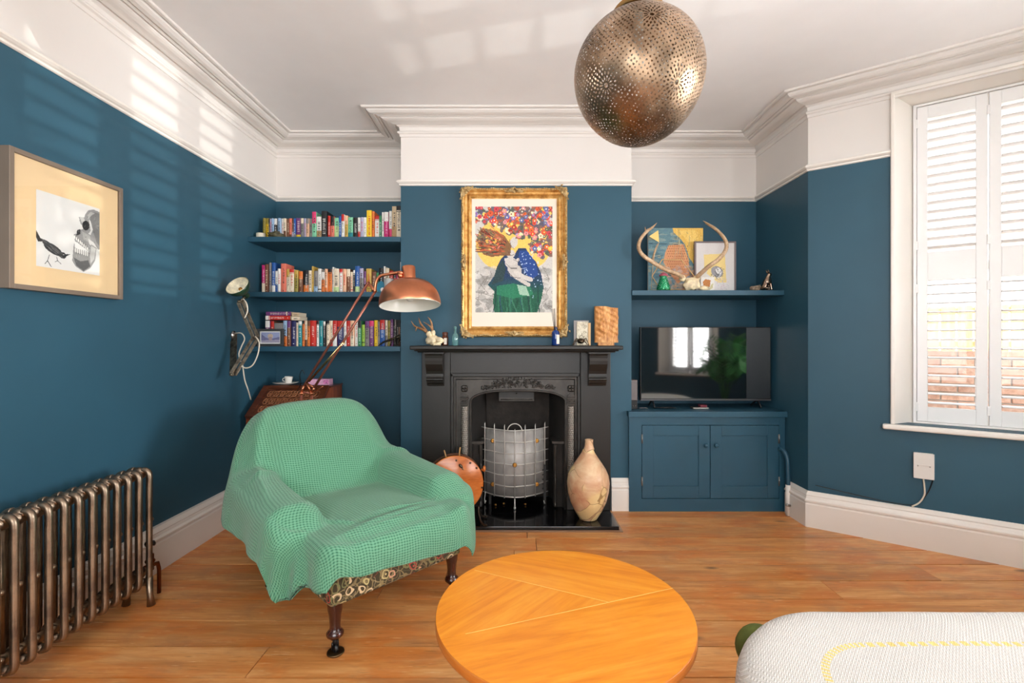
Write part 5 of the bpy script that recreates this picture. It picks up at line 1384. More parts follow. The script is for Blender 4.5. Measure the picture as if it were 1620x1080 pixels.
for k in range(7): cv.ell(88+k*5, 114+k*.7, 2.2, 5.4, (226, 226, 220)); cv.line([(90.5+k*5, 110), (90.5+k*5, 122)], .9, (76, 76, 76))
for k in range(200):
    x, y = r2.uniform(82, 150), r2.uniform(10, 160); i_, j_ = int(y), int(x)
    if cv.a[min(i_, 164), min(j_, 149), 0] < 212: cv.line([(x, y), (x+r2.uniform(-3, 3), y+r2.uniform(-4, 4))], .9, r2.choice([(90, 90, 88), (180, 180, 176), (60, 60, 60), (210, 210, 206)]), .4)
def onL(px, py):   # point of the picture plane seen at a pixel
    Y = (fX-.012)*FPX/(px-CX); return Y, CH-(py-CY)/FPX*Y
ya, za = onL(58.5, 297); yb, zb2 = onL(158, 330); _, zc2 = onL(59, 413)
ya, yb = 1.926, 2.219; zt_, zb_ = CH+.617, CH+.305
print_on('print', cv, lambda u, v: (fX-.0112, ya+(yb-ya)*u, zt_+(zb_-zt_)*v), bp)
mb = MB(); mb.bb(fX-.006, fX-.0045, y0+fw, y1-fw, z0_+fw, z1_-fw); mb.build('glass', M_glass, bp)
# ------------------------------------------------------------------ books
BKY = 3.63
CN = {'cream': (232, 216, 190), 'white': (232, 230, 224), 'black': (30, 28, 30), 'grey': (132, 128, 126), 'red': (196, 44, 34), 'orange': (224, 120, 50), 'yellow': (236, 196, 40), 'green': (52, 130, 84),
      'teal': (24, 132, 140), 'blue': (38, 88, 160), 'navy': (42, 44, 92), 'purple': (112, 62, 118), 'pink': (214, 60, 110), 'brown': (112, 68, 44), 'olive': (150, 136, 60), 'lavender': (176, 170, 196),
      'mint': (128, 200, 160), 'beige': (206, 184, 150), 'lime': (150, 190, 70), 'mustard': (200, 164, 76), 'salmon': (226, 120, 98), 'magenta': (196, 30, 110), 'peach': (236, 186, 150), 'tan': (186, 150, 104), 'pale blue': (150, 180, 210), 'pale green': (190, 214, 150)}
INK = {'black': 'white', 'navy': 'white', 'red': 'white', 'blue': 'white', 'brown': 'cream', 'purple': 'cream', 'teal': 'white', 'green': 'white', 'magenta': 'white', 'olive': 'black', 'orange': 'black', 'grey': 'black', 'pink': 'white'}
M_pages = paint('page_edges', (222, 210, 186), .8, bst=.1, bs=300, var=.03)
ORD = ['first', 'second', 'third', 'fourth', 'fifth', 'sixth', 'seventh', 'eighth', 'ninth', 'tenth', 'eleventh', 'twelfth', 'thirteenth', 'fourteenth', 'fifteenth', 'sixteenth', 'seventeenth', 'eighteenth', 'nineteenth', 'twentieth']
def ordw(n):
    if n <= 20: return ORD[n-1]
    t = {2: 'twenty', 3: 'thirty', 4: 'forty'}[n//10]; return (t+'-'+ORD[n % 10-1]) if n % 10 else {30: 'thirtieth', 40: 'fortieth'}[n]
def spine_cv(col, seed, accent=None, nw=8, nh=46):
    r = random.Random(seed); c = CN[col]; ink = CN[accent] if accent else CN[INK.get(col, 'black' if r.random() < .6 else 'red')]
    cv = Cv(nw, nh, c); st = r.random()
    if accent:
        h = r.uniform(.22, .42)*nh
        if r.random() < .5: cv.a[int(nh-h):, :] = ink
        else: cv.a[:int(h), :] = ink
        ink = CN[INK.get(col, 'black')]
    elif st < .18: cv.a[:int(nh*.14), :] = ink; cv.a[int(nh*.16):int(nh*.18), :] = ink
    elif st < .30: cv.a[int(nh*.82):int(nh*.86), :] = ink
    # title along the spine: rough letter blocks, and a small author line
    y = nh*r.uniform(.14, .30); y1 = nh*r.uniform(.62, .80); x0, x1 = (2, nw-2) if r.random() < .6 else (3, nw-2)
    while y < y1:
        L = r.choice([1, 1, 2]); cv.a[int(y):int(y+L), x0:x1] = cv.a[int(y):int(y+L), x0:x1]*.25+np.array(ink)*.75
        if r.random() < .6: cv.a[int(y), x0+r.randint(0, x1-x0-1)] = c
        y += L+r.choice([1, 1, 1, 2])
    cv.a[int(nh*.90):int(nh*.93), 3:nw-3] = ink
    cv.noise(10, 1, seed); return cv
def make_book(x0, x1, z0, z1, col, seed, shelfname, pos, lab, group, depth=None, lean=0.0, accent=None, y=None, cvs=None):
    r = random.Random(seed*7+1); y0 = (y if y is not None else BKY)+r.uniform(-.006, .008); dp = depth or r.uniform(.12, .155)
    if y0+dp > YB-.004: dp = YB-.004-y0
    t = x1-x0; g = .0007; x0 += g; x1 -= g
    bk = thing('book', lab, 'book', ((x0+x1)/2, y0, z0), 0, group)
    bk.rotation_euler = (0, lean, 0) if lean else (0, 0, 0)
    mc = bpy.data.materials.get('cover_'+col) or paint('cover_'+col, CN[col], .45, bst=.03, var=.03)
    zt_ = z1-.0006
    mb = MB(); mb.bb(x0, x0+.0018, y0+.001, y0+dp, z0+.0006, zt_); mb.bb(x1-.0018, x1, y0+.001, y0+dp, z0+.0006, zt_)
    mb.bb(x0+.0018, x1-.0018, y0+.001, y0+.003, z0+.0006, zt_)
    saved = bk.rotation_euler.copy(); bk.rotation_euler = (0, 0, 0)
    mb.build('cover', mc, bk)
    mb = MB(); mb.bb(x0+.0018, x1-.0018, y0+.003, y0+dp-.003, z0+.003, zt_-.003); mb.build('pages', M_pages, bk)
    cv = cvs or spine_cv(col, seed, accent)
    bul = min(.003, t*.12)
    print_on('spine', cv, lambda u, v: (x0+(x1-x0)*u, y0+.0008-bul*math.sin(PI*u), zt_+(z0+.0006-zt_)*v), bk, M_spine)
    bk.rotation_euler = saved
    return bk
def row(zx, zy, shelf_z, items, sname, gname):
    """items: (left, right, top) in zoom-crop pixels, colour, accent"""
    n = len(items); names = [it[3] for it in items]
    for i, it in enumerate(items):
        a = P(380+it[0]/5.786, 500, BKY); b_ = P(380+it[1]/5.786, 500, BKY); zt_ = P(500, zy+it[2]/5.786, BKY).z
        acc = it[4] if len(it) > 4 else None; lean = it[5] if len(it) > 5 else 0
        nb = 'at the end' if i == 0 else 'beside a %s one' % names[i-1]
        lab = '%s book on the %s, %s from left, %s' % (it[3], sname, ordw(i+1), nb)
        make_book(a.x, b_.x, shelf_z, zt_, it[3], int(it[0]+shelf_z*1000), sname, i, lab, gname, lean=lean, accent=acc)
s1 = [(210, 234, 260, 'olive', 'black'), (234, 259, 258, 'yellow', 'olive'), (260, 272, 264, 'black'), (272, 290, 264, 'lavender'), (290, 308, 262, 'pale blue'), (308, 336, 262, 'black', 'white'), (344, 374, 260, 'pale blue', 'blue'), (375, 397, 262, 'white'), (397, 420, 262, 'cream', 'brown'), (421, 446, 262, 'brown'), (446, 470, 260, 'salmon', 'brown'), (470, 488, 260, 'brown', 'lavender'), (490, 510, 262, 'blue', 'grey'),
      (511, 554, 258, 'purple', 'yellow'), (556, 584, 262, 'grey', 'cream'), (586, 604, 262, 'lavender'), (605, 630, 262, 'peach', 'grey'), (631, 658, 262, 'grey'), (660, 698, 203, 'mint', 'pink'), (699, 744, 245, 'white', 'tan'), (746, 796, 195, 'black'), (800, 824, 236, 'red'), (826, 859, 242, 'salmon', 'black'), (860, 902, 255, 'pale green', 'mint'), (904, 927, 242, 'blue'),
      (929, 955, 226, 'white', 'red'), (956, 984, 234, 'mustard', 'peach'), (985, 1029, 250, 'mint', 'teal'), (1032, 1072, 252, 'black'), (1074, 1097, 252, 'white', 'red'), (1098, 1128, 250, 'lavender'), (1129, 1154, 252, 'white'), (1155, 1202, 186, 'yellow', None), (1203, 1228, 196, 'orange', None), (1230, 1270, 238, 'white'), (1271, 1294, 236, 'green'), (1296, 1314, 205, 'white', None), (1316, 1356, 203, 'magenta', 'white'), (1360, 1386, 192, 'white', 'pink'), (1388, 1428, 150, 'beige', 'tan'), (1430, 1474, 146, 'cream')]
row(380, 300, SH1, s1, 'top shelf', 'books on the top alcove shelf')
s2 = [(196, 227, 688, 'magenta', 'cream'), (229, 259, 682, 'brown'), (262, 282, 665, 'grey'), (285, 318, 665, 'blue', 'white'), (319, 344, 742, 'white', 'blue'), (345, 371, 722, 'white'), (373, 419, 675, 'salmon'), (421, 451, 725, 'cream', 'mustard'), (452, 494, 728, 'cream'), (495, 532, 735, 'olive', 'mustard'), (534, 572, 746, 'brown', 'orange'), (576, 624, 735, 'black', 'orange'), (626, 655, 738, 'cream'), (656, 672, 700, 'mustard'), (673, 709, 742, 'grey', 'pale blue'), (710, 741, 722, 'white'), (743, 774, 750, 'orange', 'white'), (776, 800, 724, 'peach', 'orange'), (801, 837, 724, 'orange'),
      (839, 853, 706, 'white'), (854, 905, 722, 'cream', 'pale green'), (908, 937, 724, 'white'), (939, 971, 724, 'peach'), (972, 1005, 724, 'brown', 'cream'), (1006, 1029, 750, 'cream'), (1031, 1049, 735, 'black'), (1051, 1092, 698, 'blue', 'pale green'), (1094, 1129, 720, 'grey', 'lavender'), (1131, 1150, 745, 'purple'), (1151, 1199, 720, 'mustard'), (1201, 1244, 748, 'brown', 'black'), (1246, 1268, 758, 'green', 'olive'), (1271, 1309, 716, 'black', 'white'), (1312, 1328, 700, 'white'), (1329, 1364, 716, 'mustard', 'cream'), (1366, 1398, 742, 'red'), (1399, 1430, 744, 'red', 'black'), (1431, 1463, 744, 'pink', 'white'), (1465, 1478, 660, 'white')]
row(380, 300, SH2, s2, 'middle shelf', 'books on the middle alcove shelf')
s3 = [(232, 274, 620, 'purple', 'white'), (276, 308, 622, 'brown', 'red'), (310, 393, 640, 'beige', 'grey'), (395, 430, 618, 'pale blue', 'orange'), (431, 463, 620, 'brown', 'purple'), (465, 511, 622, 'navy'), (513, 532, 636, 'cream'), (534, 567, 622, 'teal'), (569, 589, 618, 'orange'), (590, 614, 620, 'cream', 'brown'), (615, 639, 618, 'orange', 'brown'), (641, 692, 618, 'red'), (695, 717, 622, 'white'), (719, 755, 618, 'teal'), (758, 779, 626, 'black'), (790, 818, 618, 'cream'), (819, 844, 618, 'cream', 'red'), (846, 885, 618, 'red', 'white'), (887, 944, 620, 'navy', 'red'),
      (946, 970, 618, 'white'), (972, 1008, 618, 'red'), (1010, 1044, 618, 'peach', 'cream'), (1046, 1077, 618, 'white'), (1079, 1110, 620, 'green', 'black'), (1112, 1138, 655, 'lime'), (1140, 1179, 622, 'grey', 'purple'), (1181, 1222, 620, 'purple', 'pink'), (1225, 1257, 615, 'yellow'), (1259, 1279, 625, 'grey'), (1281, 1325, 612, 'blue', 'red'), (1327, 1348, 614, 'cream', 'grey'), (1350, 1373, 618, 'olive'), (1375, 1399, 606, 'purple'), (1401, 1414, 608, 'black'), (1416, 1430, 610, 'black', 'grey'), (1431, 1446, 612, 'black'), (1447, 1461, 610, 'brown', 'black'), (1462, 1477, 612, 'black')]
row(380, 400, SH3, s3, 'lowest shelf', 'books on the lowest alcove shelf')
# books lying flat on the lowest row
def flat(x0, x1, yt, yb, col, lab, seed, dy=0, acc=None):
    a = P(380+x0/5.786, 400+yb/5.786, BKY+dy); b_ = P(380+x1/5.786, 400+yt/5.786, BKY+dy)
    bk = thing('book', lab, 'book', ((a.x+b_.x)/2, BKY+dy, a.z)); mc = bpy.data.materials.get('cover_'+col) or paint('cover_'+col, CN[col], .45)
    y0 = BKY+dy; w = .13; g = .0006
    mb = MB(); mb.bb(a.x, b_.x, y0+.001, y0+w, a.z+g, a.z+g+.0018); mb.bb(a.x, b_.x, y0+.001, y0+w, b_.z-.0018-g, b_.z-g); mb.build('cover', mc, bk)
    mb = MB(); mb.bb(a.x+.002, b_.x-.002, y0+.003, y0+w-.002, a.z+g+.0018, b_.z-.0018-g); mb.build('pages', M_pages, bk)
    cv = spine_cv(col, seed, acc); cv2 = Cv(cv.h, cv.w, CN[col]); cv2.a = np.transpose(cv.a, (1, 0, 2))[:, ::1].copy()
    print_on('spine', cv2, lambda u, v: (a.x+(b_.x-a.x)*u, y0-.001*math.sin(PI*v), b_.z-g+(a.z-b_.z+2*g)*v), bk, M_spine)
ztop = 615
flat(232, 458, 574, 613, 'red', 'thick red book lying flat on the upright books, lower of two', 31)
flat(236, 466, 537, 573, 'purple', 'purple book lying flat on top of the thick red one', 32)
flat(470, 548, 583, 616, 'cream', 'small cream book lying flat right of the red one, lower of two', 33)
flat(474, 540, 545, 582, 'beige', 'small beige book lying flat on top of the small cream one', 34)
# green book on its front behind the row is left as the dark end

# circles on the tall dark spine
a = P(380+771/5.786, 300, BKY-.006)
mb = None
tall = [o for o in bpy.data.objects if o.name.startswith('book') and o.get('label', '').startswith('black book on the top shelf, twenty-first')]
if tall:
    for yy, c in ((220, 'blue'), (318, 'salmon'), (363, 'purple'), (408, 'teal')):
        p = P(380+771/5.786, 300+yy/5.786, BKY-.006); mb = MB(); mb.lathe([(.0145, 0), (.0005, .0004)], 20, M=lookM(p, (0, -1, 0)))
        m_ = bpy.data.materials.get('cover_'+c) or paint('cover_'+c, CN[c], .45); mb.build('printed_disc', m_, tall[0])

# small things on the left shelves
def lathe_thing(name, prof, seg, mat, x, y, z, lab, cat):
    return tag(MB().lathe(prof, seg, M=Matrix.Translation((x, y, z))).build(name, mat, loc=(x, y, z)), lab, cat)
p = P(412, 370, 3.58)
lathe_thing('candle_jar', [(.001, .001), (.030, .001), (.032, .006), (.032, .044), (.029, .046), (.029, .034), (.001, .033)], 28, paint('cream_wax', (226, 218, 196), .4, bst=0), p.x, 3.585, SH1, 'small cream candle jar at the left end of the top shelf', 'candle')
p = P(436, 370, 3.57)
st = MB(); st.blob((p.x, 3.575, SH1+.027), (.052, .036, .030), 22, 14, wob=.5, sd=3)
tag(st.build('stone', paint('mossy_stone', (70, 66, 44), .6, var=.5, vs=40, bst=.4, bs=60, bd=.006), loc=(p.x, 3.575, SH1)), 'dark mossy egg-shaped stone on the top shelf in front of the books', 'ornament')
# framed photograph, lower shelf
pf = thing('photo_frame', 'dark grey small frame with a pale landscape photo on the lowest shelf', 'picture frame', (-1.83, 3.57, SH3))
x0, x1 = P(406.5, 500, 3.57).x, P(448.5, 500, 3.57).x; z0, z1 = SH3+.001, P(400, 520, 3.57).z
mb = MB(); w = .023
mb.bb(x0, x0+w, 3.565, 3.58, z0, z1); mb.bb(x1-w, x1, 3.565, 3.58, z0, z1); mb.bb(x0+w, x1-w, 3.565, 3.58, z0, z0+w*.8); mb.bb(x0+w, x1-w, 3.565, 3.58, z1-w*.8, z1); mb.build('frame', paint('dark_grey_frame', (58, 60, 60), .45, bst=0), pf, bevel=.001)
MB().bb(x0+w, x1-w, 3.572, 3.578, z0+w*.8, z1-w*.8).build('mount', paint('white_mount', (232, 232, 228), .7, bst=0), pf)
cv = Cv(48, 28, (150, 160, 196)); cv.poly([(0, 4), (12, 14), (24, 18), (40, 14), (48, 12), (48, 28), (0, 28)], (112, 114, 150)); cv.poly([(0, 22), (48, 20), (48, 28), (0, 28)], (160, 156, 176)); cv.ell(24, 10, 7, 6, (196, 176, 156)); cv.ell(24, 17, 5, 5, (170, 150, 150)); cv.noise(10, 2, 2)
print_on('photograph', cv, lambda u, v: (x0+w+.008+(x1-x0-2*w-.016)*u, 3.5715, z1-w*.8-.008-(z1-z0-1.6*w-.016)*v), pf)
# spectacles, teal print and grey cylinder on the middle shelf
mb = MB(); p1 = P(380+1128/5.786, 300+888/5.786, 3.55); p2 = P(380+1180/5.786, 300+884/5.786, 3.55)
for q in (p1, p2): mb.tube([(q.x+.021*math.cos(w_), 3.55, q.z+.017*math.sin(w_)) for w_ in np.linspace(0, 2*PI, 20)[:-1]], .0014, 6, closed=True)
mb.tube([(p1.x+.021, 3.55, p1.z+.004), (p2.x-.021, 3.55, p2.z+.004)], .0014, 6); mb.tube([(p1.x-.021, 3.55, p1.z), (p1.x-.026, 3.62, p1.z-.004)], .0014, 6); mb.tube([(p2.x+.021, 3.55, p2.z), (p2.x+.026, 3.62, p2.z-.004)], .0014, 6)
tag(mb.build('spectacles', M_black, loc=(p1.x, 3.55, SH2)), 'thin black round spectacles leaning on books near the copper lamp head', 'glasses')
p = P(380+1290/5.786, 300+932/5.786, 3.58)
tc_ = thing('gift_card', 'teal rounded card with a pale spot on the middle shelf beside the copper shade', 'card', (p.x, 3.585, SH2))
mb = MB(); pl_c = [(.034*math.cos(w_)*(1-.25*math.sin(w_)), .046+.045*math.sin(w_)) for w_ in np.linspace(0, 2*PI, 29)[:-1]]
mb.prism(pl_c, lambda q: (p.x+q[0], 3.583, SH2+q[1]), lambda q: (p.x+q[0], 3.587, SH2+q[1])); mb.build('card', paint('teal_card', (20, 120, 150), .5, bst=0), tc_)
MB().lathe([(.016, 0), (.0005, .0005)], 18, M=lookM((p.x+.010, 3.5825, SH2+.026), (0, -1, 0))).build('spot', M_china, tc_)
p = P(380+1352/5.786, 300+932/5.786, 3.59)
lathe_thing('tin', [(.001, .001), (.036, .001), (.037, .004), (.037, .105), (.034, .108), (.001, .109)], 30, paint('pale_grey_tin', (176, 178, 176), .5, bst=0), p.x+.01, 3.585, SH2, 'pale grey cylindrical tin on the middle shelf behind the copper bracket', 'tin')
# small dark model with wheel and barrel, lowest shelf
cn = thing('model_cannon', 'small dark metal model with spoked wheel and long barrel on the lowest shelf', 'ornament', (-.95, 3.58, SH3))
M_gun = metal('dark_gunmetal', (76, 70, 60), .4)
wc = P(380+1455/5.786, 400+790/5.786, 3.57); wc.z = SH3+.045
mb = MB(); mb.tube([(wc.x+.036*math.cos(w_), 3.57, wc.z+.042*math.sin(w_)) for w_ in np.linspace(0, 2*PI, 26)[:-1]], .004, 8, closed=True)
for k in range(8): w_ = 2*PI*k/8; mb.tube([(wc.x, 3.57, wc.z), (wc.x+.036*math.cos(w_), 3.57, wc.z+.042*math.sin(w_))], .0022, 6)
mb.blob((wc.x, 3.566, wc.z), .007, 10, 6); mb.build('wheel', M_gun, cn)
e_ = P(380+1275/5.786, 400+812/5.786, 3.57)
mb = MB(); mb.tube([(wc.x+.02, 3.585, wc.z+.035), (wc.x-.03, 3.585, wc.z+.02), (wc.x-.12, 3.585, wc.z-.012), (e_.x, 3.585, SH3+.014)], [.012, .010, .007, .006], 10); mb.build('barrel', M_gun, cn)
mb = MB(); mb.tube([(wc.x-.05, 3.58, wc.z+.012), (wc.x-.07, 3.58, SH3+.005)], .004, 6); mb.tube([(wc.x-.12, 3.58, wc.z-.012), (wc.x-.16, 3.58, SH3+.004)], .004, 6); mb.build('stay', M_gun, cn)

# ------------------------------------------------------------------ ornaments on the mantel shelf
MT = CH-.034
M_bone = paint('old_bone', (226, 206, 170), .6, var=.14, vs=30, bs=60, bst=.3)
M_antl = wood('antler', (120, 80, 50), (170, 124, 84), (214, 180, 138), (4, 4, 4), 6, .5)
MY = 3.40
sk_ = thing('roe_skull', 'small deer skull with short brown antlers at the left of the mantelpiece', 'skull', (P(687, 545, MY).x, MY, MT))
q = lambda x, y, Y=MY: P(640+x/13.5, 480+y/13.5, Y)
mb = MB()
c = q(590, 780); mb.blob((c.x, MY, MT+.040), (.040, .034, .036), 20, 14, wob=.35, sd=2)
c = q(740, 760); mb.blob((c.x, MY-.01, MT+.040), (.036, .020, .020), 16, 10, R=Matrix.Rotation(.3, 3, 'Y'), wob=.3, sd=5)
c = q(530, 660); mb.blob((c.x, MY, c.z), (.022, .018, .024), 14, 8, R=Matrix.Rotation(-.4, 3, 'Y'), wob=.3); c = q(610, 640); mb.blob((c.x, MY+.005, c.z), (.018, .016, .024), 14, 8, wob=.3)
mb.build('cranium', M_bone, sk_)
mb = MB(); mb.tube([q(480, 860)*1, q(500, 800), q(540, 850)], .006, 6)
for k in range(5): c = q(640+k*32, 868); mb.blob((c.x, MY-.022, MT+.008), (.007, .005, .0075), 8, 5)
mb.tube([q(560, 872, MY-.02), q(700, 850, MY-.02), q(800, 830, MY-.02)], .006, 8); mb.build('jaw', M_bone, sk_)
for path, r_ in (([(490, 620), (430, 540), (350, 440), (320, 370), (298, 295)], [.010, .009, .0075, .005, .001]), ([(470, 610), (400, 560), (300, 520), (215, 480), (140, 370)], [.010, .009, .008, .006, .001]),
                 ([(600, 620), (590, 540), (575, 420), (540, 340), (492, 282)], [.010, .009, .0075, .005, .001]), ([(585, 560), (545, 490), (470, 430), (402, 390)], [.007, .005, .004, .001]), ([(260, 500), (240, 560), (235, 590)], [.006, .004, .001])):
    pts = sm_curve([q(x, y, MY+.01+.015*i) for i, (x, y) in enumerate(path)], 5); MB().tube(pts, lerpl(r_, len(pts)), 9).build('antler', M_antl, sk_)
M_amber, nt, b = newmat('amber_glass'); b.inputs['Base Color'].default_value = (.22, .05, .015, 1); b.inputs['Roughness'].default_value = .08; b.inputs['Transmission Weight'].default_value = .55; b.inputs['Coat Weight'].default_value = .5
M_aqua, nt, b = newmat('aqua_glass'); b.inputs['Base Color'].default_value = (.50, .86, .82, 1); b.inputs['Roughness'].default_value = .05; b.inputs['Transmission Weight'].default_value = .85; b.inputs['IOR'].default_value = 1.4
M_cobalt, nt, b = newmat('cobalt_glass'); b.inputs['Base Color'].default_value = (.012, .06, .30, 1); b.inputs['Roughness'].default_value = .08; b.inputs['Transmission Weight'].default_value = .4; b.inputs['Coat Weight'].default_value = .5
M_label = paint('cream_label', (228, 218, 204), .6, bst=0)
p = q(850, 890)
aj = thing('jar', 'small amber glass jar behind the deer skull on the mantelpiece', 'jar', (p.x, MY+.035, MT))
MB().lathe([(.001, .001), (.022, .001), (.024, .005), (.024, .060), (.018, .070), (.018, .078)], 24, M=Matrix.Translation((p.x, MY+.035, MT))).build('body', M_amber, aj)
MB().lathe([(.020, .074), (.021, .094), (.018, .097), (.001, .098)], 24, M=Matrix.Translation((p.x, MY+.035, MT))).build('lid', paint('brown_lid', (90, 48, 32), .4, bst=0), aj)
MB().grid(lambda u, v: (p.x+.0245*math.sin(-.2+.9*u), MY+.035-.0245*math.cos(-.2+.9*u), MT+.008+.046*v), 8, 3).build('label', M_label, aj)
p = q(1083, 880)
bo = [(.001, .002), (.019, .001), (.022, .006), (.022, .070), (.019, .080), (.009, .090), (.0075, .098), (.0075, .120), (.010, .122), (.010, .136), (.007, .138)]
tag(MB().lathe(bo, 28, M=Matrix.Translation((p.x, MY, MT))).build('bottle', M_aqua, loc=(p.x, MY, MT), solid=.0), 'clear aqua glass bottle standing on the mantelpiece left of the gilt frame', 'bottle')
p = P(879, 545, MY)
df = thing('diffuser', 'cobalt blue reed diffuser bottle with black reeds on the mantelpiece', 'bottle', (p.x, MY, MT))
Mx = Matrix.Translation((p.x, MY, MT))
MB().lathe([(.001, .002), (.026, .001), (.029, .006), (.029, .090), (.026, .100), (.014, .110), (.012, .114), (.012, .128), (.014, .130), (.009, .131)], 30, M=Mx).build('bottle_body', M_cobalt, df)
MB().lathe([(.014, .112), (.0145, .124)], 20, M=Mx).build('collar', M_black, df)
MB().grid(lambda u, v: (p.x+.0296*math.sin(.15+.9*u), MY-.0296*math.cos(.15+.9*u), MT+.012+.066*v), 8, 3).build('label', M_label, df)
for dx, dy in ((-.030, .0), (-.012, .012), (-.022, -.01), (-.006, .004)): MB().tube([Mx @ Vector((0, 0, .04)), Mx @ Vector((dx, dy, .268+dx*.2))], .0016, 6).build('reed', M_black, df)
# stone tile, insect ornament, carved wood block
t_ = lambda x, y, Y=MY: P(890+x/12, 470+y/12, Y)
a = t_(215, 440, MY+.02); b_ = t_(530, 905, MY+.02)
tl = thing('stone_plaque', 'small upright pale veined stone plaque behind the metal beetle on the mantelpiece', 'plaque', ((a.x+b_.x)/2, MY+.02, MT))
MB().bb(a.x, b_.x-.012, MY+.02, MY+.030, MT+.001, a.z).build('backing', paint('grey_slate_card', (150, 146, 144), .6), tl, bevel=.001)
m_, nt, b = newmat('veined_stone'); v = coords(nt, (30, 30, 30)); f = noise_t(nt, v, 1.6, 6, .7, 1.5); nt.links.new(ramp(nt, f, [(.36, (96, 88, 66)), (.46, (196, 186, 160)), (.6, (224, 216, 196))]), b.inputs['Base Color']); b.inputs['Roughness'].default_value = .5
MB().bb(a.x+.020, b_.x-.020, MY+.010, MY+.020, MT+.001, a.z-.010).build('slab', m_, tl, bevel=.002)
MB().bb(b_.x-.018, b_.x, MY+.008, MY+.024, MT+.001, a.z-.018).build('wood_edge', paint('pale_wood_strip', (224, 184, 132), .5), tl, bevel=.001)
p = t_(340, 800, MY-.02)
be = thing('beetle', 'dark metal beetle ornament standing in front of the veined stone plaque', 'ornament', (p.x, MY-.03, MT))
M_bug = metal('bronze_beetle', (120, 104, 84), .28, c2=(50, 42, 36))
mb = MB(); mb.blob((p.x, MY-.035, MT+.034), (.026, .030, .020), 20, 12); mb.build('shell', M_bug, be)
MB().blob((p.x, MY-.062, MT+.030), (.014, .010, .011), 14, 8).build('head', M_bug, be)
for s in (-1, 1):
    for k, (dx, dy) in enumerate(((.052, -.028), (.060, 0), (.052, .024))):
        MB().tube(sm_curve([(p.x+s*.016, MY-.035+dy*.4, MT+.034), (p.x+s*dx*.65, MY-.035+dy*.8, MT+.052-.012*k), (p.x+s*dx, MY-.035+dy, MT+.003)], 5), [.003]*5+[.0026]*5+[.0016], 6).build('leg', M_bug, be)
    MB().tube(sm_curve([(p.x+s*.004, MY-.07, MT+.036), (p.x+s*.016, MY-.078, MT+.060), (p.x+s*.002, MY-.075, MT+.072)], 5), .0015, 6).build('horn', M_bug, be)
a, b_ = t_(608, 175), t_(1060, 850)
cw_ = thing('carved_block', 'tall carved blond wood head-like block on a small plinth, right of mantelpiece', 'carving', ((a.x+b_.x)/2, MY, MT))
M_carvw = wood('carved_blond_wood', (150, 88, 44), (204, 142, 80), (232, 186, 124), (6, 6, 1.5), 3.5, .5, wave=2.2, bst=.5)
x0, x1, zb_, zt_ = a.x, b_.x-.004, MT+.022, a.z
def blk(u, v):
    th = 2*PI*u; cx_ = (x0+x1)/2; hx = (x1-x0)/2; ex = .55
    X = math.copysign(abs(math.cos(th))**ex, math.cos(th))*hx; Yq = math.copysign(abs(math.sin(th))**ex, math.sin(th))*.034
    z = zb_+(zt_-zb_)*v
    if X > .01: z -= .012*v*min(1, X/.03)
    k = 1+.05*noise.noise(Vector((X*30, Yq*30, z*22)))
    rel = 0
    if Yq < 0:
        d1 = math.hypot((X+.018)/.030, (z-(zb_+.125))/.050); rel = .010*math.exp(-(d1-1)**2/.06)-.006*math.exp(-d1**2/.3)
        rel += .006*math.sin(z*160+X*90)*(1 if z > zb_+.04 else .3)*.6
    return (cx_+X*k, MY+Yq*k-rel, z)
mb = MB(); mb.grid(blk, 90, 70, closeu=True); n0 = 90
mb.add([blk(i/90, 1) for i in range(90)]+[((x0+x1)/2, MY, zt_-.003)], [(i, (i+1) % 90, 90) for i in range(90)], 0, False); mb.add([blk(i/90, 0) for i in range(90)]+[((x0+x1)/2, MY, zb_)], [((i+1) % 90, i, 90) for i in range(90)], 0, False)
mb.build('block', M_carvw, cw_)
mb = MB(); mb.bb(x0+.022, x0+.064, MY-.025, MY+.025, MT+.0005, zb_+.003); mb.bb(x0+.064, x1-.030, MY-.022, MY+.02, MT+.0005, zb_+.003); mb.build('plinth', M_carvw, cw_, bevel=.001)

# ------------------------------------------------------------------ vase and round wooden drum on the hearth
VX, VY = P(930.5, 800, 3.262).x, 3.262
def vr(z):
    zs = [0, .004, .02, .06, .12, .19, .25, .30, .34, .38, .42, .46, .50, .53, .545]
    rs = [.048, .060, .070, .094, .122, .140, .146, .139, .122, .096, .068, .043, .030, .027, .029]
    return float(np.interp(z, zs, rs))
M_vase, nt, b = newmat('painted_earthenware'); v = coords(nt, (1, 1, 1)); f = noise_t(nt, v, 6, 5, .65, .8)
base = ramp(nt, f, [(.34, (196, 140, 106)), (.5, (214, 172, 134)), (.66, (230, 204, 164))])
vo = nt.nodes.new('ShaderNodeTexVoronoi'); vo.inputs['Scale'].default_value = 8.5; vo.feature = 'DISTANCE_TO_EDGE'
nz = nt.nodes.new('ShaderNodeTexNoise'); nz.inputs['Scale'].default_value = 7; nt.links.new(v, nz.inputs['Vector'])
wv = nt.nodes.new('ShaderNodeVectorMath'); wv.operation = 'MULTIPLY_ADD'; wv.inputs[1].default_value = (.09, .09, .09); nt.links.new(nz.outputs['Color'], wv.inputs[0]); nt.links.new(v, wv.inputs[2]); nt.links.new(wv.outputs[0], vo.inputs['Vector'])
leaf = ramp(nt, vo.outputs['Distance'], [(.010, (255, 255, 255)), (.022, (0, 0, 0))])
vo3 = nt.nodes.new('ShaderNodeTexVoronoi'); vo3.inputs['Scale'].default_value = 8.5; nt.links.new(wv.outputs[0], vo3.inputs['Vector'])
sc3 = nt.nodes.new('ShaderNodeSeparateColor'); nt.links.new(vo3.outputs['Color'], sc3.inputs[0])
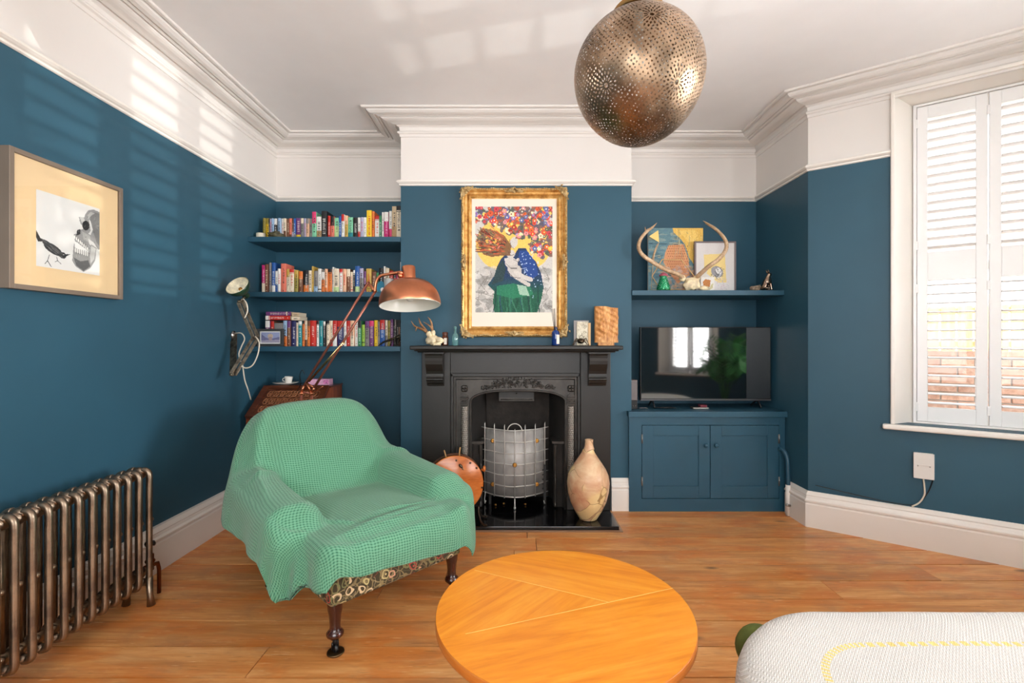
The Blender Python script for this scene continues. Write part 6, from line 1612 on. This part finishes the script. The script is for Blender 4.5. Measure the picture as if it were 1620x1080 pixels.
lf = ramp(nt, sc3.outputs[1], [(.54, (0, 0, 0)), (.56, (255, 255, 255))]); base2 = mixc(nt, math_n(nt, 'MULTIPLY', lf, .7), base, (238, 212, 150))
gate = ramp(nt, noise_t(nt, v, 3.5, 1), [(.38, (0, 0, 0)), (.43, (255, 255, 255))])
nt.links.new(mixc(nt, math_n(nt, 'MULTIPLY', math_n(nt, 'MULTIPLY', leaf, gate), .75), mixc(nt, gate, base, base2), (126, 84, 38)), b.inputs['Base Color'])
b.inputs['Roughness'].default_value = .35; bump(nt, b, f, .15, .003)
mb = MB(); zs = np.concatenate([[0, .002, .004], np.linspace(.01, .545, 60)]); pr = [(.001, 0)]+[(vr(z), z) for z in zs]+[(.024, .545), (.022, .50), (.02, .44)]
mb.lathe(pr, 64, M=Matrix.Translation((VX, VY, HT+.0005)))
mb.v = [(x+.012*math.sin((z-HT)/.55*PI)*0+(.006 if z > .50 else 0), y, z) for x, y, z in mb.v]
tag(mb.build('vase', M_vase, loc=(VX, VY, HT)), 'tall gourd-shaped pink and cream painted earthenware vase on the hearth', 'vase')
# drum: two-skinned round body with pegs, standing on iron feet
M_orw = wood('orange_varnished_wood', (166, 84, 26), (196, 108, 42), (212, 130, 62), (2, 2, 8), 2, .25, coat=.4)
M_brl = paint('dark_brown_rim', (84, 50, 30), .4, var=.3, vs=30)
DC = P(719, 765, 3.20); DC = Vector((DC.x, 3.20, DC.z)); dn = Vector((.22, -1, .05)).normalized(); DM = lookM(DC, dn); DR = .193
dr_ = thing('bellows_drum', 'round orange varnished wooden drum with pegs and iron feet left of the fire screen', 'drum', (DC.x, DC.y, HT))
MB().lathe([(.001, .032), (DR-.006, .032), (DR, .028), (DR, .020), (DR-.004, .018)], 64, M=DM).build('front_board', M_orw, dr_)
MB().lathe([(DR-.012, .020), (DR-.010, -.030)], 64, M=DM).build('rim', M_brl, dr_)
MB().lathe([(DR-.004, -.028), (DR+.004, -.032), (DR+.004, -.042), (DR-.004, -.046), (.001, -.046)], 64, M=DM).build('back_board', M_brl, dr_)
def onD(px, py, h=.034):
    # point on the front board seen at a pixel
    d_ = Vector(((px-CX)/FPX, 1, -(py-CY)/FPX)); o_ = Vector((0, 0, CH)); pc = DC+dn*h; t_ = (pc-o_).dot(dn)/d_.dot(dn); return o_+d_*t_
for (x, y) in ((722, 728), (744, 732), (754, 740), (763, 771)): MB().blob(onD(x, y), (.007, .006, .007), 10, 6).build('rivet', M_bug, dr_)
mb = MB(); c_ = onD(729, 737); mb.blob(c_, (.018, .010, .010), 12, 7, R=Matrix.Rotation(.8, 3, 'Y')); mb.tube([c_, onD(733, 743, .045)], .004, 6); mb.build('catch', M_bug, dr_)
for a0, a1 in (((707, 727), (702.5, 712)), ((726, 722), (728, 707))): MB().tube([onD(*a0, -.01), onD(*a1, -.01)], [.006, .0045], 8).build('peg', paint('pale_peg', (178, 134, 84), .5), dr_)
mb = MB(); p = onD(766, 741, -.02); mb.blob(p, (.012, .022, .022), 16, 10); mb.tube([p, DC+(p-DC)*.9], .008, 8); mb.build('knob', M_orw, dr_)
M_irn = metal('wrought_iron', (96, 84, 72), .4)
f0 = onD(757, 800, .0)
for (dx, dy) in ((.045, -.10), (.035, .05)):
    MB().tube(sm_curve([f0, f0+Vector((.005, dy*.3, -.045)), (f0.x+dx*.5, f0.y+dy*.7, HT+.022), (f0.x+dx, f0.y+dy, HT+.010), (f0.x+dx+.02, f0.y+dy-.006, HT+.012)], 5), .007, 8).build('foot', M_irn, dr_)
f1 = DC+Vector((-.10, 0, -DR*.85)); MB().tube(sm_curve([f1, f1+Vector((-.01, -.03, -.03)), (f1.x-.03, f1.y-.07, HT+.010)], 5), .007, 8).build('foot', M_irn, dr_)
for (x, y) in ((784, 798), (795, 795), (829, 797)): 
    Y = (CH-HT-.01)*FPX/(y-CY); pp_ = P(x, y, Y); MB().blob((pp_.x, pp_.y, HT+.007), (.011, .009, .006), 12, 7).build('nugget', M_brass, None) if False else None
for i, (x, y, w_) in enumerate(((784, 798, 'left'), (797, 796, 'middle'), (831, 797, 'right'))):
    Y = (CH-HT-.008)*FPX/(y-CY); pp_ = P(x, y, Y)
    tag(MB().blob((pp_.x, pp_.y, HT+.0075), (.010, .008, .007), 12, 8, wob=.5, sd=i).build('brass_nugget', M_brass, loc=(pp_.x, pp_.y, HT)), 'small shiny brass piece on the hearth under the fire screen, %s of three' % w_, 'ornament')

# ------------------------------------------------------------------ right shelf
RY = 3.66
z8 = lambda x, y, Y: P(990+x/6, 330+y/6, Y)
cvp = thing('canvas_painting', 'abstract blue, gold and rust canvas leaning at the back of the right shelf', 'painting', (1.25, RY, SHR))
a, b_ = z8(213, 184, RY), z8(733, 770, RY)
MB().bb(a.x, b_.x, RY, RY+.022, SHR+.001, a.z).build('canvas', M_label, cvp)
cv = Cv(130, 150, (96, 130, 140)); r3 = random.Random(21)
for k in range(260):
    x, y = r3.uniform(0, 130), r3.uniform(0, 150); c = r3.choice([(72, 104, 116), (120, 148, 150), (150, 160, 150), (86, 120, 138), (170, 160, 130)]); cv.ell(x, y, r3.uniform(3, 16), r3.uniform(1, 4), c, .6)
cv.poly([(58, 0), (130, 0), (130, 40), (118, 60), (108, 84), (98, 70), (88, 40), (76, 24), (60, 10)], (226, 184, 92)); cv.poly([(72, 6), (110, 4), (120, 26), (96, 34)], (240, 208, 120), .7)
cv.poly([(48, 40), (84, 38), (96, 74), (98, 110), (70, 130), (56, 112), (36, 80), (40, 58)], (206, 146, 104))
for yy in range(42, 100, 6):
    for xx_ in range(46, 92, 5): cv.ell(xx_+(yy % 4), yy, 1.4, 1.5, (146, 84, 62))
for k in range(120):
    x, y = r3.uniform(30, 110), r3.uniform(90, 150); cv.ell(x, y, r3.uniform(2, 9), r3.uniform(1, 5), r3.choice([(216, 168, 134), (200, 140, 104), (150, 140, 150), (190, 176, 172), (178, 120, 84)]), .55)
for k in range(60):
    x = r3.uniform(60, 128); y = r3.uniform(0, 60); cv.line([(x, y), (x+r3.uniform(-6, 6), y+r3.uniform(4, 26))], 1, r3.choice([(196, 150, 70), (250, 222, 150), (150, 150, 130)]), .6)
cv.line([(0, 36), (70, 38)], 1.5, (56, 84, 100)); cv.line([(0, 72), (34, 64)], 1.5, (60, 88, 100)); cv.noise(22, 1, 5)
print_on('painted_face', cv, lambda u, v: (a.x+(b_.x-a.x)*u, RY-.0006, a.z+(SHR+.001-a.z)*v), cvp)
RY2 = 3.625
wf = thing('framed_print', 'grey-framed white print with gold square leaning in front of the abstract canvas', 'picture', (1.5, RY2, SHR))
a, b_ = z8(652, 310, RY2), z8(1045, 770, RY2); w = .012
M_gf = paint('grey_mauve_frame', (112, 98, 98), .4)
mb = MB(); mb.bb(a.x, a.x+w, RY2-.004, RY2+.014, SHR+.001, a.z); mb.bb(b_.x-w, b_.x, RY2-.004, RY2+.014, SHR+.001, a.z); mb.bb(a.x+w, b_.x-w, RY2-.004, RY2+.014, SHR+.001, SHR+.001+w); mb.bb(a.x+w, b_.x-w, RY2-.004, RY2+.014, a.z-w, a.z); mb.build('frame', M_gf, wf)
cv = Cv(98, 115, (214, 210, 208)); cv.poly([(20, 28), (74, 26), (78, 96), (56, 96), (22, 70)], (232, 208, 140)); cv.poly([(14, 60), (30, 64), (34, 50), (20, 100), (8, 96)], (216, 210, 200)); cv.ell(54, 70, 16, 13, (150, 148, 150), 1, .5); cv.ell(58, 68, 9, 6, (224, 222, 222), 1, .8)
for k in range(50): x, y = 54+r3.uniform(-16, 16), 72+r3.uniform(-14, 16); cv.line([(x, y), (x+r3.uniform(-7, 7), y+r3.uniform(-6, 6))], 1.1, r3.choice([(92, 92, 96), (236, 236, 236), (60, 60, 64)]), .7)
for k in range(60): x, y = r3.uniform(54, 84), r3.uniform(86, 112); cv.ell(x, y, 1.5, 1, r3.choice([(196, 180, 186), (220, 190, 196), (176, 186, 196)]), .6)
cv.line([(0, 90), (46, 88)], 1, (150, 150, 150)); cv.noise(6, 1, 8)
print_on('print', cv, lambda u, v: (a.x+w+(b_.x-a.x-2*w)*u, RY2+.001, a.z-w+(SHR+.001+w-a.z+w)*v), wf)
RY3 = 3.60
sp_ = thing('small_print', 'small white card with rust-coloured blot standing before the grey-framed print', 'card', (1.42, RY3, SHR))
a, b_ = z8(712, 648, RY3), z8(842, 770, RY3)
MB().bb(a.x, b_.x, RY3, RY3+.004, SHR+.001, a.z).build('card', M_label, sp_)
cv = Cv(30, 30, (230, 226, 220)); cv.poly([(4, 10), (10, 4), (22, 6), (20, 20), (12, 26), (6, 22)], (190, 124, 70)); cv.poly([(22, 16), (28, 12), (27, 22), (18, 28)], (200, 190, 150)); cv.noise(16, 1, 3)
print_on('print', cv, lambda u, v: (a.x+.002+(b_.x-a.x-.004)*u, RY3-.0005, a.z-.002+(SHR+.003-a.z)*v), sp_)
# red deer antlers on their skull plate
AY = 3.54
an_ = thing('antlers', 'large pale deer antlers on a skull plate on the right shelf', 'antlers', (z8(610, 770, AY).x, AY, SHR))
M_ant2 = wood('pale_antler', (142, 110, 80), (186, 154, 120), (222, 198, 166), (3, 3, 3), 5, .5, bst=.3)
def ant(path, rr, ydev=0):
    pts = [z8(x, y, AY+ydev*math.sin(PI*i/(len(path)-1))) for i, (x, y) in enumerate(path)]; pts = sm_curve(pts, 7)
    MB().tube(pts, lerpl(rr, len(pts)), 12).build('antler', M_ant2, an_)
ant([(545, 660), (500, 625), (380, 580), (250, 505), (160, 440), (122, 370), (140, 290), (200, 215), (250, 180), (297, 133)], [.016, .0155, .0155, .015, .0145, .0135, .013, .012, .009, .001], -.10)
ant([(255, 500), (268, 430), (290, 360), (318, 318)], [.010, .007, .004, .001], -.06)
ant([(205, 215), (188, 200), (183, 172)], [.008, .006, .001])
ant([(672, 650), (700, 625), (790, 545), (880, 480), (945, 400), (955, 330), (920, 260), (850, 190), (780, 145), (733, 114)], [.016, .0155, .015, .0145, .014, .0135, .0125, .011, .008, .001], -.10)
ant([(850, 195), (800, 165), (752, 140)], [.008, .006, .001], -.02)
mb = MB(); c = z8(625, 700, AY); mb.blob((c.x, AY, SHR+.048), (.062, .030, .046), 22, 14, wob=.5, sd=7); c2_ = z8(540, 660, AY); mb.blob((c2_.x, AY, c2_.z), (.024, .022, .022), 14, 8, wob=.4); c3 = z8(680, 655, AY); mb.blob((c3.x, AY, c3.z), (.024, .022, .022), 14, 8, wob=.4)
c4 = z8(740, 735, AY); mb.blob((c4.x, AY-.01, SHR+.020), (.040, .02, .018), 14, 8, wob=.5, sd=4); mb.build('skull_plate', M_bone, an_)
# gold wire hexagon, triangle, green glittered tree
mb = MB(); HY = 3.588
hx_ = [z8(x, y, HY) for x, y in ((345, 482), (530, 486), (650, 640), (620, 672)) ]; mb.tube(hx_, .0042, 6, smooth=False); mb.tube([z8(x, y, HY) for x, y in ((345, 482), (250, 640), (300, 722))], .0042, 6, smooth=False)
mb.tube([z8(x, y, HY+.008) for x, y in ((300, 722), (330, 765), (560, 765), (620, 672))], .0036, 6, smooth=False)
M_gw = paint('pale_gold', (226, 188, 134), .35, metal=.25, bst=0)
tag(mb.build('hexagon_ornament', M_gw, loc=(hx_[0].x, HY, SHR)), 'pale gold open hexagon frame ornament in front of the abstract canvas', 'ornament')
HY2 = 3.60
tri = [z8(x, y, HY2) for x, y in ((222, 262), (308, 204), (316, 318))]
tr_ = thing('triangle_ornament', 'gold triangle on a thin stem by the left edge of the abstract canvas', 'ornament', (tri[0].x, HY2, SHR))
mb = MB(); mb.add([tuple(p) for p in tri]+[(p.x, HY2+.004, p.z) for p in tri], [(0, 1, 2), (5, 4, 3), (0, 3, 4, 1), (1, 4, 5, 2), (2, 5, 3, 0)]); mb.build('triangle', paint('matt_gold', (232, 200, 120), .4, metal=.3, bst=0), tr_)
mb = MB(); mb.tube([tri[2], z8(262, 470, HY2), z8(240, 768, HY2)], .0018, 6); mb.build('stem', M_gw, tr_)
tx_ = z8(358, 770, 3.53)
gt = thing('glitter_tree', 'green glittering cone tree with pink top at the left of the right shelf', 'ornament', (tx_.x, 3.53, SHR))
M_glit, nt, b = newmat('green_glitter'); v = coords(nt); vo = nt.nodes.new('ShaderNodeTexVoronoi'); vo.inputs['Scale'].default_value = 260; nt.links.new(v, vo.inputs['Vector']); sc_ = nt.nodes.new('ShaderNodeSeparateColor'); nt.links.new(vo.outputs['Color'], sc_.inputs[0])
nt.links.new(ramp(nt, sc_.outputs[0], [(.0, (0, 84, 50)), (.5, (0, 150, 90)), (.8, (40, 190, 130)), (1, (190, 250, 220))]), b.inputs['Base Color']); b.inputs['Metallic'].default_value = .5; b.inputs['Roughness'].default_value = .3; bump(nt, b, sc_.outputs[1], .6, .003)
MB().lathe([(.030, .001), (.049, .004), (.050, .020), (.040, .050), (.032, .075), (.025, .100), (.021, .115)], 30, M=Matrix.Translation((tx_.x, 3.53, SHR))).build('cone', M_glit, gt)
MB().lathe([(.030, .108), (.032, .116), (.024, .126), (.012, .134), (.001, .136)], 24, M=Matrix.Translation((tx_.x, 3.53, SHR))).build('top', paint('dusky_pink', (186, 92, 110), .5, bst=0), gt)
# seated silver dog and shell
dg0 = z8(1335, 770, 3.56)
M_dog = metal('polished_bronze_silver', (190, 168, 150), .16, c2=(120, 100, 86), vs=30)
dog = thing('dog_figurine', 'shiny metal seated dog figurine at the right end of the right shelf', 'figurine', (dg0.x, 3.56, SHR))
dx_ = dg0.x
def sk_mesh(name, verts, edges, radii, mat, parent, sub=2):
    M = root_matrix(parent).inverted()
    me = bpy.data.meshes.new(name); me.from_pydata([tuple(M @ Vector(v_)) for v_ in verts], edges, []); o = bpy.data.objects.new(name, me); COL.objects.link(o); o.parent = parent
    m1 = o.modifiers.new('skin', 'SKIN')
    for i, r_ in enumerate(radii): me.skin_vertices[0].data[i].radius = (r_, r_) if not isinstance(r_, tuple) else r_
    me.skin_vertices[0].data[0].use_root = True; m1.use_smooth_shade = True
    m2 = o.modifiers.new('sub', 'SUBSURF'); m2.levels = sub; m2.render_levels = sub; me.materials.append(mat); return o
def smesh(name, verts, edges, radii, mat, parent):
    me = bpy.data.meshes.new(name)
    M = root_matrix(parent).inverted()
    me.from_pydata([tuple(M @ Vector(v_)) for v_ in verts], edges, [])
    o = bpy.data.objects.new(name, me); COL.objects.link(o); o.parent = parent
    m1 = o.modifiers.new('skin', 'SKIN'); m1.use_smooth_shade = True
    if not me.skin_vertices: 
        bpy.context.view_layer.objects.active = o
    sv_ = me.skin_vertices[0].data
    for i, r_ in enumerate(radii): sv_[i].radius = (r_, r_); sv_[i].use_root = (i == 0)
    m2 = o.modifiers.new('sub', 'SUBSURF'); m2.levels = 2; m2.render_levels = 2; me.materials.append(mat); return o
Z = SHR; Y_ = 3.56
V_ = [(dx_-.022, Y_, Z+.035), (dx_-.004, Y_, Z+.062), (dx_+.010, Y_, Z+.088), (dx_+.014, Y_, Z+.108), (dx_+.018, Y_-.004, Z+.128), (dx_+.036, Y_-.010, Z+.122),   # hip, back, chest, neck, head, muzzle
      (dx_-.014, Y_-.020, Z+.026), (dx_+.010, Y_-.022, Z+.010), (dx_-.008, Y_-.020, Z+.005),                                             # near hind thigh, knee, paw
      (dx_-.014, Y_+.018, Z+.026), (dx_+.010, Y_+.020, Z+.008),
      (dx_+.022, Y_-.014, Z+.060), (dx_+.028, Y_-.015, Z+.028), (dx_+.032, Y_-.017, Z+.005),                                             # near fore leg
      (dx_+.022, Y_+.014, Z+.060), (dx_+.028, Y_+.015, Z+.028), (dx_+.032, Y_+.015, Z+.005),
      (dx_-.044, Y_+.004, Z+.016), (dx_-.060, Y_+.008, Z+.008)]
E_d = [(0, 1), (1, 2), (2, 3), (3, 4), (4, 5), (0, 6), (6, 7), (7, 8), (0, 9), (9, 10), (2, 11), (11, 12), (12, 13), (2, 14), (14, 15), (15, 16), (0, 17), (17, 18)]
R_d = [.027, .026, .025, .018, .020, .011, .018, .011, .009, .018, .011, .012, .009, .009, .012, .009, .009, .006, .004]
smesh('body', V_, E_d, R_d, M_dog, dog)
for s in (-1, 1): MB().tube([(dx_+.012, Y_-.002+s*.010, Z+.136), (dx_+.004, Y_+s*.014, Z+.160), (dx_+.008, Y_+s*.012, Z+.152)], [.007, .003, .001], 8).build('ear', M_dog, dog)
for s in (-1, 1): MB().blob((dx_+.030, Y_-.005+s*.010, Z+.134), .0028, 8, 6).build('eye', M_black, dog)
p = z8(1222, 770, 3.57)
mb = MB(); mb.blob((p.x, 3.57, SHR+.021), (.038, .026, .022), 18, 12, wob=.5, sd=9); mb.tube([(p.x-.035, 3.55, SHR+.024), (p.x+.03, 3.545, SHR+.036)], [.006, .012], 10)
tag(mb.build('shell', paint('grey_brown_shell', (134, 118, 100), .35, var=.35, vs=40), loc=(p.x, 3.57, SHR)), 'rough grey-brown shell lying beside the metal dog figurine', 'shell')

# ------------------------------------------------------------------ socket plate and cables on the bay wall
A_, d_, o_, L_ = seg_frame(PATH[7], PATH[8])
def BW(s, e, z): q_ = A_+d_*s+o_*e; return Vector((q_.x, q_.y, z))
def s_at(px): k = (px-CX)/FPX; return (A_.y*k-A_.x)/(d_.x-d_.y*k)
def z_at(px, py): s = s_at(px); Y = (A_+d_*s).y; return CH-(py-CY)/FPX*Y
sa, sb = s_at(1445), s_at(1476.5); zt_ = z_at(1445, 714); zb_ = z_at(1445, 753)
Rm = Matrix(((d_.x, o_.x, 0), (d_.y, o_.y, 0), (0, 0, 1)))
so_ = thing('socket_box', 'white square blank socket box on the blue bay wall under the sill', 'socket', tuple(BW((sa+sb)/2, 0, zb_)))
c = BW((sa+sb)/2, -.016, (zt_+zb_)/2); MB().box(c, (sb-sa, .030, zt_-zb_), R=Rm).build('box', M_whiteplastic, so_, bevel=.003)
c = BW((sa+sb)/2, -.0325, (zt_+zb_)/2); MB().box(c, (sb-sa+.004, .004, zt_-zb_+.003), R=Rm).build('faceplate', M_whiteplastic, so_, bevel=.0015)
c = BW((sa+sb)/2, -.036, (zt_+zb_)/2+.006); MB().box(c, (sb-sa-.03, .004, .006), R=Rm).build('ridge', M_whiteplastic, so_, bevel=.001)
for s in (sa+.018, sb-.018): MB().blob(BW(s, -.035, (zt_+zb_)/2-.001), .0035, 8, 6).build('screw', M_steel, so_)
def wc_(x, y, e=-.012): s = s_at(x); return BW(s, e, z_at(x, y))
tag(MB().tube(sm_curve([wc_(1460, 753), wc_(1462, 768), wc_(1462, 782), wc_(1454, 794), wc_(1442, 799.5, -.02)], 6), .0045, 8).build('cable', M_cord, loc=tuple(wc_(1460, 760))), 'short white cable curving from the socket box down to the skirting', 'cable')
tag(MB().tube(sm_curve([wc_(1476, 757), wc_(1470, 774), wc_(1460, 788), wc_(1447, 797), wc_(1420, 795, -.02), wc_(1380, 787, -.02), wc_(1330, 775.5, -.02), wc_(1290, 766, -.02)], 6), .0028, 6).build('cable', M_black, loc=tuple(wc_(1470, 770))), 'thin black cable from the socket box running left along the skirting top', 'cable')

# ------------------------------------------------------------------ potted palm in the bay, seen mirrored in the television
M_leaf = paint('palm_green', (40, 110, 44), .45, var=.3, vs=8, bst=0)
pp0 = Vector((2.86, .78, 0))
pt = thing('potted_palm', 'green feathery palm in a dark red pot, mirrored in the television screen', 'plant', tuple(pp0))
MB().lathe([(.001, .001), (.12, .001), (.17, .30), (.18, .30), (.18, .34), (.15, .34), (.001, .32)], 32, M=Matrix.Translation(pp0)).build('pot', paint('dark_red_pot', (92, 26, 20), .4, bst=.05), pt)
rp = random.Random(6)
for k in range(26):
    az = 2*PI*k/26+rp.uniform(-.2, .2); h = rp.uniform(.55, 1.0); out_ = rp.uniform(.18, .34)
    st_ = sm_curve([pp0+Vector((0, 0, .32)), pp0+Vector((math.cos(az)*out_*.3, math.sin(az)*out_*.3, .32+h*.6)), pp0+Vector((math.cos(az)*out_*.8, math.sin(az)*out_*.8, .32+h)), pp0+Vector((math.cos(az)*out_*1.25, math.sin(az)*out_*1.25, .32+h*.85))], 8)
    mb = MB(); mb.tube(st_, lerpl([.005, .001], len(st_)), 5)
    for i in range(8, len(st_)-1):
        t = (st_[i+1]-st_[i]).normalized(); sd_ = t.cross(Vector((0, 0, 1))).normalized(); L = .16*(1-abs((i-14)/14)**2)+.05
        for s in (-1, 1):
            e_ = st_[i]+sd_*s*L+t*L*.7+Vector((0, 0, -.03)); m_ = st_[i].lerp(e_, .45); w_ = t*.011
            mb.add([st_[i], m_+w_, e_, m_-w_], [(0, 1, 2, 3)], 0, False)
    mb.build('frond', M_leaf, pt)

# ------------------------------------------------------------------ outside: paving, brick garden wall with fence, neighbour's wall
GZ0 = -.35
struct(MB().bb(-6, 12, -8, 14, GZ0-.05, GZ0).build('ground_outside', paint('pale_paving', (186, 178, 168), .8, vs=2, var=.1), loc=(3, 3, GZ0)))
M_brick = wood('red_brick', (168, 120, 96), (196, 150, 124), (214, 174, 150), (9, 9, 9), 3, .85, rnd=.35, bst=.4)
M_mort = paint('mortar', (196, 184, 168), .9)
M_fence = wood('pale_fence_board', (190, 150, 100), (214, 178, 128), (228, 198, 152), (12, 12, 1), 2, .7, rnd=.2)
g0 = Vector((3.15, 4.75)); gd = Vector((.8128, -.5826)); go = Vector((.5826, .8128)); gR = Matrix(((gd.x, go.x, 0), (gd.y, go.y, 0), (0, 0, 1)))
def GW(s, e, z): q_ = g0+gd*s+go*e; return Vector((q_.x, q_.y, z))
gw = thing('garden_wall', 'brick garden wall topped by a pale board fence outside the window', 'wall', tuple(GW(1.2, 0, GZ0)))
c = GW(1.3, .075, (GZ0+CH-.09)/2); MB().box(c, (4.2, .12, CH-.09-GZ0), R=gR).build('mortar_core', M_mort, gw)
bk0 = None; bi = GW(0, 0, 0)
nrow = 0; zz = CH-.09-.065
root_inv = root_matrix(gw).inverted()
ang_ = math.atan2(gd.y, gd.x)
while zz > .25:
    s = -.75+(.1125 if nrow % 2 else 0)
    while s < 3.2:
        if bk0 is None:
            mb = MB(); mb.box((0, 0, 0), (.213, .10, .064)); bo_ = mb.build('brick', M_brick, bevel=.003, seg=1); bk0 = bo_
        else: bo_ = bpy.data.objects.new('brick', bk0.data); COL.objects.link(bo_); m_ = bo_.modifiers.new('bev', 'BEVEL'); m_.width = .003; m_.segments = 1
        bo_.parent = gw; bo_.location = root_inv @ GW(s, .048+.003*rng.random(), zz+.032); bo_.rotation_euler = (0, 0, ang_)
        s += .225
    zz -= .075; nrow += 1
fb0 = None; s = -.8
while s < 3.3:
    if fb0 is None: mb = MB(); mb.box((0, 0, 0), (.098, .018, .40)); fo = mb.build('fence_board', M_fence); fb0 = fo
    else: fo = bpy.data.objects.new('fence_board', fb0.data); COL.objects.link(fo)
    fo.parent = gw; fo.location = root_inv @ GW(s, .05, CH+.11); fo.rotation_euler = (0, 0, ang_); s += .112
for z in (CH-.03, CH+.27):
    MB().box(GW(1.25, .075, z), (4.2, .03, .05), R=gR).build('fence_rail', M_fence, gw)
# neighbour's white wall with a brick band far behind
nb_ = thing('neighbour_house', 'bright white rendered house with a brick band beyond the garden fence', 'house', (9.4, 9.4, GZ0))
MB().box((9.4, 9.4, 3.0), (9.0, .3, 7.0), R=gR).build('wall', paint('white_render', (236, 234, 230), .8), nb_)
MB().box((9.2, 9.15, 3.40), (7.0, .1, .34), R=gR).build('brick_band', paint('pale_brick_band', (226, 200, 184), .8), nb_)
# blue-grey bin lid low by the wall
cr_ = thing('garden_bench', 'low blue-grey slatted bench against the garden wall outside', 'bench', tuple(GW(1.6, -.4, GZ0)))
M_bb = paint('blue_grey_paint', (70, 104, 134), .5)
for k in range(4): MB().box(GW(1.7, -.25-.11*k, CH-.74+.0*k), (1.5, .095, .03), R=gR).build('slat', M_bb, cr_, bevel=.004)
for s in (1.05, 2.35): MB().box(GW(s, -.42, (GZ0+CH-.76)/2), (.06, .42, CH-.76-GZ0), R=gR).build('leg', M_bb, cr_)
